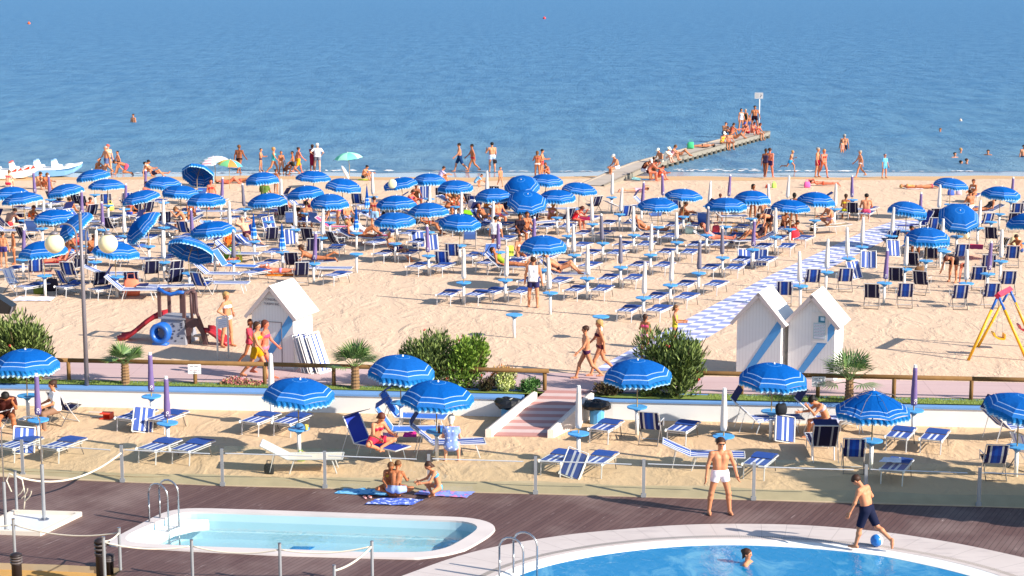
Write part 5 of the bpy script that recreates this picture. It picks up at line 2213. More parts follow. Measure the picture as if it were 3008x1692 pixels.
NEAR_OPENS = (('C1', 268, 460, 0, 0, 'b', 'open blue parasol in front of the big oleander at the left edge'),
              ('C2', 1020, 778, 5, 70, 'b', 'open blue parasol right of the tall white closed parasol by the wall'),
              ('C2', 2112, 530, 6, 60, 'b', 'open blue parasol beside the twin oleander bush, behind its near neighbour'),
              ('C3', 315, 802, 4, 60, 'b', 'open blue parasol over the elderly woman in a spotted dress'),
              ('C3', 2440, 572, 2, 0, 'b', 'open blue parasol over the checkered walkway entrance, by the oleander'),
              ('C4', 1720, 612, 4, 60, 'b', 'open blue parasol in front of the pair of beach huts'),
              ('C5', 937, 890, 2, 0, 'p', 'pointed blue parasol beside the right-hand purple closed one'),
              ('C5', 2560, 948, 12, 70, 'b', 'blue parasol cut by the right picture edge above the lower sand'))
for tl, x, y, t_, az_, kd, lab in NEAR_OPENS:
    top = tat(tl, x, y, ZN + 1.98)
    off = 0.72 * math.sin(R(t_))
    base = Vector((top.x - off * math.sin(R(az_)), top.y + off * math.cos(R(az_)), ZN))
    o = open_parasol(base, kd, t_, az_, turn=0.25)
    tag(o, lab, 'parasol', 'open blue striped parasols')
    stand_at(base, 'no')
for tl, x, y, t_, az_, kd, H_, lab in (('A2', 2240, 205, 6, -70, 'g', 2.0, 'mint green parasol standing at the water edge'),
                                       ('A2', 560, 252, 8, -60, 'w', 1.7, 'white parasol with pastel rings at the water edge'),
                                       ('A2', 735, 292, 8, 60, 'r', 1.6, 'small rainbow-panelled parasol at the water edge')):
    top = tat(tl, x, y, H_)
    o = open_parasol(Vector((top.x, top.y, 0)), kd, t_, az_, H=H_)
    tag(o, lab, 'parasol')

CLOSED = """A1 435 440 p;A1 618 485 p;A1 1805 415 p;A1 1550 590 p;A1 1010 680 p;A1 1280 818 p;A1 510 805 w;A1 1550 888 w;A1 2040 795 w;A1 265 1150 p;A1 1172 1175 w;A1 2038 1180 w;A1 2408 905 p
A2 625 510 p;A2 928 590 d;A2 1382 532 w;A2 738 810 w;A2 1568 818 w;A2 1885 910 w;A2 782 1170 d;A2 1785 1195 p;A2 2535 455 w
A3 1825 432 w;A3 1110 628 w;A3 1510 698 w;A3 1910 815 w;A3 1983 1068 p;A3 1100 1108 p;A3 2418 1008 p
A4 1266 460 w;A4 1366 648 w;A4 1028 757 w;A4 1546 878 w;A4 1158 968 d;A4 1643 568 p;A4 1920 470 p;A4 2482 560 w;A4 2460 878 d;A4 718 888 w;A4 800 1100 w;A4 1380 1235 d;A4 1755 1098 w;A4 2088 958 w;A4 2362 1300 d
A5 1120 598 w;A5 1328 492 w;A5 597 478 p;A5 1937 590 w;A5 1192 898 w;A5 530 1128 d;A5 905 1038 p;A5 2158 488 p;A5 2275 1008 w;A5 2110 1138 w;A5 1832 1288 w;B5 1510 378 w
A6 1500 605 w;A6 1270 698 p;A6 2412 508 p;A6 1995 800 w;A6 905 888 w;A6 1525 1030 w;A6 2285 1168 w;A6 1080 1258 w;A6 2122 1308 p;B6 825 345 p;B6 1855 350 w
B4 962 292 w;B4 498 455 w;B4 1668 508 w;B4 2005 368 w;B3 1540 340 w;B3 2062 312 w"""
for ln in CLOSED.replace('\n', ';').split(';'):
    q = ln.split()
    top = tat(q[0], float(q[1]), float(q[2]), 1.93)
    base = Vector((top.x, top.y, 0))
    put(CL[q[3]], base, random.uniform(-.5, .5), {'w': 'white closed parasol', 'p': 'purple closed parasol', 'd': 'dark grey closed parasol'}[q[3]], 'parasol',
        rot=(R(random.uniform(-2.5, 2.5)), R(random.uniform(-2.5, 3.5)), random.uniform(-.4, .4)), group='closed parasols in sleeves')
    stand_at(base, 'c')
for i, (tl, x, y) in enumerate((('A2', 2460, 598), ('A2', 2325, 850), ('A2', 1040, 942), ('A2', 1395, 1062))):
    top = tat(tl, x, y, 1.95)
    base = Vector((top.x, top.y, 0))
    put(CL['s'], base, i, 'furled blue striped parasol', 'parasol', group='furled striped parasols without sleeves')
    stand_at(base, 'c')
for tl, x, y, k_, lab in (('C1', 1595, 488, 'p', 'purple closed parasol against the wall, behind another purple one'), ('C1', 1765, 742, 'p', 'purple closed parasol with two folded beds at its foot, left lower sand'),
                          ('C1', 385, 712, 'p', 'purple closed parasol in front of the left oleander'), ('C2', 705, 500, 'w', 'tall white closed parasol by the wall left of an open blue one'),
                          ('C3', 1812, 842, 'w', 'white closed parasol at the foot of the ramp'), ('C4', 1190, 868, 'w', 'white closed parasol behind the man in white shorts'),
                          ('C5', 1380, 622, 'p', 'purple closed parasol with white flower mark, right of the pointed one')):
    top = tat(tl, x, y, ZN + 1.93)
    base = Vector((top.x, top.y, ZN))
    put(CL[k_], base, 0.1, '', 'parasol', label=lab, group='closed parasols in sleeves')
    stand_at(base, 'nc')
for tl, x, y in (('B3', 2175, 1165), ('B4', 1130, 1188), ('B2', 2330, 405), ('B1', 1220 + 240, 690), ('B6', 1560, 372), ('B6', 2145, 5)):
    p = tat(tl, x, y, 0.75)
    p.z = 0
    stand_at(p, 'x')

# which places are already taken
TAKEN = []


def taken(p, d=0.75):
    return any((p.xy - q).length < d for q in TAKEN)


def place(root, tl, x, y, z, rz, phrase, cat, label=None, group=None, rot=None):
    p = tat(tl, x, y, z)
    TAKEN.append(p.xy)
    return put(root, p, R(rz), phrase, cat, label=label, group=group, rot=rot)


GF, GD, GL = 'blue striped folded beds', 'striped deck chairs', 'sun loungers laid open'
AX = -25        # beds lie along the parasol rows
for tl, x, y, lab in (('C1', 1325, 1340, 'folded striped bed against the wall, left of the purple parasols'), ('C1', 1660, 1355, 'folded striped bed behind the second purple parasol from the left'),
                      ('D1', 60, 236, 'folded striped bed in the lower left corner of the sand'), ('D1', 530, 243, 'folded striped bed below the parasol in the lower left corner'),
                      ('D1', 1560, 258, 'left one of two folded beds under the purple parasol stand'), ('D1', 1918, 268, 'right one of two folded beds under the purple parasol stand'),
                      ('C2', 483, 1378, 'left one of two folded beds under the tall white parasol'), ('C2', 824, 1388, 'right one of two folded beds under the tall white parasol'),
                      ('C3', 210, 1265, 'folded striped bed behind the elderly woman'), ('C3', 2020, 1462, 'folded striped bed with a towel just right of the ramp'),
                      ('D4', 672, 54, 'folded striped bed right of the deck chair at the ramp'), ('D3', 1505, 390, 'left one of two folded beds in front of the ramp parasol'),
                      ('D3', 1942, 405, 'right one of two folded beds in front of the ramp parasol'), ('D4', 1495, 428, 'folded striped bed behind the man in white shorts, on his right'),
                      ('D5', 1170, 126, 'folded striped bed left of the flower-marked purple parasol stand'), ('D5', 1535, 152, 'folded striped bed right of the flower-marked purple parasol stand'),
                      ('D5', 1122, 484, 'folded striped bed heaped with a white towel, behind the boy'), ('C5', 680, 1345, 'folded striped bed under the pointed blue parasol')):
    place(LF, tl, x, y, ZN, AX, '', 'sunbed', lab, GF)
place(DC['b'], 'D4', 400, 30, ZN, 165, '', 'deck chair', 'blue deck chair under the parasol next to the oleander', GD)
place(DC['b'], 'D5', 715, 330, ZN, 172, '', 'deck chair', 'blue deck chair below the pointed parasol', GD)
place(DC['b'], 'D5', 2210, 400, ZN, 176, '', 'deck chair', 'blue deck chair near the right picture edge behind the fence', GD)
place(DC['d'], 'C1', 680, 1240, ZN, 150, '', 'deck chair', 'dark striped chair next to the woman in white at left', GD)
place(DC['d'], 'C1', 20, 1330, ZN, -40, '', 'deck chair', 'dark deck chair in the lower left corner of the sand', GD)
place(LL['dark'], 'D5', 390, 200, ZN, 178, '', 'sun lounger', 'dark raised lounger with a broad black sunshade right of the white-shorts man', GL)
place(LL['low'], 'D4', 900, 300, ZN, 84, '', 'sun lounger', 'striped open lounger partly hidden by the man in white shorts', GL)
place(LL['white'], 'D2', 980, 330, ZN, 92, '', 'sun lounger', 'cream towel-covered lounger behind the glass fence', GL)
place(LL['high'], 'D2', 1740, 175, ZN, 55, '', 'sun lounger', 'blue lounger holding the long-haired woman in red shorts', GL)
place(LL['mid'], 'D3', 330, 175, ZN, 96, '', 'sun lounger', 'white-framed lounger on which the elderly woman sits', GL)
place(LL['blue'], 'C2', 2080, 1450, ZN, 92, '', 'sun lounger', 'lounger draped with a sky blue towel, behind the long-haired woman', GL)
place(LL['blue'], 'C2', 2130, 1300, ZN, 80, '', 'sun lounger', 'blue lounger with raised back close to the white wall', GL)
place(LL['mid'], 'C5', 400, 1330, ZN, 95, '', 'sun lounger', 'towel-covered lounger holding the hunched dark-haired sunbather', GL)
place(LL['mid'], 'C4', 1560, 1330, ZN, 95, '', 'sun lounger', 'striped lounger behind the white closed parasol at the wall', GL)
place(LL['mid'], 'C5', 2380, 1420, ZN, 110, '', 'sun lounger', 'blue lounger under the parasol cut by the right edge', GL)
place(DC['w'], 'D5', 2560, 300, ZN, 120, '', 'deck chair', 'pale striped chair cut off by the right picture edge', GD)
for tl, x, y, rz, lab in (('C1', 1510, 1340, 20, 'folded-up bed leaning on the stand against the wall, left'), ('D1', 250, 150, 30, 'folded-up bed stood upright in the lower left corner'),
                          ('D3', 1700, 400, -30, 'folded-up bed leaning between the two beds at the ramp parasol'), ('C4', 1830, 1445, 15, 'folded-up bed in a white frame standing near the hunched sunbather')):
    c = place(FU, tl, x, y, ZN + 0.02, 0, '', 'folded lounger', lab, 'folded-up beds stood upright', rot=(R(66), R(12), R(rz)))
    c.scale = (.95, .70, 1)
for i, (tl, x, y, rx) in enumerate((('C2', 1130, 690, 72), ('C2', 1200, 700, 70), ('C2', 1290, 700, 68))):
    lab = ('folded-up bed against the hut wall, innermost of the leaning stack', 'folded-up bed in the middle of the stack leaning on the hut', 'outermost folded-up bed of the stack leaning on the hut')[i]
    c = place(FU, tl, x, y, 0.02, 0, '', 'folded lounger', lab, 'folded-up beds leaning on the hut', rot=(R(rx), 0, R(58)))
    c.scale = (.95, 1.2, 1)
    for q_ in c.children:
        if q_.name.startswith('cloth_panel'):
            q_.material_slots[0].link = 'OBJECT'
            q_.material_slots[0].material = S_HUT

# main beach: explicit chairs and beds
DCH = """B6 310 870 172 b;B6 650 1080 165 d;B6 1060 1070 178 b;B6 1265 910 160 d;B6 1740 1090 176 b;B6 2130 1070 176 b;B6 2345 905 176 b;B6 1975 850 176 b;B6 950 860 165 d
B6 1385 570 166 d;B6 1760 545 172 b;B6 2400 570 176 b;B6 2105 690 166 b;B6 1160 660 150 d;B5 1290 1045 176 b;B5 1640 880 174 b
B1 190 900 60 w;B1 840 900 130 b;B1 1265 915 -150 d;B1 1650 915 -170 d;B1 1900 770 -160 d;B1 2190 770 -155 d;B1 1010 690 -160 d;B2 60 880 -150 d;B2 1640 790 -165 d
B2 1270 320 -160 d;B2 1790 470 -165 d;A1 1060 960 170 d;A1 1700 1060 -165 d;A1 1370 1250 160 d;A2 1430 1080 170 d;A2 2350 930 175 b;A3 480 1010 170 w;A3 1260 850 175 d
A3 2060 1010 -165 d;A3 1000 1190 -120 d;B3 1280 640 170 b;B3 1400 540 172 b;B3 1850 540 -160 u;B3 1620 330 180 u;A3 1940 830 165 d;A4 700 1130 -150 d;A4 2420 1190 160 u
A5 1050 1130 -150 d;A5 2150 1050 170 d;A6 1440 1130 175 d;A6 2460 1060 172 b;A6 1900 1290 165 w;B6 2230 480 -70 n;A1 680 900 150 d;A1 2310 850 180 u;A2 420 850 180 u;A3 1680 960 160 b;A3 2400 1150 -170 d"""
for ln in DCH.replace('\n', ';').split(';'):
    q = ln.split()
    ph = {'b': 'blue striped deck chair', 'd': 'dark striped deck chair', 'w': 'pale striped deck chair', 'n': 'brown striped deck chair', 'u': 'plain blue deck chair'}[q[4]]
    place(DC[q[4]], q[0], float(q[1]), float(q[2]), 0, float(q[3]) + random.uniform(-6, 6), ph, 'deck chair', None, GD)
for ln in """B2 560 860 85 mid;B2 1910 740 88 flat;A2 1850 1100 80 mid;B3 1060 250 180 mid;A5 700 1050 -80 mid;A1 2230 1250 80 mid;A3 840 1060 80 mid;A6 1250 1200 -80 high;A4 330 1150 120 mid;A5 300 1180 85 white""".split(';') if False else """B2 600 890 88 flat;B2 1910 700 88 flat;A2 1860 1110 80 mid;A1 2230 1260 80 low;A6 1250 1210 -80 high;A4 330 1180 120 mid""".split(';'):
    q = ln.split()
    place(LL[q[4]], q[0], float(q[1]), float(q[2]), 0, float(q[3]), 'open sun lounger', 'sun lounger', None, GL)
for ln in """B5 2200 720 20;B5 990 560 -25;B5 800 560 10;B5 2330 590 15;B6 620 590 -20;B6 930 440 10;A3 1150 1430 5;A3 980 1390 15;B2 1520 290 10;A3 1050 780 -15;A2 1260 1190 20""".split(';'):
    q = ln.split()
    c = place(FU, q[0], float(q[1]), float(q[2]), 0.02, 0, 'folded-up upright bed', 'folded lounger', None, 'folded-up beds stood upright', rot=(R(66), R(random.uniform(-12, 12)), R(float(q[3]))))
    c.scale = (.95, .72, 1)
# ------------------------------------------------------------------ playground, swing, jetty, boats, plants
def slide_strip(pts, w_, wall, m_, name, parent):
    """a trough following points (Vector), side vector perpendicular in plan"""
    mb = MB()
    vs, fs = [], []
    n = len(pts)
    for i, p in enumerate(pts):
        d = (pts[min(i + 1, n - 1)] - pts[max(i - 1, 0)])
        s_ = Vector((-d.y, d.x, 0)).normalized() * w_ / 2
        u = Vector((0, 0, 1))
        vs += [p - s_ * 1.15 + u * wall, p - s_ + u * 0.02, p + s_ + u * 0.02, p + s_ * 1.15 + u * wall, p + s_ * 1.2 - u * 0.04, p - s_ * 1.2 - u * 0.04]
    for i in range(n - 1):
        for k in range(6):
            a, b2 = i * 6 + k, i * 6 + (k + 1) % 6
            fs.append((a, b2, b2 + 6, a + 6))
    fs += [tuple(reversed(range(6))), tuple((n - 1) * 6 + k for k in range(6))]
    mb.add(vs, fs)
    return mb.build(name, m_, parent, True)


pb = at(522, 1003, 0)
pg = empty("climbing_frame", pb, R(-12), 'plastic climbing tower with blue tunnel and two red slides', 'play tower')
mb = MB()
# flared climbing wall body
lo_, hi_, zt_ = 0.52, 0.36, 0.78
for s_, m_ in (('grey', M_PGREY),):
    vs = [(-lo_, -0.5, 0), (lo_ * 0.9, -0.5, 0), (hi_, -0.36, zt_), (-hi_, -0.36, zt_), (-lo_, 0.5, 0), (lo_ * .9, 0.5, 0), (hi_, 0.36, zt_), (-hi_, 0.36, zt_)]
    mb.add(vs, [(0, 1, 2, 3), (5, 4, 7, 6), (1, 5, 6, 2), (4, 0, 3, 7), (3, 2, 6, 7)])
body = mb.build('climbing_wall', M_PGREY, pg)
rn = random.Random(4)
mb = MB()
for i in range(14):
    t, u = rn.uniform(.1, .9), rn.uniform(-.05, .8)
    mb.box((u * 0.48, -0.5 + t * 0.14 - 0.005, t * zt_), (0.05, 0.02, 0.04))
mb.build('climbing_holds', mat("hold_dark", '4a4a58', 0.6), body)
mb = MB()
pts = []
n = 24
vs, fs = [], []
for j, (r_, y) in enumerate(((0.30, -0.36), (0.31, -0.72), (0.255, -0.75), (0.18, -0.72), (0.17, -0.36))):
    for i in range(n):
        a = 2 * math.pi * i / n
        vs.append((-0.30 + r_ * math.cos(a), y, 0.38 + r_ * math.sin(a) * (1.0 if math.sin(a) > 0 else 1.15)))
for j in range(4):
    for i in range(n):
        a, b2 = j * n + i, j * n + (i + 1) % n
        fs.append((a, b2, b2 + n, a + n))
mb.add(vs, fs)
mb.box((-0.30, -0.55, 0.03), (0.46, 0.34, 0.08))
mb.build('crawl_tunnel', M_PBLUE, pg, True)
mb = MB(); mb.box((0, 0, zt_ + 0.02), (0.86, 0.86, 0.05)); mb.build('platform', M_PGREY, pg)
for x, y in ((-0.40, -0.38), (0.40, -0.38), (-0.40, 0.38), (0.40, 0.38), (0.0, 0.40)):
    mb = MB(); mb.box((x, y, zt_ + 0.42), (0.10, 0.07, 0.80)); mb.build('post', M_BROWN, pg)
mb = MB(); mb.box((-0.40, 0, zt_ + 0.80), (0.09, 0.80, 0.08)); mb.box((0.40, 0, zt_ + 0.80), (0.09, 0.80, 0.08)); mb.build('top_beam', M_BROWN, pg)
mb = MB(); mb.tube([(-0.42, -0.40, zt_ + 0.93), (-0.2, -0.41, zt_ + 0.82), (0, -0.40, zt_ + 0.76), (0.25, -0.40, zt_ + 0.84), (0.42, -0.40, zt_ + 0.84)], [0.07, 0.05, 0.06, 0.06, 0.05], 8); mb.build('blue_crossbar', M_PBLUE, pg, True)
# side ladder and arch on the right
mb = MB()
arch = []
for x, z in ((0.55, 0.80), (0.80, 0.80), (1.02, 0.45), (1.12, 0.0), (0.98, 0.0), (0.90, 0.36), (0.76, 0.56), (0.62, 0.50), (0.55, 0.30), (0.52, 0.0), (0.42, 0.0), (0.42, 0.80)):
    arch.append((x, z))
vs = [(x, -0.34, z) for x, z in arch] + [(x, -0.22, z) for x, z in arch]
k = len(arch)
from mathutils.geometry import tessellate_polygon as tp_
tri = tp_([[Vector((x, z, 0)) for x, z in arch]])
mb.add(vs, [t for t in tri] + [tuple(i + k for i in reversed(t)) for t in tri] + [(i, (i + 1) % k, (i + 1) % k + k, i + k) for i in range(k)])
mb.build('arch_panel', M_BROWN, pg)
mb = MB()
mb.tube([(0.62, -0.30, 0.8), (0.60, -0.30, 1.62)], 0.05, 8); mb.tube([(0.95, -0.30, 0.55), (0.78, -0.30, 1.0), (0.76, -0.30, 1.62)], 0.05, 8)
mb.tube([(0.60, -0.30, 1.62), (0.76, -0.30, 1.62)], 0.05, 8); mb.build('ladder_rail', M_BROWN, pg, True)
slide_strip([Vector((-0.42, 0.1, 0.80)), Vector((-0.7, 0.08, 0.74)), Vector((-1.0, 0.05, 0.55)), Vector((-1.35, 0, 0.26)), Vector((-1.6, -0.04, 0.08)), Vector((-1.9, -0.08, 0.03))], 0.40, 0.14, M_RED, 'slide', pg)
slide_strip([Vector((0.95, -0.1, 0.42)), Vector((1.15, -0.12, 0.42)), Vector((1.4, -0.16, 0.28)), Vector((1.65, -0.2, 0.08)), Vector((1.8, -0.22, 0.05))], 0.36, 0.12, M_RED, 'slide', pg)
mb = MB(); mb.box((0.78, 0.0, 0.22), (0.4, 0.3, 0.05)); mb.box((0.78, 0, 0.1), (0.1, 0.1, 0.2)); mb.build('step', mat("beige_plastic", 'cdb8a0', 0.6), pg)

# white framed notice by the playground
a, b2 = at(640, 1058, 0), at(671, 1052, 0)
root = empty("framed_notice", a, math.atan2((b2 - a).y, (b2 - a).x), 'white tube frame holding a small panel, left of the lettered hut', 'sign')
W_ = (b2 - a).length * 1.02
mb = MB()
mb.tube([(0, 0, 0), (0, 0, 1.22), (0.04, 0, 1.27), (W_ - 0.04, 0, 1.27), (W_, 0, 1.22), (W_, 0, 0)], 0.028, 8)
mb.build('frame', M_WHITE, root, True)
mb = MB(); mb.box((W_ / 2, 0, 1.08), (W_ - 0.05, 0.015, 0.28)); bd = mb.build('panel', mat("pale_panel", 'd4d8e4', 0.4), root)
mb = MB()
for i in range(3):
    mb.box((W_ / 2, -0.009, 1.15 - 0.06 * i), (W_ * 0.6, 0.002, 0.015))
mb.build('print', mat("pale_ink", 'a8b4cc', 0.6), bd)

# swing
F0, Bk = at_depth(2932, 868, 51.2), at_depth(2966, 850, 52.8)
sw = empty("swing", Vector((F0.x, F0.y, 0)), 0, 'yellow and blue swing frame with a red top beam at right edge', 'swing')
o_ = Vector((F0.x, F0.y, 0))
f_, b_ = F0 - o_, Bk - o_
mb = MB(); mb.tube([f_ - (b_ - f_) * 0.05, b_ + (b_ - f_) * 0.03], 0.10, 4); mb.build('top_beam', mat("pink_red_beam", 'd02c4c', 0.4), sw)
for apex, y in ((f_, -0.25), (b_, 0.1)):
    for s_ in (-1, 1):
        foot = Vector((apex.x + s_ * 0.86, y + (apex.y if apex is b_ else 0), 0))
        mid = apex.lerp(foot, 0.22)
        mb = MB(); mb.tube([mid, foot], 0.045, 8); lg = mb.build('leg', M_YEL, sw, True)
        mb = MB(); mb.tube([apex, mid], 0.040, 8); mb.build('leg_collar', M_PBLUE, lg, True)
mid_ = f_.lerp(b_, 0.5)
for t, (sx_, sz_), m_, nm in ((0.25, (0.0, 0.52), M_YEL, 'y'), (0.75, (0.65, 0.60), M_RED, 'r')):
    top = f_.lerp(b_, t)
    sp = Vector((top.x + sx_ * 0.9, top.y, sz_))
    root = sw
    mb = MB()
    pr = [(-0.22, 0.20), (-0.15, 0.06), (-0.05, 0.0), (0.12, -0.02), (0.16, 0.02), (0.16, 0.16), (0.13, 0.16), (0.12, 0.03), (-0.04, 0.05), (-0.12, 0.10), (-0.18, 0.22)]
    vs = [(sp.x + x, sp.y - 0.14, sp.z + z) for x, z in pr] + [(sp.x + x, sp.y + 0.14, sp.z + z) for x, z in pr]
    k = len(pr)
    tri = tp_([[Vector((x, z, 0)) for x, z in pr]])
    mb.add(vs, [t_ for t_ in tri] + [tuple(i + k for i in reversed(t_)) for t_ in tri] + [(i, (i + 1) % k, (i + 1) % k + k, i + k) for i in range(k)])
    st_ = mb.build('swing_seat', m_, sw)
    mb = MB()
    mb.tube([top, sp + Vector((-0.15, -0.13, 0.1))], 0.006, 4); mb.tube([top, sp + Vector((0.14, 0.13, 0.16))], 0.006, 4)
    mb.build('chain', M_GALV, st_)

# jetty
jr0 = at(1774, 545, 0.05)
ZJ = 0.46
jr1 = at(2263, 387, ZJ)
jd = (jr1 - jr0)
jetty = empty("jetty", (0, 0, 0), 0, 'long narrow concrete jetty on piles running out into the sea', 'jetty')
Wj = 1.45
side = Vector((jd.y, -jd.x, 0)).normalized() * Wj
ja, fa = jr0 - side, jr1 - side
m_deck, n, b = new_mat("jetty_planks", 0.85, 0.2)
uv = n.nodes.new("ShaderNodeUVMap"); s_ = n.nodes.new("ShaderNodeSeparateXYZ"); n.links.new(uv.outputs[0], s_.inputs[0])
g_ = math_n(n, 'LESS_THAN', math_n(n, 'FRACT', math_n(n, 'MULTIPLY', s_.outputs[1], 1.0)), 0.04)
t = noise(n, gpos(n), 1.2, 4)
n.links.new(mixc(n, math_n(n, 'MULTIPLY', g_, 0.5), mixc(n, t.outputs['Fac'], hexc('bfb2a6'), hexc('a89a8c')), hexc('7c7268')), b.inputs['Base Color'])
N = 12
def jp(t, s=0.0, z=None):
    p = ja.lerp(fa, t) + side * s
    zz = 0.03 + (ZJ - 0.03) * min(1, t / 0.22)
    return Vector((p.x, p.y, zz if z is None else z))
mb = MB()
for i in range(N):
    t0, t1 = i / N, (i + 1) / N
    L_ = jd.length
    a, b2, c2, d2 = jp(t0), jp(t0, 1), jp(t1, 1), jp(t1)
    mb.add([a, b2, c2, d2], [(0, 1, 2, 3)], [(0, t0 * L_), (1, t0 * L_), (1, t1 * L_), (0, t1 * L_)])
    for s0, s1, h_ in ((0.0, 0.08, .06), (0.92, 1.0, .06)):
        u = Vector((0, 0, h_))
        mb.add([jp(t0, s0) + u, jp(t0, s1) + u, jp(t1, s1) + u, jp(t1, s0) + u, jp(t0, s1), jp(t1, s1), jp(t0, s0), jp(t1, s0)], [(0, 1, 2, 3), (1, 4, 5, 2), (6, 0, 3, 7)])
mb.build('walk_deck', m_deck, jetty)
mb = MB()
for i in range(N):
    t0, t1 = i / N, (i + 1) / N
    for s in (0.0, 1.0):
        a, d2 = jp(t0, s), jp(t1, s)
        u, d_ = Vector((0, 0, .06)), Vector((0, 0, -0.26))
        mb.add([a + u, d2 + u, d2 + d_, a + d_], [(0, 1, 2, 3)])
a, b2 = jp(1, 0), jp(1, 1)
mb.add([a + u, b2 + u, b2 + d_, a + d_], [(0, 1, 2, 3)])
mb.build('side_beam', mat("jetty_concrete", '8a8378', 0.9, var=.15, vscale=1), jetty)
for i in range(26):
    t = 0.26 + 0.73 * i / 25
    p = jp(t, 0.95)
    mb = MB(); mb.tube([(p.x, p.y, -0.3), (p.x, p.y, p.z - 0.18)], 0.14, 8); mb.build('pile', mat("pile_dark", '5c5850', 0.9), jetty, True)
    if i % 2 == 0:
        p = jp(t, 0.05)
        mb = MB(); mb.tube([(p.x, p.y, -0.3), (p.x, p.y, p.z - 0.18)], 0.14, 8); mb.build('pile', MATS["pile_dark"], jetty, True)
p = at(2229, 381, ZJ)
root = empty("jetty_sign", p, 0, 'pale rectangular sign on a tall white post at the jetty end', 'sign')
Hs = 2.35
mb = MB(); mb.tube([(0, 0, 0), (0, 0, Hs)], 0.045, 8); mb.build('post', M_WHITE, root, True)
mb = MB(); mb.box((-0.06, -0.06, Hs + 0.16), (0.62, 0.04, 0.44)); bd = mb.build('board', mat("sign_pale", 'c0bcbc', 0.6), root)
mb = MB()
for i in range(5):
    mb.box((-0.20, -0.085, Hs + 0.30 - 0.07 * i), (0.26, 0.004, 0.02))
mb.build('print', mat("sign_print", '9a9896', 0.6), bd)
mb = MB(); mb.tube([(0.05, -0.085, Hs + 0.05), (0.10, -0.085, Hs + 0.17), (0.17, -0.085, Hs + 0.18)], 0.022, 5); mb.sphere((0.09, -0.085, Hs + 0.27), 0.03, 6, 4); mb.build('diver_symbol', mat("sign_dark", '4c4a58', 0.6), bd)

# pedal boats drawn up at the water line
def pedalo(p, rz, hull_c, trim_c, seat_c, label, marks):
    root = empty("pedal_boat", p, R(rz), label, 'pedal boat')
    hullm, trim = mat("hull_" + hull_c, hull_c, 0.35, spec=0.5), mat("trim_" + trim_c, trim_c, 0.35, spec=0.5)
    for s_ in (-0.62, 0.62):
        mb = MB()
        sec = []
        for x, w_, z0, z1 in ((-1.6, .24, .16, .42), (-1.2, .28, .02, .44), (0, .3, 0, .46), (0.9, .28, .06, .50), (1.5, .2, .24, .62), (1.9, .04, .55, .74)):
            sec.append([(x, s_ - w_, z1), (x, s_ - w_ * .8, z0 + .05), (x, s_, z0), (x, s_ + w_ * .8, z0 + .05), (x, s_ + w_, z1)])
        vs = [q for s2 in sec for q in s2]
        fs = [(i * 5 + k, i * 5 + (k + 1) % 5, (i + 1) * 5 + (k + 1) % 5, (i + 1) * 5 + k) for i in range(5) for k in range(5)]
        fs += [(4, 3, 2, 1, 0), (25, 26, 27, 28, 29)]
        mb.add(vs, fs)
        mb.build('float', trim if hull_c != 'ffffff' else hullm, root)
    mb = MB()
    sec = []
    for x, z, h_ in ((-1.6, .42, .08), (-0.9, .46, .10), (0.5, .48, .10), (1.2, .56, .16), (1.9, .74, .10)):
        sec.append([(x, -0.92, z), (x, 0.92, z), (x, 0.86, z + h_), (x, -0.86, z + h_)])
    vs = [q for s2 in sec for q in s2]
    fs = [(i * 4 + k, i * 4 + (k + 1) % 4, (i + 1) * 4 + (k + 1) % 4, (i + 1) * 4 + k) for i in range(4) for k in range(4)] + [(3, 2, 1, 0), (16, 17, 18, 19)]
    mb.add(vs, fs)
    mb.build('deck', M_WHITE, root)
    for x in (-1.0, 0.25):
        for y in (-0.45, 0.45):
            mb = MB()
            pr = [(x - .28, .5), (x - .32, .98), (x - .2, 1.04), (x - .06, .72), (x + .22, .68), (x + .26, .5)]
            vs = [(a_, y - .26, z_) for a_, z_ in pr] + [(a_, y + .26, z_) for a_, z_ in pr]
            k = len(pr)
            mb.add(vs, [tuple(range(k)), tuple(reversed(range(k, 2 * k)))] + [(i, i + k, (i + 1) % k + k, (i + 1) % k) for i in range(k)])
            st_ = mb.build('seat', M_WHITE, root)
            mb = MB(); mb.box((x - .25, y, 1.03), (0.16, 0.30, 0.10)); mb.build('headrest', mat("seat_" + seat_c, seat_c, .5), st_)
    mb = MB(); mb.sphere((1.15, 0, 0.66), (0.4, 0.5, 0.16), 12, 6); mb.build('bow_hump', M_WHITE, root)
    if marks:
        mb = MB()
        for x0 in (0.55, 1.45):
            z0 = .56 if x0 < 1 else .70
            for y_, s2_ in ((-0.945, 1), (-0.90, 1)):
                mb.add([(x0, y_, z0 - .08), (x0 + .2, y_, z0 + .16), (x0 + .38, y_, z0 - .04), (x0 + .22, y_, z0 + .03)], [(0, 1, 2, 3)])
                mb.add([(x0 - .5, y_, z0 - .10), (x0 - .08, y_, z0 - .06), (x0 - .06, y_, z0 + .14)], [(0, 1, 2)])
        mb.box((0.9, 0, .62), (0.2, 1.2, .05))
        mb.build('red_markings', mat("boat_red", 'd03818', .5), root)
    else:
        mb = MB()
        for s_ in (-1, 1):
            mb.add([(0.3, s_ * 0.925, .46), (1.2, s_ * 0.925, .54), (1.88, s_ * 0.925, .73), (1.88, s_ * 0.925, .69), (1.2, s_ * 0.925, .50), (0.3, s_ * 0.925, .42)], [(0, 1, 2, 3, 4, 5)])
        mb.build('blue_line', mat("boat_line", '2080b8', .5), root)
    root.scale = (.8, .8, .9)
    return root
pedalo(at(35, 524, 0) + Vector((0, 0, 0.02)), 8, 'ffffff', 'e8e0d4', 'd84428', 'white pedal boat with orange red markings at the left edge', True)
pedalo(at(160, 518, 0) + Vector((0, 0, 0.02)), 4, '90bce8', '7cb0e4', '90b8e0', 'white and light blue pedal boat on the water line', False)

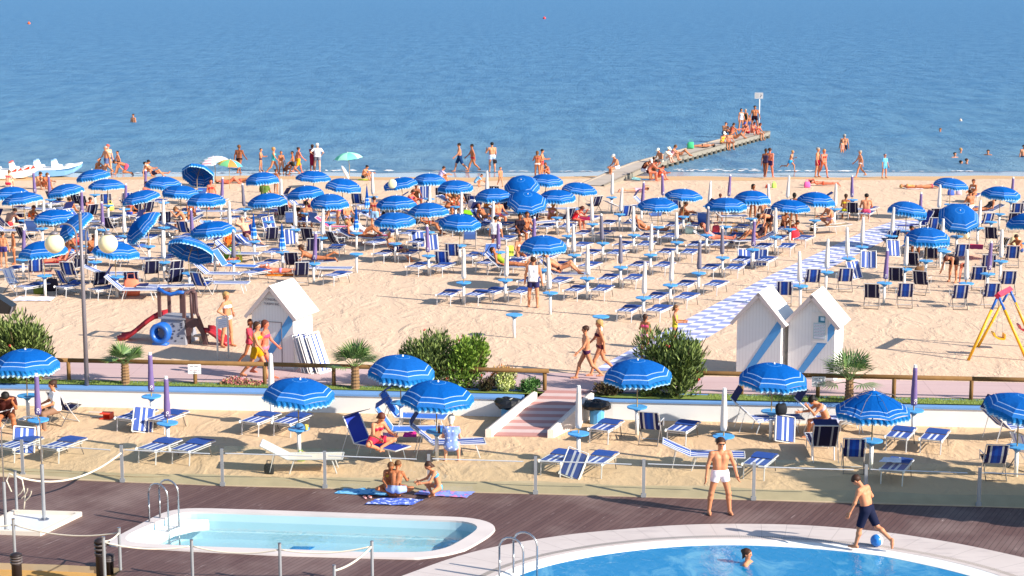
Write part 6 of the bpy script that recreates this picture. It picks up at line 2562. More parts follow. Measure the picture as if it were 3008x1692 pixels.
# buoys
for X, Y, c_, lab in ((85, 70, 'e06030', 'small orange buoy far out at upper left'), (1599, 55, 'd84040', 'red buoy far out at the top centre'), (2822, 352, 'd8c0b0', 'small pale buoy off the right shore')):
    p = at(X, Y, 0.1)
    root = empty("buoy", (p.x, p.y, 0), 0, lab, 'buoy')
    sc_ = p.y / 5200 * 4.5
    mb = MB(); mb.sphere((0, 0, sc_ * 0.4), sc_, 12, 8); mb.build('float', mat("buoy_" + c_, c_, .5), root, True)
    mb = MB(); mb.lathe([(sc_ * .3, 0), (sc_ * .15, sc_ * .5)], (0, 0, sc_ * 1.3), 8); mb.build('top_fitting', mat("buoy_" + c_, c_, .5), root)

# --- plants
def bush(name, base, size, label, cat, mats, n=2600, leaf=0.13, lw=0.020, seed=1, lobes=None, flowers=None, droop=0.0):
    rn = random.Random(seed)
    root = empty(name, base, 0, label, cat)
    sx_, sy_, sz_ = size
    lobes = lobes or [(0, 0, .45 * sz_, .85), (0, 0, .3 * sz_, .8)] + [(math.cos(k * 2.4 + seed) * .30 * sx_ * (.5 + .5 * (k % 3) / 2), math.sin(k * 2.4 + seed) * .26 * sy_, (.22 + .5 * ((k * 5 + seed) % 11) / 11) * sz_, rn.uniform(.34, .55)) for k in range(11)]
    mb = MB()
    for k in range(7):
        a = rn.uniform(0, 6.28)
        e = Vector((math.cos(a) * sx_ * .4, math.sin(a) * sy_ * .4, sz_ * rn.uniform(.5, .8)))
        mb.tube([(0, 0, -0.1), e * 0.4 + Vector((0, 0, .05)), e], [0.03, 0.022, 0.008], 5)
    mb.build('stems', mat("bush_wood", '5c4a34', .9), root)
    L = MB()
    for i in range(n):
        lx, ly, lz, lr = rn.choice(lobes)
        d = Vector((rn.gauss(0, 1), rn.gauss(0, 1), rn.gauss(0, 1))).normalized()
        rr = rn.random() ** 0.45
        c_ = Vector((lx + d.x * rr * lr * sx_ * .5, ly + d.y * rr * lr * sy_ * .5, lz + d.z * rr * lr * sz_ * .55))
        if c_.z < 0.01:
            c_.z = rn.uniform(0.01, 0.2)
        dr = (d * 0.7 + Vector((0, 0, 0.9 - droop)) + Vector((rn.uniform(-.6, .6), rn.uniform(-.6, .6), rn.uniform(-.3, .3)))).normalized()
        sd = dr.cross(Vector((rn.uniform(-1, 1), rn.uniform(-1, 1), rn.uniform(-1, 1)))).normalized()
        l_, w_ = leaf * rn.uniform(.7, 1.3), lw * rn.uniform(.8, 1.3)
        L.add([c_ - dr * l_ * .5, c_ + sd * w_, c_ + dr * l_ * .5, c_ - sd * w_], [(0, 1, 2, 3)])
    L.build('foliage', mats, root)
    if flowers:
        fm_, k_ = flowers
        Fm = MB()
        for i in range(k_):
            lx, ly, lz, lr = rn.choice(lobes)
            d = Vector((rn.gauss(0, 1), rn.gauss(0, 1) - .5, rn.gauss(0, 1) + .3)).normalized()
            c_ = Vector((lx + d.x * lr * sx_ * .52, ly + d.y * lr * sy_ * .52, lz + d.z * lr * sz_ * .56))
            for _ in range(4):
                q = c_ + Vector((rn.uniform(-.04, .04), rn.uniform(-.04, .04), rn.uniform(-.04, .04)))
                Fm.sphere(q, 0.02, 5, 3)
        Fm.build('blossoms', fm_, root)
    return root


OLE = leaf_mat("oleander_leaves", ['2a3a18', '46582a', '6a7c3c', '8c9a58', '3a4a22'])
BRT = leaf_mat("bright_leaves", ['46641e', '6c8a30', '8ca444', '557428'])
VAR = leaf_mat("variegated_leaves", ['d8d890', 'b8c45c', 'e8e4b0', '7c9440'])
RUS = leaf_mat("russet_leaves", ['b88444', 'c8703c', '9c8c48', 'd09858'])
DRK = leaf_mat("dark_purple_leaves", ['3c2c24', '4c3c30', '54502c', '2c2420'])
JUN = leaf_mat("juniper_needles", ['3c6030', '54803c', '6c9850'])
PNK = mat("oleander_pink", 'c85048', .7)
bush("oleander", at(62, 1119, -0.02), (2.2, 1.5, 2.15), 'big green oleander bush with narrow leaves at the left picture edge', 'bush', OLE, 6500, .20, .022, 3, flowers=(PNK, 10))
bush("oleander", at(1262, 1138, -0.02), (1.9, 1.2, 1.75), 'oleander bush with few red blossoms, left half of the twin clump', 'bush', OLE, 5200, .16, .020, 5, flowers=(PNK, 12))
bush("oleander", at(1370, 1140, -0.02), (1.45, 1.1, 1.78), 'taller bright green bush, right half of the twin clump by the fence', 'bush', BRT, 4400, .13, .022, 8, flowers=(PNK, 9))
bush("oleander", at(1985, 1160, -0.02), (2.15, 1.3, 2.0), 'broad green oleander bush hiding the walkway entrance, over the wall', 'bush', OLE, 6500, .20, .022, 11, flowers=(PNK, 4))
bush("shrub", at(1482, 1147, -0.02), (0.75, 0.5, 0.62), 'low shrub with cream and yellow variegated leaves near the ramp', 'shrub', VAR, 1500, .07, .022, 21)
bush("shrub", at(1480, 1136, 0), (0.9, 0.5, 0.72), 'wispy russet shrub growing through the log fence', 'shrub', RUS, 700, .09, .014, 22)
bush("shrub", at(1558, 1150, -0.02), (0.7, 0.5, 0.42), 'low green juniper shrub at the top of the ramp', 'shrub', JUN, 900, .16, .012, 23, droop=.6)
bush("shrub", at(1432, 1148, -0.02), (0.6, 0.4, 0.45), 'low dark shrub at the foot of the bright green bush', 'shrub', DRK, 700, .08, .02, 24)
bush("shrub", at(1790, 1160, -0.02), (1.1, 0.5, 0.42), 'low dark brownish shrub right of the ramp on the wall', 'shrub', DRK, 1300, .10, .018, 25)
bush("shrub", at(1905, 1163, -0.02), (0.8, 0.5, 0.35), 'low green shrub under the broad oleander bush', 'shrub', OLE, 700, .10, .016, 26)
flw = leaf_mat("flower_bed_leaves", ['c86070', 'd88888', 'a87858', '8c9050', 'd06878'])
for i, (X0, X1, Y0, lab) in enumerate(((650, 770, 1127, 'bed of small red flowers on the wall below the two walking women'), (2905, 3010, 1180, 'patch of pink flowers on the wall at the right edge'))):
    a, b2 = at(X0, Y0, -0.02), at(X1, Y0 + 3, -0.02)
    rn = random.Random(40 + i)
    L = MB()
    for k in range(900):
        t = rn.random()
        c_ = a.lerp(b2, t) + Vector((0, rn.uniform(-.22, .22), rn.random() ** 1.5 * 0.20 * math.sin(math.pi * min(.9, t + .12)) + .01))
        d = Vector((rn.gauss(0, 1), rn.gauss(0, 1), 1)).normalized()
        s_ = d.cross(Vector((rn.gauss(0, 1), rn.gauss(0, 1), 0))).normalized()
        L.add([c_ - s_ * .02, c_ + d * .03, c_ + s_ * .02, c_ - d * .03], [(0, 1, 2, 3)])
    tag(L.build("flower_bed", flw), lab, 'flowers', kind='stuff')

# grass blades standing along the lawn strip
rn = random.Random(77)
L = MB()
gm_ = leaf_mat("grass_blades", ['66783a', '84964c', '98a85c'])
for (X0, X1, Yf, Yb) in ((-150, 1250, lambda X: 1125 + X * .0172, lambda X: 1113 + X * .0155), (2080, 3050, lambda X: 1173 + (X - 2090) * .0190, lambda X: 1158 + (X - 2090) * .0190)):
    for i in range(9000 if X0 < 0 else 6000):
        X = rn.uniform(X0, X1)
        t = rn.random()
        p = at(X, Yf(X) * t + Yb(X) * (1 - t), -0.02)
        h_ = rn.uniform(.02, .055)
        L.add([p + Vector((-.012, 0, 0)), p + Vector((.012, 0, 0)), p + Vector((rn.uniform(-.02, .02), rn.uniform(-.02, .02), h_))], [(0, 1, 2)])
tag(L.build("grass", gm_), 'short green grass along the top of the wall', 'grass', kind='stuff')


def palm(base, H, label, seed, fr=0.62, n=11):
    rn = random.Random(seed)
    root = empty("fan_palm", base, 0, label, 'palm tree')
    mb = MB()
    prof = []
    k = 14
    for i in range(k + 1):
        t = i / k
        prof.append(((0.11 if i % 2 else 0.135) * (1 - 0.15 * t), H * t))
    mb.lathe(prof, (0, 0, 0), 10)
    mb.build('trunk', mat("palm_trunk", '86684a', .95, var=.3, vscale=14), root)
    lm_ = leaf_mat("palm_leaves", ['3c5c30', '587844', '7c9450', '4a6834']) if "palm_leaves" not in MATS else MATS["palm_leaves"]
    for i in range(n):
        a = 2 * math.pi * i / n + rn.uniform(-.25, .25)
        el = rn.uniform(-.15, 1.25) if i % 2 else rn.uniform(.3, 1.35)
        d = Vector((math.cos(a) * math.cos(el), math.sin(a) * math.cos(el), math.sin(el)))
        o_ = Vector((0, 0, H - 0.05))
        hub = o_ + d * 0.36 * fr / .62
        mb = MB()
        mb.tube([o_, hub], [0.014, 0.009], 4)
        up = Vector((0, 0, 1))
        s_ = d.cross(up)
        s_ = s_.normalized() if s_.length > .05 else Vector((1, 0, 0))
        nrm = s_.cross(d).normalized()
        m2 = 17
        for j in range(m2):
            b_ = (j / (m2 - 1) - .5) * 2.7
            dd = (d * math.cos(b_) + s_ * math.sin(b_)).normalized()
            l_ = fr * (0.85 + .15 * math.cos(b_)) * rn.uniform(.88, 1.05)
            tip = hub + dd * l_ - Vector((0, 0, .10 * l_)) + nrm * .02
            w_ = 0.022
            sd = dd.cross(nrm).normalized() * w_
            md = hub + dd * l_ * .55 + nrm * .012
            mb.add([hub, md + sd, tip, md - sd], [(0, 1, 2, 3)])
        mb.build('frond', lm_, root)
    return root
palm(at(369, 1128, -0.02), 0.58, 'small fan palm with few upright fronds near the lamp post', 3, .52, 9)
palm(at(1044, 1141, -0.02), 0.62, 'fan palm in front of the sand, left of the twin bushes', 8, .60, 12)
palm(at(2494, 1178, -0.02), 0.58, 'fan palm in front of the right beach hut', 13, .68, 13)
bush("added_shade_tree", Vector((15.2, 36.4, ZD)), (4.0, 3.2, 4.6), 'unseen leafy tree added past the right picture edge to shade the deck', 'tree', OLE, 5200, .34, .13, 31,
     lobes=[(0, 0, 3.4, .7), (.8, .3, 3.1, .6), (-.9, -.2, 3.0, .6), (.2, -.6, 2.6, .6), (-.3, .5, 3.9, .5), (-1.3, .4, 2.5, .4)])  # unseen tree, added and shaped to cast shade on the deck corner

# two bins with black bags at the ramp
for bx_, by_, lab in ((1494, 1228, 'light blue bin overflowing with a black bag, left of the ramp'), (1752, 1236, 'light blue bin overflowing with a black bag, right of the ramp')):
    p = at(bx_, by_, ZN) + Vector((0, -0.25, 0))
    root = empty("litter_bin", p, 0, lab, 'litter bin')
    mb = MB(); mb.lathe([(0.19, 0), (0.20, 0.36), (0.22, 0.40)], (0, 0, 0), 12); mb.build('drum', mat("bin_blue", '5fa8dc', .5), root)
    rn = random.Random(int(bx_))
    mb = MB()
    n = 14
    vs, fs = [], []
    for j, (r_, z) in enumerate(((.21, .36), (.29, .42), (.31, .50), (.27, .58), (.16, .60), (.05, .55))):
        for i in range(n):
            a = 2 * math.pi * i / n
            k_ = r_ * (1 + rn.uniform(-.14, .14))
            vs.append((k_ * math.cos(a) * 1.15, k_ * math.sin(a), z + rn.uniform(-.03, .03)))
    for j in range(5):
        for i in range(n):
            a, b2 = j * n + i, j * n + (i + 1) % n
            fs.append((a, b2, b2 + n, a + n))
    fs.append(tuple(5 * n + i for i in range(n)))
    mb.add(vs, fs)
    mb.build('black_bag', M_BLACK, root)

# ------------------------------------------------------------------ people
def P(tl, x, y, pose, face, h, sex, hair, hc, skin, garms, label, z=0.0, on=None, res=0.022, dx=0):
    zz = z + (0.36 if on else 0)
    p = tat(tl, x, y, zz)
    if on:
        g_ = p.copy()
        g_.z = z
        if on in LL:
            put(LL[on], g_, R(face), 'open sun lounger', 'sun lounger', group=GL)
        elif on[0] == 'D':
            put(DC[on[1]], g_, R(face), 'occupied deck chair', 'deck chair', group=GD)
        elif on == 'F':
            f_ = R(face)
            d_ = Vector((math.sin(R(25)), math.cos(R(25)), 0)) * -0.4
            put(LF, g_ + d_, R(AX), 'folded striped bed', 'sunbed', group=GF)
        TAKEN.append(p.xy)
    if on == 'DX':
        pass
    return person(p, pose, face, h, sex, hair, hc, skin, garms, label, res=res)


# deck and lower sand: the near ones, modelled finest
MAN = P('D4', 1140, 795, 'man', 8, 1.76, 'm', 'short', 'brown', 'fair', 'trunks:f0e4ea', 'barefoot man in white swim shorts and sunglasses standing on the timber deck', ZD, res=.0085)
_b = body_set('man', 'm', False, 'short', ('trunks',), .0085)
mb = MB()
for e_ in _b[2]['eyes']:
    q_ = e_ - _b[3] + _b[2]['fwh'] * 0.016
    mb.box(tuple(q_), (0.05, 0.008, 0.030))
    mb.box((q_[0] * 2.6, q_[1] + .06, q_[2] + .006), (0.006, 0.13, 0.008))
mb.box(tuple((_b[2]['eyes'][0] + _b[2]['eyes'][1]) / 2 - _b[3] + _b[2]['fwh'] * 0.02), (0.02, 0.006, 0.008))
mb.build('sunglasses', M_BLACK, MAN)
P('D5', 905, 1165, 'ball', -128, 1.62, 'm', 'short', 'brown', 'fair', 'longshorts:1c2038', 'boy in long dark swim shorts stepping over a blue ball by the pool', ZD + .05, res=.0085)
P('D2', 1970, 575, 'cross', 15, 1.38, 'f', 'long', 'lbrown', 'tan', 'top:e8c048 briefs:c89838', 'long-haired girl sitting behind the boy on the blue towels', ZD + .02, res=.010)
P('D2', 2040, 628, 'cross', 170, 1.42, 'm', 'short', 'lbrown', 'tan', 'shorts:9ab0dc', 'boy with bare back in pale blue patterned shorts on the towels', ZD + .02, res=.010)
P('D3', 320, 600, 'cross', -75, 1.42, 'f', 'long', 'brown', 'fair', 'top:58a0c8 briefs:58a0c8', 'girl in a turquoise bikini bending over the towels, right of the boy', ZD + .02, res=.010)
SWIM = P('D4', 1430, 1320, 'tread', 65, 1.55, 'f', 'bun', 'brown', 'fair', 'swimsuit:2a3c60', 'dark-haired person up to the shoulders in the blue pool', ZD - .02, res=.010)
SWIM.location.z = ZD - 0.50
P('C1', 70, 1165, 'seatlean', 15, 1.75, 'm', 'short', 'black', 'tan', 'shirt:4c2420 shorts:4c2c20', 'man in a dark brown shirt sitting at the left picture edge', ZN + .40, res=.012)
P('C1', 600, 1120, 'seat', -60, 1.66, 'f', 'bun', 'brown', 'fair', 'shirt:f0f0f0 trousers:8c6c58', 'woman in a white top holding something to her face, left lower sand', ZN + .42, on=None, res=.012)
P('D2', 1820, 110, 'cross', 40, 1.66, 'f', 'long', 'auburn', 'fair', 'shorts:c8304c top:c8304c', 'long-haired woman in red shorts cross-legged on a blue lounger', ZN + .38, res=.012)
ELD = P('D3', 455, 95, 'seat', 178, 1.62, 'f', 'bob', 'white', 'pale', 'dress:8ca8e0', 'elderly white-haired woman in a pale blue spotted dress, seen from behind', ZN + .40, res=.012)
m, n, b = new_mat("spotted_dress", 0.85, 0.1)
tc_ = n.nodes.new("ShaderNodeTexCoord")
vo = n.nodes.new("ShaderNodeTexVoronoi")
vo.inputs['Scale'].default_value = 11
n.links.new(tc_.outputs['Object'], vo.inputs['Vector'])
n.links.new(mixc(n, math_n(n, 'LESS_THAN', vo.outputs['Distance'], 0.28), hexc('8098d8'), hexc('dce4f4')), b.inputs['Base Color'])
for q_ in ELD.children:
    if q_.name.startswith('dress'):
        q_.material_slots[0].material = m
P('C5', 430, 1235, 'seatlean', -78, 1.68, 'f', 'bun', 'black', 'fair', 'top:c8b8c8 briefs:302030', 'sunbather sitting hunched with a hand to the face on a towel-covered bed', ZN + .42, res=.012)
# promenade and just behind
P('C2', 555, 775, 'walk', 72, 1.70, 'f', 'long', 'brown', 'fair', 'top:e8a020 shorts:c89018', 'woman walking in an orange bikini top and mustard shorts', 0, res=.013)
P('C2', 640, 755, 'walk2', 80, 1.70, 'f', 'long', 'auburn', 'red', 'top:e04870 briefs:e87890', 'woman in a pink bikini walking behind her friend in mustard shorts', 0, res=.013)
P('C2', 490, 640, 'walk', 60, 1.45, 'f', 'bob', 'auburn', 'tan', 'shirt:d84858 briefs:a83040', 'child in red half hidden behind the two walking women', 0, res=.016)
P('C3', 1900, 775, 'walk2', -80, 1.58, 'm', 'short', 'brown', 'fair', 'briefs:4c2848', 'boy in dark purple briefs walking on the promenade, hand stretched back', 0, res=.013)
P('C3', 2045, 730, 'walk', -82, 1.66, 'f', 'long', 'blond', 'fair', 'top:4c2838 briefs:5c2c38', 'long-haired blonde woman in a dark bikini walking along the promenade', 0, res=.013)
P('C4', 345, 560, 'phone', 150, 1.36, 'f', 'bob', 'brown', 'tan', 'top:f05880 briefs:f0a8b8', 'dark-haired girl in a pink bikini on the checkered walkway', 0, res=.014)
P('C4', 665, 470, 'hold', 80, 1.40, 'f', 'long', 'lbrown', 'fair', 'swimsuit:c8b838', 'girl in a yellow swimsuit behind the broad oleander', 0, res=.014)
P('C1', 2430, 432, 'hips', 60, 1.72, 'f', 'bun', 'blond', 'fair', 'briefs:f0e8e8 top:f0e8f0', 'fair-haired woman in a white bikini standing by the playground, arm bent', 0, res=.013)
P('B4', 285, 1075, 'stand', 170, 1.76, 'm', 'short', 'brown', 'fair', 'tank:f0f0f4 shorts:30305c', 'man in a white tank top and navy shorts standing among the folded beds', 0, res=.014)

# water line, left to right
P('A1', 1345, 480, 'walk', -50, 1.74, 'm', 'short', 'grey', 'fair', 'shorts:5c6890', 'grey-haired man in slate blue shorts at the water line', 0)
P('A1', 1365, 474, 'stand', 30, 1.76, 'f', 'cap', 'e06050', 'pale', 'briefs:281c20 top:f0d8c8', 'tall bather with a red cap and dark bikini bottom at the water line', 0)
P('A1', 1490, 470, 'walk', -60, 1.40, 'm', 'short', 'black', 'fair', 'trunks:201c24', 'child in black trunks walking at the water line', 0)
P('A1', 1630, 490, 'kneel', -80, 1.66, 'm', 'short', 'brown', 'tan', 'shorts:e05068', 'person in pinkish red shorts kneeling head down in the wet sand', 0)
P('A1', 1215, 470, 'kneesup', 60, 1.6, 'f', 'bob', 'lbrown', 'fair', 'swimsuit:c87838', 'sunbather sitting half behind a parasol near the pedal boats', 0)
P('A1', 1810, 500, 'kneesup', 90, 1.65, 'm', 'short', 'black', 'fair', 'tank:f0f0f0 shorts:283050', 'person in a white top sitting at the wet sand, left of a reclining one', 0)
P('A1', 1910, 500, 'elbow', 88, 1.68, 'm', 'short', 'black', 'fair', 'shorts:28243c', 'dark-haired person lying propped on elbows at the wet sand', 0)
P('A1', 105, 640, 'kneesup', 175, 1.6, 'f', 'bun', 'lbrown', 'pale', 'top:c8304c briefs:c8304c', 'sunbather with a bare pale back sitting below the white pedal boat', 0)
P('A1', 480, 660, 'kneesup', 55, 1.65, 'f', 'bun', 'brown', 'fair', 'swimsuit:d8a080', 'woman sitting on the sand below the light blue pedal boat', 0)
P('A1', 560, 665, 'kneesup', 60, 1.60, 'f', 'bob', 'lbrown', 'tan', 'swimsuit:a85038', 'second sitter with raised knees below the light blue pedal boat', 0)
P('A2', 865, 475, 'walk', 160, 1.78, 'm', 'short', 'lbrown', 'brown', 'briefs:201418', 'tanned man in tiny black briefs walking at the water line, alone', 0)
P('A2', 1140, 440, 'hold', 80, 1.38, 'm', 'short', 'brown', 'fair', 'briefs:282850', 'boy in navy briefs holding his hands forward at the water line', 0)
P('A2', 1290, 478, 'walk', 88, 1.66, 'f', 'bun', 'blond', 'fair', 'swimsuit:48b8b8', 'blonde woman in a turquoise swimsuit striding along the water line', 0)
P('A2', 1395, 480, 'stand', 20, 1.38, 'm', 'short', 'black', 'tan', 'longshorts:c89478', 'child in patterned long shorts standing beside a crouching child', 0)
P('A2', 1440, 478, 'crouch', 60, 1.36, 'm', 'short', 'black', 'brown', 'shorts:5c4840', 'dark tanned child crouching in the foam', 0)
P('A2', 1545, 488, 'walk2', -80, 1.46, 'm', 'short', 'black', 'tan', 'shorts:38342c', 'boy in dark shorts walking out of the foam', 0)
P('A2', 1600, 465, 'walk', 120, 1.60, 'm', 'short', 'brown', 'red', 'longshorts:f0a020', 'person in loose orange yellow clothes walking into the water', 0)
P('A2', 1785, 440, 'hold', 150, 1.62, 'f', 'bob', 'brown', 'tan', 'dress:8c1c38', 'woman in a long maroon dress facing the sea', 0)
P('A2', 1845, 445, 'hips', 172, 1.72, 'm', 'short', 'white', 'pale', 'shirt:f4f4f4 shorts:7c7c88', 'bald man in a white shirt and grey shorts, hands behind him', 0)
P('A2', 2420, 550, 'kneesup', 70, 1.5, 'm', 'short', 'black', 'fair', 'trunks:303850', 'boy sitting with knees drawn up beside the mint parasol', 0)
P('A2', 730, 595, 'supup', 88, 1.66, 'f', 'bob', 'brown', 'red', 'swimsuit:d87050', 'reddish sunbather lying with raised knees right of the dark tilted parasol', 0)
P('A2', 880, 585, 'prone', 95, 1.66, 'm', 'short', 'brown', 'tan', 'briefs:c05850', 'sunbather lying face down beside a parasol, near the foam', 0)
P('A2', 1330, 715, 'stand', 150, 1.30, 'm', 'short', 'brown', 'tan', 'briefs:a85040', 'small tanned child standing next to a white-sleeved parasol', 0)
P('A3', 1500, 448, 'walk2', -80, 1.78, 'm', 'short', 'black', 'fair', 'longshorts:1c3c68', 'walker in dark blue knee shorts, first of three in the shallows', 0)
P('A3', 1660, 452, 'walk', -78, 1.74, 'm', 'short', 'black', 'tan', 'briefs:d02c40', 'walker in red briefs, middle one of three in the shallows', 0)
P('A3', 1895, 452, 'phone', -160, 1.80, 'm', 'short', 'black', 'fair', 'trunks:b8d0f0', 'broad man in white and pale blue trunks carrying a black bag', 0)
P('A3', 2000, 632, 'walk', 20, 1.12, 'm', 'short', 'brown', 'fair', '', 'small naked-looking child walking on the dry sand', 0)
P('A3', 1690, 630, 'crouch', 100, 1.25, 'm', 'short', 'brown', 'fair', 'shirt:78b0d8 briefs:6090c0', 'child in a light blue shirt digging in the sand', 0)
P('A3', 1245, 575, 'kneesup', 110, 1.55, 'm', 'short', 'brown', 'fair', 'shirt:b8b0d8', 'sitter in a pale shirt partly behind a parasol near the wet sand', 0)
P('A4', 335, 530, 'phone', 170, 1.60, 'f', 'long', 'lbrown', 'tan', 'top:b85848 briefs:f0e0e0', 'long-haired girl at the water line in front of the jetty root', 0)
P('A4', 395, 510, 'hold', 80, 1.62, 'm', 'short', 'black', 'fair', 'trunks:c85050', 'dark-haired boy reaching towards a child near the wet sand', 0)
P('A4', 470, 500, 'kneesup', -60, 1.40, 'f', 'bob', 'auburn', 'tan', 'swimsuit:d87058', 'child sitting before the reaching boy near the wet sand', 0)
P('A4', 1335, 405, 'edge', -70, 1.70, 'm', 'cap', 'e8e4dc', 'fair', 'shorts:e8e8ec', 'man in a white cap and white shorts sitting alone on the jetty edge', ZJ + .1)
P('A4', 1660, 440, 'seatlean', 75, 1.72, 'm', 'cap', 'e4e0dc', 'tan', 'tank:401820 shorts:d8e0ec', 'person in a white cap and dark vest leaning at the jetty root', 0.5)
P('A4', 1725, 460, 'seatlean', 95, 1.75, 'm', 'short', 'black', 'red', 'briefs:301820', 'bare-chested man bending beside the white-capped one at the jetty', 0.5)
P('A4', 1790, 540, 'stand', 160, 1.30, 'm', 'short', 'black', 'brown', 'briefs:402018', 'dark tanned child standing against the jetty', 0)
P('A4', 1860, 545, 'kneesup', 60, 1.5, 'f', 'bob', 'brown', 'red', 'swimsuit:e05838', 'sunburnt sitter on the sand under the jetty edge', 0)
P('A4', 1560, 705, 'prone', 92, 1.62, 'f', 'hat', '4c3420', 'pale', 'swimsuit:d8a8b8', 'sunbather in a brown hat lying alone on the open sand', 0)
P('A5', 1055, 520, 'walk', 160, 1.74, 'f', 'bob', 'brown', 'brown', 'swimsuit:38304c', 'left walker of the couple below the jetty, in a dark swimsuit', 0)
P('A5', 1100, 520, 'walk2', 150, 1.78, 'm', 'short', 'brown', 'red', 'trunks:403060', 'right walker of the couple below the jetty, in purple trunks', 0)
P('A5', 1350, 445, 'run', 60, 1.40, 'm', 'short', 'blond', 'fair', 'trunks:2c98d0', 'fair boy in bright blue trunks running through the shallows', 0)
P('A5', 1715, 515, 'stand', 60, 1.74, 'm', 'short', 'grey', 'fair', 'shorts:b02440', 'stooping man in red shorts beside a woman in the shallows', 0)
P('A5', 1780, 515, 'walk', 20, 1.70, 'f', 'bob', 'blond', 'red', 'top:c04838 briefs:d87048', 'woman in an orange bikini beside the man in red shorts', 0)
P('A5', 2245, 515, 'walk', -80, 1.62, 'f', 'bob', 'grey', 'fair', 'briefs:f4eef0', 'walker in a white bikini bottom on the wet sand', 0)
P('A6', 810, 528, 'stand', 30, 1.42, 'm', 'cap', '1c6088', 'fair', 'shirt:68b4e8 shorts:58a8dc', 'child in a light blue shirt and dark blue cap on the wet sand', 0)
P('A6', 300, 300, 'stand', 170, 1.78, 'm', 'short', 'grey', 'fair', 'shorts:241c2c', 'man in black trunks standing thigh-deep in the sea', -0.72)
P('A6', 280, 290, 'stand', 30, 1.30, 'f', 'bob', 'brown', 'fair', 'swimsuit:d08878', 'child beside the man standing thigh-deep in the sea', -0.45)
# jetty
ZT = ZJ + .02
P('J', 185, 1075, 'edge', -60, 1.68, 'm', 'cap', 'f0ecdc', 'fair', 'shorts:e8dcc8', 'white-capped sitter, first of three elderly people on the jetty', ZT)
P('J', 240, 1085, 'kneesup', 60, 1.65, 'f', 'hat', 'e8e0c8', 'pale', 'dress:f0e8d8', 'pale-hatted sitter in white, second of three elderly people on the jetty', ZT)
P('J', 320, 1055, 'kneesup', 70, 1.65, 'f', 'bob', 'lbrown', 'fair', 'swimsuit:f0a8b0', 'sitter in a pink swimsuit, third of three elderly people on the jetty', ZT)
P('J', 420, 1000, 'supup', 80, 1.68, 'm', 'short', 'brown', 'tan', 'briefs:302428', 'sunbather lying on the jetty with legs bent, behind the elderly three', ZT)
P('J', 720, 890, 'supine', -98, 1.70, 'm', 'short', 'black', 'fair', 'briefs:3c1c24', 'sunbather lying flat on the middle of the jetty beside a green bag', ZT)
P('J', 970, 840, 'edge', 30, 1.66, 'f', 'cap', 'f4f0dc', 'fair', 'swimsuit:f0c040', 'woman in yellow on the jetty edge dangling her legs', ZT)
P('J', 1055, 835, 'edge', 25, 1.66, 'f', 'bob', 'auburn', 'fair', 'swimsuit:e89078', 'auburn woman on the jetty edge beside the woman in yellow', ZT)
P('J', 1000, 745, 'kneesup', 150, 1.70, 'm', 'cap', '243c60', 'fair', 'shorts:283c6c', 'man in a dark blue cap sitting on the far jetty edge', ZT)
P('J', 1085, 750, 'kneesup', 120, 1.66, 'f', 'bob', 'brown', 'tan', 'swimsuit:c86048', 'brown-haired sitter behind the two women on the jetty edge', ZT)
P('J', 1150, 775, 'supup', 75, 1.68, 'f', 'long', 'brown', 'tan', 'briefs:c87858', 'woman reclining on the jetty right of the dangling pair', ZT)
P('J', 1215, 690, 'stand', 20, 1.70, 'f', 'bob', 'black', 'fair', 'swimsuit:c8c8d8', 'dark-haired stander, left of two on the jetty end', ZT)
P('J', 1265, 688, 'stand', -40, 1.66, 'f', 'bob', 'grey', 'fair', 'swimsuit:28342c', 'grey-haired stander in a dark swimsuit on the jetty end', ZT)
P('J', 1318, 675, 'stand', 10, 1.15, 'm', 'short', 'lbrown', 'tan', 'shorts:4c5c8c', 'small child on the jetty end between the standing adults', ZT)
P('J', 1390, 665, 'man', 0, 1.80, 'm', 'short', 'black', 'tan', 'shorts:2c1420', 'tall dark man in black shorts leaning at the jetty sign post', ZT)
P('J', 1300, 735, 'kneesup', -60, 1.66, 'm', 'cap', '4858a0', 'red', 'trunks:8c2030', 'blue-capped sitter in red trunks near the jetty end', ZT)
P('J', 1360, 730, 'kneesup', 30, 1.64, 'f', 'bob', 'brown', 'red', 'swimsuit:e88868', 'sunburnt sitter second from the jetty end group', ZT)
P('J', 1425, 720, 'edge', 55, 1.66, 'f', 'bob', 'auburn', 'fair', 'swimsuit:d84848', 'outermost sitter of the jetty end dangling the legs', ZT)
# in the sea: only what stands above the surface shows
for (tl, x, y, hc_, lab, dz, pz) in (('W', 335, 308, 'brown', 'single bather up to the waist far out at the left', -1.0, 'stand'),
        ('A6', 1765, 210, 'blond', 'fair-haired swimmer, farthest of the group off the right shore', -1.38, 'tread'), ('A6', 1690, 268, 'black', 'dark-haired swimmer, left one of the group off the right shore', -1.38, 'tread'),
        ('A6', 2105, 238, 'black', 'dark-haired swimmer, apart to the right of the others', -1.36, 'tread'), ('A6', 1768, 346, 'black', 'swimmer with only the head out of the water, nearest pair, left', -1.5, 'tread'),
        ('A6', 1838, 346, 'brown', 'swimmer with head and shoulders out, nearest pair, right', -1.38, 'tread'), ('A6', 2553, 262, 'brown', 'long-haired bather cut by the right picture edge in the sea', -.9, 'stand'),
        ('W', 2365, 332, 'lbrown', 'swimmer far out beyond the jetty on the right', -1.42, 'tread')):
    p = tat(tl, x, y, 0.0)
    p.z = dz + (0.55 if pz == 'tread' and False else 0)
    off = {'tread': 0.84}.get(pz, 0)
    person(Vector((p.x, p.y, dz + off)), pz, random.uniform(-60, 90), 1.7, 'm' if hc_ != 'blond' else 'f', 'short', hc_, 'fair', 'shorts:303048', lab)

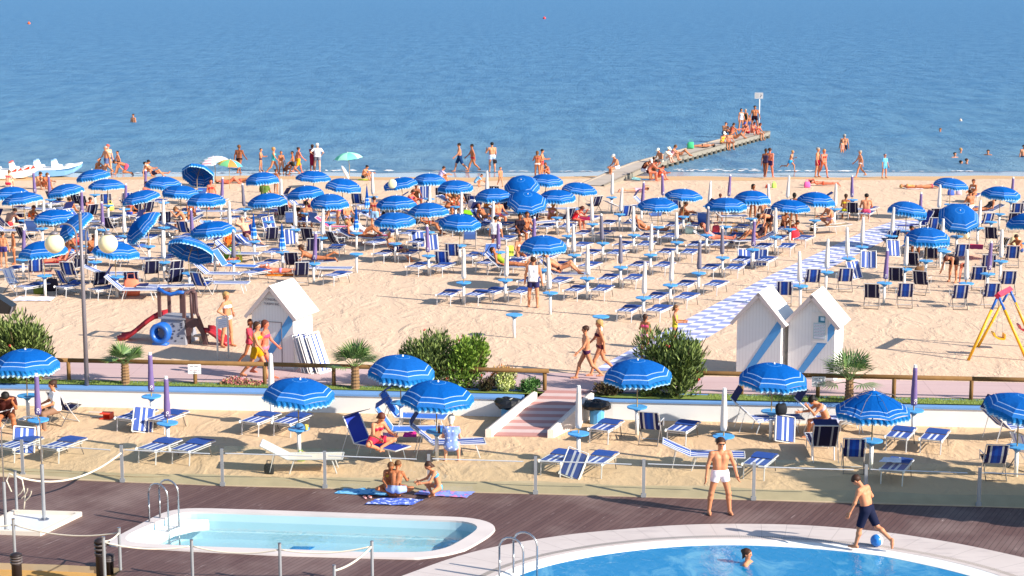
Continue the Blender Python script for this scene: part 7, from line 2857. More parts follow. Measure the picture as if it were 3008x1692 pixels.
# crowd on the left beach
P('A1', 1850, 985, 'stand', 20, 1.62, 'f', 'bob', 'brown', 'red', 'top:f05878 briefs:f05878', 'woman in a pink bikini standing under the tilted parasol', 0)
P('A1', 100, 1120, 'seatlean', 150, 1.74, 'm', 'short', 'brown', 'pale', 'trunks:c83c40', 'man with a broad pale back sitting at the left edge under parasols', 0.02, on='mid')
P('A1', 385, 1120, 'kneesup', 60, 1.66, 'f', 'bob', 'auburn', 'tan', 'swimsuit:e86020', 'sunbather on an orange towel right of the pale-backed man', 0.02)
P('A1', 870, 1000, 'seat', 170, 1.70, 'm', 'short', 'brown', 'tan', 'trunks:a83848', 'tanned man seen from behind next to a blue parasol, upper left', 0, on='F')
P('A1', 2310, 1075, 'seatlean', -70, 1.66, 'f', 'bun', 'lbrown', 'fair', 'briefs:f8f0ec', 'woman in a white bikini bottom sitting sideways on a lounger', 0, on='low')
P('A1', 2400, 960, 'seat', 10, 1.66, 'f', 'bob', 'brown', 'tan', 'top:d85848 briefs:d85848', 'tanned woman in the shade right of the white bikini woman', 0, on='F')
P('B1', 55, 575, 'stand', 175, 1.42, 'm', 'short', 'brown', 'fair', 'trunks:38306c', 'boy in navy trunks standing at the left picture edge', 0, res=.018)
P('B1', 175, 540, 'stand', -60, 1.28, 'm', 'short', 'brown', 'tan', 'briefs:c89c80', 'younger child standing beside the boy in navy trunks', 0, res=.018)
P('B1', 740, 520, 'recline', -80, 1.72, 'm', 'short', 'brown', 'red', 'briefs:c83858', 'reddish sunbather lying on a pink towel behind the lamp post', 0, on='pink')
P('B1', 1130, 440, 'kneesup', 60, 1.6, 'm', 'short', 'brown', 'tan', 'trunks:2c4c8c', 'sitter in blue trunks in the shade behind the lamp post', 0)
P('A2', 1700, 1060, 'seat', 175, 1.74, 'm', 'short', 'black', 'fair', 'trunks:3c4c98', 'dark-haired man with bare back beside a brown striped towel', 0, on='F')
P('A2', 1560, 1155, 'kneesup', 140, 1.64, 'f', 'long', 'brown', 'tan', 'briefs:402c20', 'tanned long-haired woman behind a white closed parasol', 0)
P('A2', 2085, 1165, 'bend', -70, 1.66, 'f', 'bun', 'brown', 'fair', 'briefs:f05890', 'woman bending over a bright pink towelled lounger', 0)
place(LL['pink'], 'A2', 2040, 1230, 0, 85, 'pink-towelled lounger', 'sun lounger', 'lounger covered with a bright pink towel, under the bending woman', GL)
P('A2', 2210, 1040, 'seat', 40, 1.68, 'm', 'short', 'grey', 'fair', 'trunks:8898c8', 'sitter with bent knees right of the bending woman', 0, on='Db')
P('A2', 500 + 20, 950, 'stand', 20, 1.62, 'f', 'bob', 'black', 'red', 'top:e83c38 briefs:e85040', 'dark-haired woman in a red bikini under a parasol, upper left', 0)
P('A2', 725, 1385, 'seat', 25, 1.66, 'f', 'bun', 'lbrown', 'tan', 'swimsuit:f06828', 'woman in an orange swimsuit sitting by a dark grey parasol', 0, on='F', res=.018)
P('A2', 965, 1345, 'handshead', 40, 1.74, 'm', 'short', 'grey', 'pale', 'trunks:4c2438', 'grey-haired man leaning back with hands behind his head', 0.08, on='low', res=.018)
P('B2', 1790, 505, 'pronearm', -88, 1.68, 'f', 'bun', 'brown', 'tan', 'briefs:5c3048', 'woman lying face down on a white-towelled bed, propped on elbows', 0, on='flat', res=.018)
P('B2', 1380, 665, 'prone', -86, 1.62, 'f', 'short', 'brown', 'red', 'briefs:a888c0', 'sunbather in lilac trunks lying on an orange towel', 0.02, res=.018)
P('A3', 300, 1240, 'reclineup', 85, 1.66, 'f', 'bob', 'brown', 'tan', 'swimsuit:e8e0e8', 'woman reclining with bent knees on a pink lounger', 0, on='pink', res=.018)
P('B3', 690, 370, 'deck', 70, 1.72, 'm', 'short', 'white', 'fair', 'shorts:38287c', 'old man in purple shorts reading in a brown striped deck chair', 0.03, on='Dn', res=.016)
P('A3', 1090, 1110, 'deck', 75, 1.74, 'm', 'short', 'brown', 'tan', 'trunks:88301c', 'tanned man with raised knees in a dark deck chair', 0.05, on='Dd', res=.018)
P('A3', 430, 1200, 'stand', 175, 1.62, 'f', 'short', 'brown', 'fair', 'top:a02838 shorts:88b0d8', 'bather in pale blue shorts half hidden under a parasol', 0)
P('A3', 945, 800, 'seat', 20, 1.66, 'f', 'bob', 'brown', 'brown', 'swimsuit:50301c', 'dark tanned sitter in front of an upright white bed', 0, on='F')
P('A3', 1410, 825, 'reclineup', 60, 1.66, 'f', 'bob', 'brown', 'tan', 'swimsuit:c88858', 'sunbather reclining beneath a blue parasol, top of middle beach', 0, on='low')
P('A3', 1400, 970, 'kneesup', 40, 1.66, 'f', 'bob', 'brown', 'red', 'swimsuit:b84830', 'sunburnt sitter left of a white closed parasol, middle beach', 0.02)
P('A3', 1970, 1010, 'seat', 30, 1.68, 'm', 'short', 'brown', 'fair', 'trunks:88304c', 'man sitting in the shade beside dark deck chairs, middle beach', 0, on='F')
P('A3', 1810, 1060, 'reclineup', 40, 1.66, 'f', 'bob', 'auburn', 'tan', 'briefs:282830', 'tanned sunbather next to a lime green towel', 0, on='mid')
P('A3', 2240, 1210, 'seat', 20, 1.66, 'f', 'bob', 'black', 'brown', 'shirt:241c28', 'dark-clothed sitter in the shade of the big tilted parasols', 0, on='F')
P('A3', 2370, 1130, 'kneesup', 50, 1.60, 'm', 'short', 'black', 'brown', 'shirt:2c2430', 'second dark-clothed sitter under the big tilted parasols', 0.02)
P('B3', 1945, 400, 'stand', 170, 1.55, 'm', 'short', 'black', 'fair', 'shirt:f0f0f4 shorts:584868', 'dark-haired boy in a white shirt beside a purple closed parasol', 0, res=.018)
P('B3', 2245, 430, 'seat', 10, 1.66, 'f', 'bun', 'brown', 'fair', 'top:f0c8c0 briefs:e8d8a0', 'woman in sunglasses sitting next to a yellow towel', 0, on='F', res=.018)
P('B3', 2050, 560, 'recline', 82, 1.70, 'f', 'bob', 'brown', 'tan', 'swimsuit:90a030', 'sunbather stretched out on a brown striped lounger, middle beach', 0, on='mid', res=.018)
P('B3', 2380, 480, 'kneesup', 10, 1.15, 'f', 'bob', 'brown', 'red', 'swimsuit:e8e040', 'child with a yellow ring near the man in the tank top', 0.02, res=.018)
P('B4', 610, 650, 'reclineup', 82, 1.74, 'm', 'short', 'brown', 'fair', 'briefs:301828', 'man lying with raised knees on a bed right of the tank top man', 0, on='mid', res=.018)
P('A4', 800, 1060, 'seatlean', 60, 1.66, 'f', 'long', 'auburn', 'red', 'swimsuit:e82c38', 'woman in a red swimsuit bending forward, middle beach', 0, on='F')
P('A4', 500, 1080, 'kneesup', 30, 1.66, 'f', 'bob', 'blond', 'tan', 'swimsuit:f0a0a0', 'fair-haired sitter with a knee up in front of a purple deck chair', 0.02)
P('A4', 1690, 1180, 'recline', 82, 1.72, 'm', 'short', 'grey', 'tan', 'briefs:d8a890', 'tanned man lying back between white closed parasols', 0, on='mid')
P('A4', 2125, 1075, 'kneesup', 100, 1.66, 'm', 'short', 'brown', 'brown', 'trunks:802820', 'sitter in dark red under the parasols left of the yellow bikini woman', 0.02)
P('A5', 490, 1060, 'stand', 160, 1.30, 'f', 'bob', 'auburn', 'brown', 'top:e8d030 briefs:58301c', 'tanned child under a parasol, left of the yellow bikini woman', 0)
P('A5', 905, 1040, 'stand', 40, 1.68, 'f', 'long', 'black', 'brown', 'top:e8e040 briefs:e0d830', 'tall woman in a bright yellow bikini under a parasol', 0)
P('A5', 1040, 1010, 'seat', 175, 1.70, 'm', 'short', 'brown', 'fair', 'trunks:443840', 'man with bare back sitting right of the yellow bikini woman', 0, on='F')
P('A5', 1410, 1140, 'stand', 175, 1.60, 'f', 'long', 'black', 'brown', 'briefs:3c241c', 'dark-haired tanned woman with bare back under the paired parasols', 0)
P('A5', 1285, 1160, 'kneesup', 20, 1.45, 'm', 'short', 'brown', 'brown', 'trunks:402418', 'tanned boy sitting in front of the dark-haired woman', 0.05, on='F')
P('A5', 1340, 1280, 'crouch', 90, 1.45, 'm', 'short', 'black', 'brown', 'trunks:502818', 'dark tanned child crouching left of the red bag', 0)
P('A5', 1880, 1120, 'cross', -70, 1.70, 'm', 'short', 'black', 'fair', 'trunks:e8b8c8', 'man cross-legged on a bed covered with a blotched tan towel', 0, on='leop')
P('A5', 2060, 945, 'seat', 165, 1.64, 'f', 'bun', 'brown', 'tan', 'top:f0c838 briefs:e8e020', 'woman in a yellow bikini seen from behind on a bed near open sand', 0, on='F')
P('A5', 2320, 960, 'seat', 172, 1.76, 'm', 'short', 'black', 'fair', 'trunks:e05070', 'man in pink trunks seen from behind on a bed near open sand', 0, on='F')
P('A5', 1780, 622, 'prone', -96, 1.66, 'f', 'short', 'black', 'red', 'briefs:e86040', 'sunburnt sunbather face down beside a pink bag on open sand', 0)
P('A5', 1085, 1260, 'bend', -50, 1.68, 'f', 'short', 'brown', 'fair', 'shorts:301c24', 'person in black shorts bending over a white chair frame', 0)
P('B5', 950, 230, 'reclineup', -75, 1.68, 'f', 'bob', 'brown', 'tan', 'swimsuit:3c2830', 'sunbather lying below the bending person in black shorts', 0, on='low')
P('B5', 400, 225, 'recline', 85, 1.68, 'f', 'bob', 'auburn', 'red', 'swimsuit:e89890', 'reddish sunbather lying on a white-towelled bed, middle beach', 0, on='white')
P('A6', 1890, 905, 'seat', -150, 1.74, 'm', 'short', 'brown', 'tan', 'trunks:f0e8d8', 'man stretching his arm over a chair, right beach', 0.05, on='F')
P('A6', 1925, 740, 'seat', -40, 1.62, 'f', 'bun', 'auburn', 'tan', 'top:e8e0dc briefs:d87050', 'auburn-haired woman sitting behind the stretching man', 0, on='F')
P('A6', 1170, 655, 'supine', 90, 1.64, 'f', 'short', 'blond', 'tan', 'swimsuit:f0a060', 'sunbather lying flat alone on the sand, nearer the checkered walkway', 0)
P('A6', 1400, 655, 'prone', 92, 1.66, 'f', 'short', 'brown', 'fair', 'briefs:d05060', 'sunbather lying with head under the parasol, right beach', 0)
P('A6', 2080, 935, 'recline', -80, 1.66, 'f', 'bob', 'black', 'tan', 'swimsuit:2c2c38', 'dark-haired sunbather on a grey lounger, right beach', 0, on='low')
P('B6', 1655, 765, 'bend', -40, 1.66, 'f', 'bun', 'auburn', 'fair', 'swimsuit:201820 shorts:201820', 'woman in black bending down on the right beach', 0, res=.018)
P('B6', 1790, 770, 'bend', -10, 1.25, 'm', 'short', 'auburn', 'red', 'briefs:d84838', 'child crouching by the feet of the bending woman in black', 0, res=.018)
P('B6', 1480, 350, 'seat', 0, 1.66, 'f', 'bob', 'black', 'brown', 'swimsuit:28242c', 'dark-haired sitter behind chairs under the right parasol', 0, on='F')
P('B6', 1130, 300, 'seat', 20, 1.6, 'm', 'short', 'black', 'brown', 'trunks:a83040', 'sitter in the shade beneath the lower right parasol', 0, on='F')
P('B6', 2500, 420, 'kneesup', -60, 1.5, 'm', 'short', 'brown', 'tan', 'trunks:385088', 'sitter beside a chair at the right picture edge', 0.02)

P('A1', 1120, 1000, 'kneesup', 30, 1.62, 'f', 'bob', 'brown', 'red', 'swimsuit:d87848', 'sitter among dark deck chairs right of a purple closed parasol, upper left', 0)
P('A1', 1620, 980, 'seat', 160, 1.66, 'f', 'bob', 'auburn', 'tan', 'top:e84858 briefs:3850a8', 'auburn sitter in red and blue beside the pink bikini woman', 0, on='F')
P('A2', 1180, 760, 'seat', 175, 1.66, 'm', 'short', 'brown', 'tan', 'shirt:607838', 'person in a green shirt seen from behind under a parasol, upper left', 0, on='F')
P('A2', 1720, 905, 'seat', 30, 1.66, 'm', 'short', 'grey', 'pale', 'trunks:c83c48', 'grey-haired sitter in red trunks under a parasol, upper left', 0, on='F')
P('A2', 1340, 900, 'reclineup', 80, 1.66, 'f', 'bob', 'brown', 'red', 'swimsuit:e05868', 'reddish sunbather in pink stretched under a parasol, left beach', 0, on='low')
P('A3', 540, 1190, 'seat', 178, 1.66, 'f', 'bob', 'brown', 'fair', 'top:c83040 briefs:5098d0', 'sitter with a red bikini band across the bare back, left of the middle', 0, on='F')
P('A3', 860, 900, 'kneesup', 60, 1.62, 'f', 'bob', 'brown', 'red', 'swimsuit:f04880', 'sitter in bright pink between two blue parasols', 0.02)
P('A3', 1340, 900, 'seatlean', 60, 1.66, 'f', 'bob', 'lbrown', 'tan', 'top:f0f0f0 briefs:b05838', 'sitter leaning forward in a white top, top of middle beach', 0, on='F')
P('A3', 1450, 930, 'kneesup', -40, 1.64, 'm', 'short', 'brown', 'brown', 'trunks:703820', 'dark tanned sitter beside the leaning one in a white top', 0.02)
P('A3', 1830, 900, 'seat', 50, 1.66, 'f', 'bob', 'auburn', 'tan', 'swimsuit:f08828', 'sitter in orange next to the white towel bundle', 0, on='F')
P('B1', 960, 400, 'kneesup', 20, 1.6, 'f', 'bob', 'auburn', 'red', 'swimsuit:c84858', 'sitter just behind the lamp post pole, left beach', 0.02)
P('B1', 860, 395, 'seat', 150, 1.62, 'm', 'short', 'brown', 'tan', 'trunks:3868b0', 'sitter in blue trunks left of the lamp post pole', 0, on='F')
P('B2', 610, 560, 'prone', 80, 1.66, 'f', 'short', 'lbrown', 'red', 'briefs:f0f0f0', 'reddish sunbather lying beneath the dark tilted parasol, left beach', 0.02)
P('B2', 2330, 190, 'recline', 70, 1.66, 'f', 'bob', 'blond', 'tan', 'swimsuit:d0d0dc', 'fair-haired sunbather lying left of the brown striped chair', 0, on='low')
P('A4', 200, 1185, 'seat', 20, 1.66, 'f', 'bob', 'brown', 'tan', 'briefs:e07058', 'sitter with bare tanned legs next to the dark-clothed ones', 0, on='F')

# ------------------------------------------------------------------ towels, bags, balls and other small things
def towel(pts, z, name, cols, label, seed=0, scale=9):
    key = "towel_" + cols[0] + cols[1]
    if key not in MATS:
        m, n, b = new_mat(key, 0.95, 0.05)
        t = noise(n, gpos(n), scale, 3, .6)
        r = ramp(n, [(0, hexc(cols[0])), (0.52, hexc(cols[1])), (0.6, hexc(cols[2]))], 'CONSTANT')
        n.links.new(t.outputs['Fac'], r.inputs[0])
        n.links.new(r.outputs[0], b.inputs['Base Color'])
    rn = random.Random(seed + 3)
    L = [at(*px(*q), z) for q in pts]
    n_ = 10
    mb = MB()
    vs, fs = [], []
    for j in range(n_ + 1):
        for i in range(n_ + 1):
            a = L[0].lerp(L[1], i / n_).lerp(L[3].lerp(L[2], i / n_), j / n_)
            vs.append(a + Vector((0, 0, .012 + rn.random() * .022)))
    for j in range(n_):
        for i in range(n_):
            q = j * (n_ + 1) + i
            fs.append((q, q + 1, q + n_ + 2, q + n_ + 1))
    mb.add(vs, fs)
    return tag(mb.build(name, MATS[key], None, True), label, 'towel')
towel([('D2', 1380, 575), ('D2', 1940, 605), ('D2', 2080, 560), ('D2', 1530, 508)], ZD, "beach_towel", ('78b4dc', '4890c8', '98cce8'), 'light blue towel spread at the left of the children', 1, 3)
towel([('D2', 1700, 695), ('D2', 2200, 705), ('D2', 2350, 640), ('D2', 1860, 625)], ZD + .004, "beach_towel", ('5068c0', '90a4dc', 'dce0f4'), 'blue and white patterned towel in front of the children', 2, 9)
towel([('D3', 60, 590), ('D3', 620, 625), ('D3', 740, 545), ('D3', 150, 530)], ZD + .002, "beach_towel", ('8c9ce0', '7488d4', 'd080a8'), 'blue towel with pink figures under the girl at right', 3, 5)
towel([('B1', 150, 1000), ('B1', 640, 1000), ('B1', 700, 955), ('B1', 240, 950)], 0.01, "beach_towel", ('ece8f0', 'dcdcf0', 'f4f0f4'), 'white towel spread on open sand near the left edge', 4, 4)
towel([('B2', 1190, 690), ('B2', 1600, 690), ('B2', 1570, 665), ('B2', 1210, 665)], 0.0, "beach_towel", ('e89038', 'd87828', 'f0a050'), 'orange towel under the sunbather in lilac trunks', 5)
towel([('A4', 1500, 545), ('A4', 1620, 560), ('A4', 1640, 530), ('A4', 1540, 515)], 0.0, "beach_towel", ('a8dcd4', '78c0c8', 'd0ece4'), 'pale turquoise towel lying at the jetty root', 6)
towel([('A4', 1640, 552), ('A4', 1820, 556), ('A4', 1800, 540), ('A4', 1650, 538)], 0.0, "beach_towel", ('4c88c0', '3c70a8', '5c98c8'), 'blue towel beneath the people beside the jetty', 7)
towel([('A2', 2340, 555), ('A2', 2480, 560), ('A2', 2480, 540), ('A2', 2360, 540)], 0.0, "beach_towel", ('d8d850', 'c8c840', 'e8e870'), 'yellow towel under the boy beside the mint parasol', 8)
towel([('A1', 300, 1120), ('A1', 440, 1130), ('A1', 450, 1095), ('A1', 320, 1090)], 0.0, "beach_towel", ('f08020', 'e86818', 'f09840'), 'orange towel on the sand at upper left', 9)
towel([('A6', 1060, 665), ('A6', 1300, 668), ('A6', 1290, 648), ('A6', 1080, 645)], 0.0, "beach_towel", ('f0e8ec', 'e8d0d4', 'f0b8a0'), 'pale towel under the lone sunbather near the walkway', 10)
towel([('B6', 1800, 350), ('B6', 2040, 360), ('B6', 2050, 300), ('B6', 1800, 290)], 0.42, "draped_towel", ('e04060', 'd83858', 'e85070'), 'coral red towel draped over a bed, right beach', 11)
towel([('C4', 1545, 1255), ('C4', 1740, 1205), ('C4', 1720, 1190), ('C4', 1540, 1215)], ZN + .60, "draped_towel", ('d8dcf0', '4860b8', 'e8ecf4'), 'blue and white striped cushion towel on a bed before the wall', 12, 6)
towel([('C5', 260, 1250), ('C5', 560, 1250), ('C5', 590, 1200), ('C5', 330, 1190)], ZN + .42, "draped_towel", ('d4d0e4', 'c4c0dc', 'e4e0ec'), 'lilac white towel hanging over the hunched bather\'s bed', 13, 3)
towel([('C2', 1900, 1400), ('C2', 2060, 1400), ('C2', 2060, 1360), ('C2', 1900, 1350)], ZN + .42, "draped_towel", ('e8a0b8', 'c84868', 'f0e0e8'), 'pink patterned towel on the lounger behind the long-haired woman', 14, 12)
towel([('C2', 2110, 1400), ('C2', 2260, 1400), ('C2', 2260, 1340), ('C2', 2130, 1350)], ZN + .44, "draped_towel", ('f03c90', 'e83088', 'f858a0'), 'bright magenta towel on the sky blue lounger', 15)
towel([('D5', 990, 245), ('D5', 1230, 250), ('D5', 1230, 200), ('D5', 1040, 195)], ZN + .44, "draped_towel", ('f4f4f8', 'e8e8f4', 'f8f8f8'), 'white towel heaped on the bed behind the boy', 16)
towel([('B6', 1390, 0), ('B6', 1420, 0), ('B6', 1420, -20), ('B6', 1390, -20)], 0.4, "draped_towel", ('303858', '404868', '505878'), 'small dark towel under the tilted right parasol', 17)
towel([('A3', 1540, 970), ('A3', 1710, 1010), ('A3', 1700, 940), ('A3', 1550, 930)], 0.5, "draped_towel", ('98d828', '80c020', 'a8e040'), 'lime green towel hanging from a chair, middle beach', 18)
towel([('B3', 2110, 440), ('B3', 2170, 440), ('B3', 2170, 310), ('B3', 2105, 310)], 0.45, "draped_towel", ('e8f058', 'd8e048', 'f0f478'), 'yellow towel next to the woman in sunglasses', 19)
towel([('A4', 860, 1060), ('A4', 1020, 1060), ('A4', 1010, 1015), ('A4', 860, 1010)], 0.4, "draped_towel", ('b02850', '982048', 'c83c60'), 'crimson towel on a bed behind the woman in red', 20)


def bag(tl, x, y, z, col, label, size=0.30, cat='bag', handles=True, spot=None):
    p = tat(tl, x, y, z)
    rn = random.Random(int(x * 7 + y))
    root = empty("beach_bag", p, rn.uniform(-.6, .6), label, cat)
    mb = MB()
    n = 12
    vs, fs = [], []
    for j, (k_, h_) in enumerate(((.85, 0), (1.0, .25), (.95, .6), (.8, .95), (.45, 1.0))):
        for i in range(n):
            a = 2 * math.pi * i / n
            q = k_ * (1 + rn.uniform(-.08, .08))
            vs.append((q * size * .55 * math.copysign(abs(math.cos(a)) ** .7, math.cos(a)), q * size * .3 * math.copysign(abs(math.sin(a)) ** .7, math.sin(a)), h_ * size * rn.uniform(.93, 1.05)))
    for j in range(4):
        for i in range(n):
            a, b2 = j * n + i, j * n + (i + 1) % n
            fs.append((a, b2, b2 + n, a + n))
    fs += [tuple(4 * n + i for i in range(n)), tuple(reversed(range(n)))]
    mb.add(vs, fs)
    mb.build('bag_body', mat("bag_" + col, col, .8, var=.12, vscale=9), root, True)
    if handles:
        for s_ in (-1, 1):
            mb = MB()
            mb.tube([(-size * .25, s_ * size * .12, size * .95), (-size * .18, s_ * size * .12, size * 1.35), (size * .18, s_ * size * .12, size * 1.35), (size * .25, s_ * size * .12, size * .95)], .008, 5)
            mb.build('handle', MATS["bag_" + col], root)
    return root
bag('A5', 1420, 1300, 0, 'e03040', 'bright red bag by the crouching child', .42)
bag('A5', 660, 1330, 0, '6078c0', 'blue patterned bag standing on the sand, middle beach', .36)
bag('A5', 440, 1210, 0, 'e04858', 'coral bag under a parasol left of an orange one', .34)
bag('A5', 665, 1225, 0, 'f0a038', 'orange and yellow bag left of the bending person', .34)
bag('A4', 2230, 1220, 0, 'b8dcd8', 'pale turquoise bag at a stand, middle beach', .36)
bag('B1', 1650, 925, 0.02, 'f08060', 'pink and orange bag in front of a dark deck chair, left beach', .58)
bag('B1', 490, 910, 0, '586a28', 'green and dark bag at the foot of a table stand, left beach', .38)
bag('B1', 650, 870, 0, '38303c', 'dark rucksack leaning on a deck chair, left beach', .45)
bag('A5', 1580, 645, 0, 'e860a0', 'pink bag at the head of the face-down sunbather', .34)
bag('A5', 1165, 645, 0, 'a8e058', 'lime green bag on the open sand near the foam', .26)
bag('A5', 1075, 650, 0, 'e05838', 'small red bag lying left of the lime one', .16)
bag('J', 565, 905, ZT, '48c080', 'green bag on the jetty beside the flat sunbather', .42)
bag('C4', 1790, 1150, ZN + .76, '181c24', 'black bag standing on the blue table under the parasol before the huts', .28)
bag('A3', 1935, 340, .55, '18141c', 'black bag hanging from the broad walker\'s hand', .22)
bag('A6', 1805, 1280, 0.4, 'e8d8b0', 'cream bag under the tilted parasol, right beach', .40)
bag('B6', 2440, 330, 0.0, 'd8c898', 'straw coloured bag at the right edge', .45)
bag('A2', 1355, 980, 0, 'e04060', 'pink bag hanging by a blue chair, left beach', .34)
bag('B2', 850, 510, 0, 'c8d858', 'yellow green beach toys in front of a dark parasol, left beach', .34)
bag('B2', 740, 470, 0.05, '78a838', 'green patterned towel bag beside the orange swimsuit woman', .42)
bag('B2', 390, 615, 0, 'f09028', 'orange ball-like bag under the dark tilted parasol', .26)
bag('B1', 1520, 475, 0, 'e8c030', 'yellow inflatable ring beneath the parasol at the lamp globe', .42)
bag('A6', 1640, 740, 0, '4060c0', 'blue bag beneath the topmost right parasol', .34)
bag('A6', 1740, 735, 0, 'c8b8d0', 'pale bag beneath the topmost right parasol', .30)
bag('A1', 1380, 930, .35, 'e8d860', 'yellow cloth bag on a chair, upper left', .34)
bag('B6', 1250, 700, 0, '8c6848', 'brown bag hanging behind a dark deck chair, right beach', .40)
bag('A3', 1650, 900, .3, 'f0f0f4', 'white towel bundle below a parasol, middle beach', .40, handles=False)
bag('D2', 690, 360, ZN, '16161c', 'black bag under the cream towel-covered lounger', .24)
bag('D2', 1030, 225, ZN, '98b848', 'green plant-like bag beside the cream lounger', .20)
bag('A5', 1660, 1190, 0, '241c20', 'dark drum-shaped bag beside the stand at the blotched towel', .34)
# red crate-like box by the wall
p = tat('C1', 1060, 1190, ZN)
root = empty("crate", p, R(-8), 'red open plastic crate lying on its side at the wall', 'crate')
mb = MB()
mb.box((0.20, 0, .15), (0.30, .28, .02)); mb.box((0.20, 0, .015), (0.30, .28, .02)); mb.box((0.34, 0, .08), (0.02, .28, .12)); mb.box((0.20, .13, .08), (0.30, .02, .12))
mb.build('shell', mat("crate_red", 'e04020', .5), root)
mb = MB(); mb.box((-0.12, 0, .165), (0.36, .05, .012)); mb.box((-0.12, 0.1, .01), (0.36, .03, .012)); mb.build('edge_rail', mat("crate_white", 'd8d0cc', .6), root)
# ball
p = tat('D5', 965, 1135, ZD + .05)
root = empty("ball", p, 0, 'blue and white ball between the boy\'s feet by the pool', 'ball')
mb = MB(); mb.sphere((0, 0, .13), .13, 20, 14); mb.build('ball_shell', mat("ball_blue", '2878c8', .35, spec=.5), root, True)
mb = MB()
for a in (0.35,):
    vs, fs = [], []
    for j in range(13):
        th = math.pi * j / 12
        for i in range(5):
            ph = a + (i / 4 - .5) * 1.3 - .6
            vs.append((.1325 * math.sin(th) * math.cos(ph), .1325 * math.sin(th) * math.sin(ph), .13 + .1325 * math.cos(th)))
    for j in range(12):
        for i in range(4):
            q = j * 5 + i
            fs.append((q, q + 5, q + 6, q + 1))
    mb.add(vs, fs)
mb.build('white_panel', M_WHITE, root, True)
# sandals on deck, cup, bottle, sunglasses
p = tat('D2', 1735, 615, ZD)
root = empty("sandals", p, 0.3, 'pair of pink sandals on the deck beside the blue towels', 'sandals')
for s_ in (-1, 1):
    mb = MB(); mb.sphere((s_ * .06, 0, .015), (.045, .12, .018), 10, 5); so_ = mb.build('sole', mat("sandal_pink", 'e0a8a8', .7), root, True)
    mb = MB(); mb.tube([(s_ * .06 - .04, -.02, .02), (s_ * .06, -.05, .05), (s_ * .06 + .04, -.02, .02)], .01, 5); mb.build('strap', M_LIP, so_)
p = tat('C2', 1090, 1315, ZN + .76)
root = empty("drink_cup", p, 0, 'yellow drink cup on the blue table under the near parasol', 'cup')
mb = MB(); mb.lathe([(.032, 0), (.045, .13), (.040, .13), (.03, .01)], (0, 0, 0), 12, False); mb.build('cup_body', mat("cup_yellow", 'e8d058', .5), root, True)
p = tat('C3', 325, 1350, ZN + .76)
root = empty("bottle", p, 0, 'dark bottle on the blue table next to the elderly woman', 'bottle')
mb = MB(); mb.lathe([(.035, 0), (.036, .15), (.014, .20), (.014, .25)], (0, 0, 0), 10); mb.build('bottle_body', mat("bottle_dark", '302030', .2, spec=.6), root, True)
p = tat('C2', 1010, 1300, ZN + .76)
root = empty("bag_of_net", p, 0, 'blue crumpled net bag on the table behind the yellow cup', 'bag')
mb = MB(); mb.sphere((0, 0, .07), (.12, .10, .07), 9, 6); mb.build('net_body', mat("net_blue", '4878a8', .6, var=.3, vscale=20), root)
# beach sign cap seen on a tilted parasol: cream round hat hung on it
p = tat('A3', 655, 590, 1.9)
root = empty("round_hat", p, 0, 'cream round hat hung on a blue parasol near the wet sand', 'hat')
mb = MB(); mb.sphere((0, -.25, 0), (.20, .06, .22), 12, 8); mb.build('hat_body', mat("hat_cream", 'e8e4b8', .8), root, True)
# surfboard-like white board by the mint parasol
p = tat('A2', 2230, 545, 0)
root = empty("swim_board", p, 0, 'white board leaning at the foot of the mint parasol', 'board')
mb = MB(); mb.sphere((-.15, 0, .38), (.10, .04, .48), 10, 8, Matrix.Rotation(R(-28), 3, 'Y')); mb.build('board_body', M_WHITE, root, True)
# beds in pairs at the stands of the main beach
def occupied_lists():
    return [s for s, w_ in STANDS if w_ in ('c', 'o', 'x')]


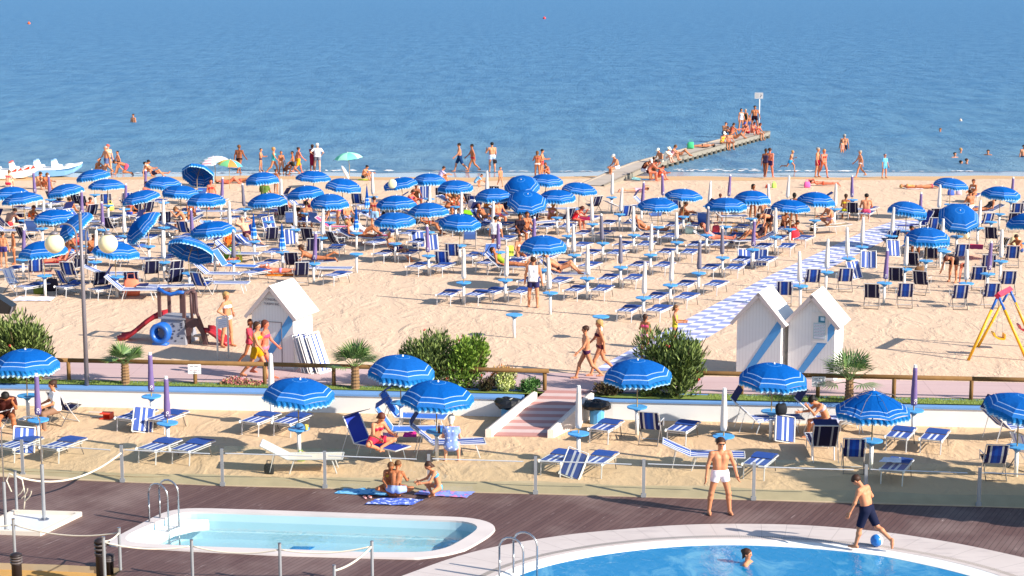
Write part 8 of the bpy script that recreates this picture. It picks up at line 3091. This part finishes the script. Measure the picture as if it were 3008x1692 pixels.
rnd2 = random.Random(12)
for (s_, w_) in list(STANDS):
    if w_ not in ('c', 'o'):
        continue
    X, Y = to_px(s_)
    reg = region(s_)
    if reg == 'middle beach' and Y > 655 and not (1570 < X < 1640 and Y > 900):
        if X > 2330:
            continue
        for dx in (-0.65, 0.32):
            p = s_ + Vector((dx, -0.42 - 0.02, 0))
            if taken(p, .55) or p.x > walk_x(p.y) - 0.5:
                continue
            TAKEN.append(p.xy)
            put(LF, p + Vector((rnd2.uniform(-.05, .05), rnd2.uniform(-.06, .06), 0)), R(AX + rnd2.uniform(-5, 5)), 'folded striped bed', 'sunbed', group=GF)
    elif reg == 'left beach' or (reg == 'middle beach' and Y <= 655):
        for dx in (-0.75, 0.55):
            p = s_ + Vector((dx + rnd2.uniform(-.1, .1), -0.5 + rnd2.uniform(-.2, .3), 0))
            if taken(p, .7) or p.x > walk_x(p.y) - 0.5 or (reg == 'middle beach' and X > 1950 and Y < 560):
                continue
            if Y < 545 and reg != 'left beach':
                continue
            TAKEN.append(p.xy)
            k_ = rnd2.random()
            if k_ < .42:
                put(LF, p, R(AX + rnd2.uniform(-20, 20)), 'folded striped bed', 'sunbed', group=GF)
            elif k_ < .68:
                put(DC[rnd2.choice('ddbbu')], p, R(rnd2.uniform(130, 220)), '', 'deck chair', group=GD)
                REG[-1] = (REG[-1][0], 'striped deck chair', 'deck chair' and REG[-1][2])
            else:
                put(LL[rnd2.choice(('mid', 'low', 'flat', 'blue', 'mid'))], p, R(rnd2.uniform(60, 120)), 'open sun lounger', 'sun lounger', group=GL)
    elif reg == 'right beach' and Y < 745:
        for dx in (-0.7, 0.5):
            p = s_ + Vector((dx, -0.4, 0))
            if taken(p, .8) or p.x < walk_x(p.y) + 2.3:
                continue
            TAKEN.append(p.xy)
            put(DC[rnd2.choice('dbb')], p, R(rnd2.uniform(150, 195)), 'striped deck chair', 'deck chair', group=GD)
# ------------------------------------------------------------------ templates never placed are dropped; labels for the repeats
for t_ in TEMPL:
    if t_.name not in USED:
        for q in list(t_.children_recursive) + [t_]:
            bpy.data.objects.remove(q, do_unlink=True)

ORD = ['', 'first', 'second', 'third', 'fourth', 'fifth', 'sixth', 'seventh', 'eighth', 'ninth', 'tenth', 'eleventh', 'twelfth', '13th', '14th', '15th', '16th', '17th', '18th', '19th', '20th', '21st', '22nd', '23rd', '24th', '25th', '26th', '27th', '28th', '29th', '30th']
HAVE = {}
for o in bpy.data.objects:
    if o.parent is None and o.get('label'):
        HAVE[o['label']] = 1
groups_ = {}
for o, ph, p in REG:
    groups_.setdefault((ph, region(p)), []).append((o, p))
for (ph, rg), L in groups_.items():
    L = sorted(L, key=lambda q: -to_px(q[1])[1])
    if len(L) == 1:
        L[0][0]['label'] = 'the only %s on the %s' % (ph, rg)
        continue
    rows, cur, y0 = [], [], None
    for o, p in L:
        Y = to_px(p)[1]
        if y0 is None or y0 - Y > 30:
            cur = []
            rows.append(cur)
            y0 = Y
        cur.append((o, p))
    for i, row in enumerate(rows):
        row.sort(key=lambda q: to_px(q[1])[0])
        for j, (o, p) in enumerate(row):
            rw = '%s row from promenade' % ORD[i + 1]
            if len(row) == 1:
                o['label'] = '%s on the %s, alone in %s' % (ph, rg, rw)
            else:
                o['label'] = '%s on the %s, %s from left in %s' % (ph, rg, ORD[j + 1], rw)
seen_ = {}
for o in bpy.data.objects:
    if o.parent is None and o.get('label'):
        seen_.setdefault(o['label'], []).append(o.name)
for k, v in seen_.items():
    if len(v) > 1:
        print("DUPLICATE LABEL", k, v)
    if not 4 <= len(k.split()) <= 16:
        print("LABEL LENGTH", len(k.split()), k)
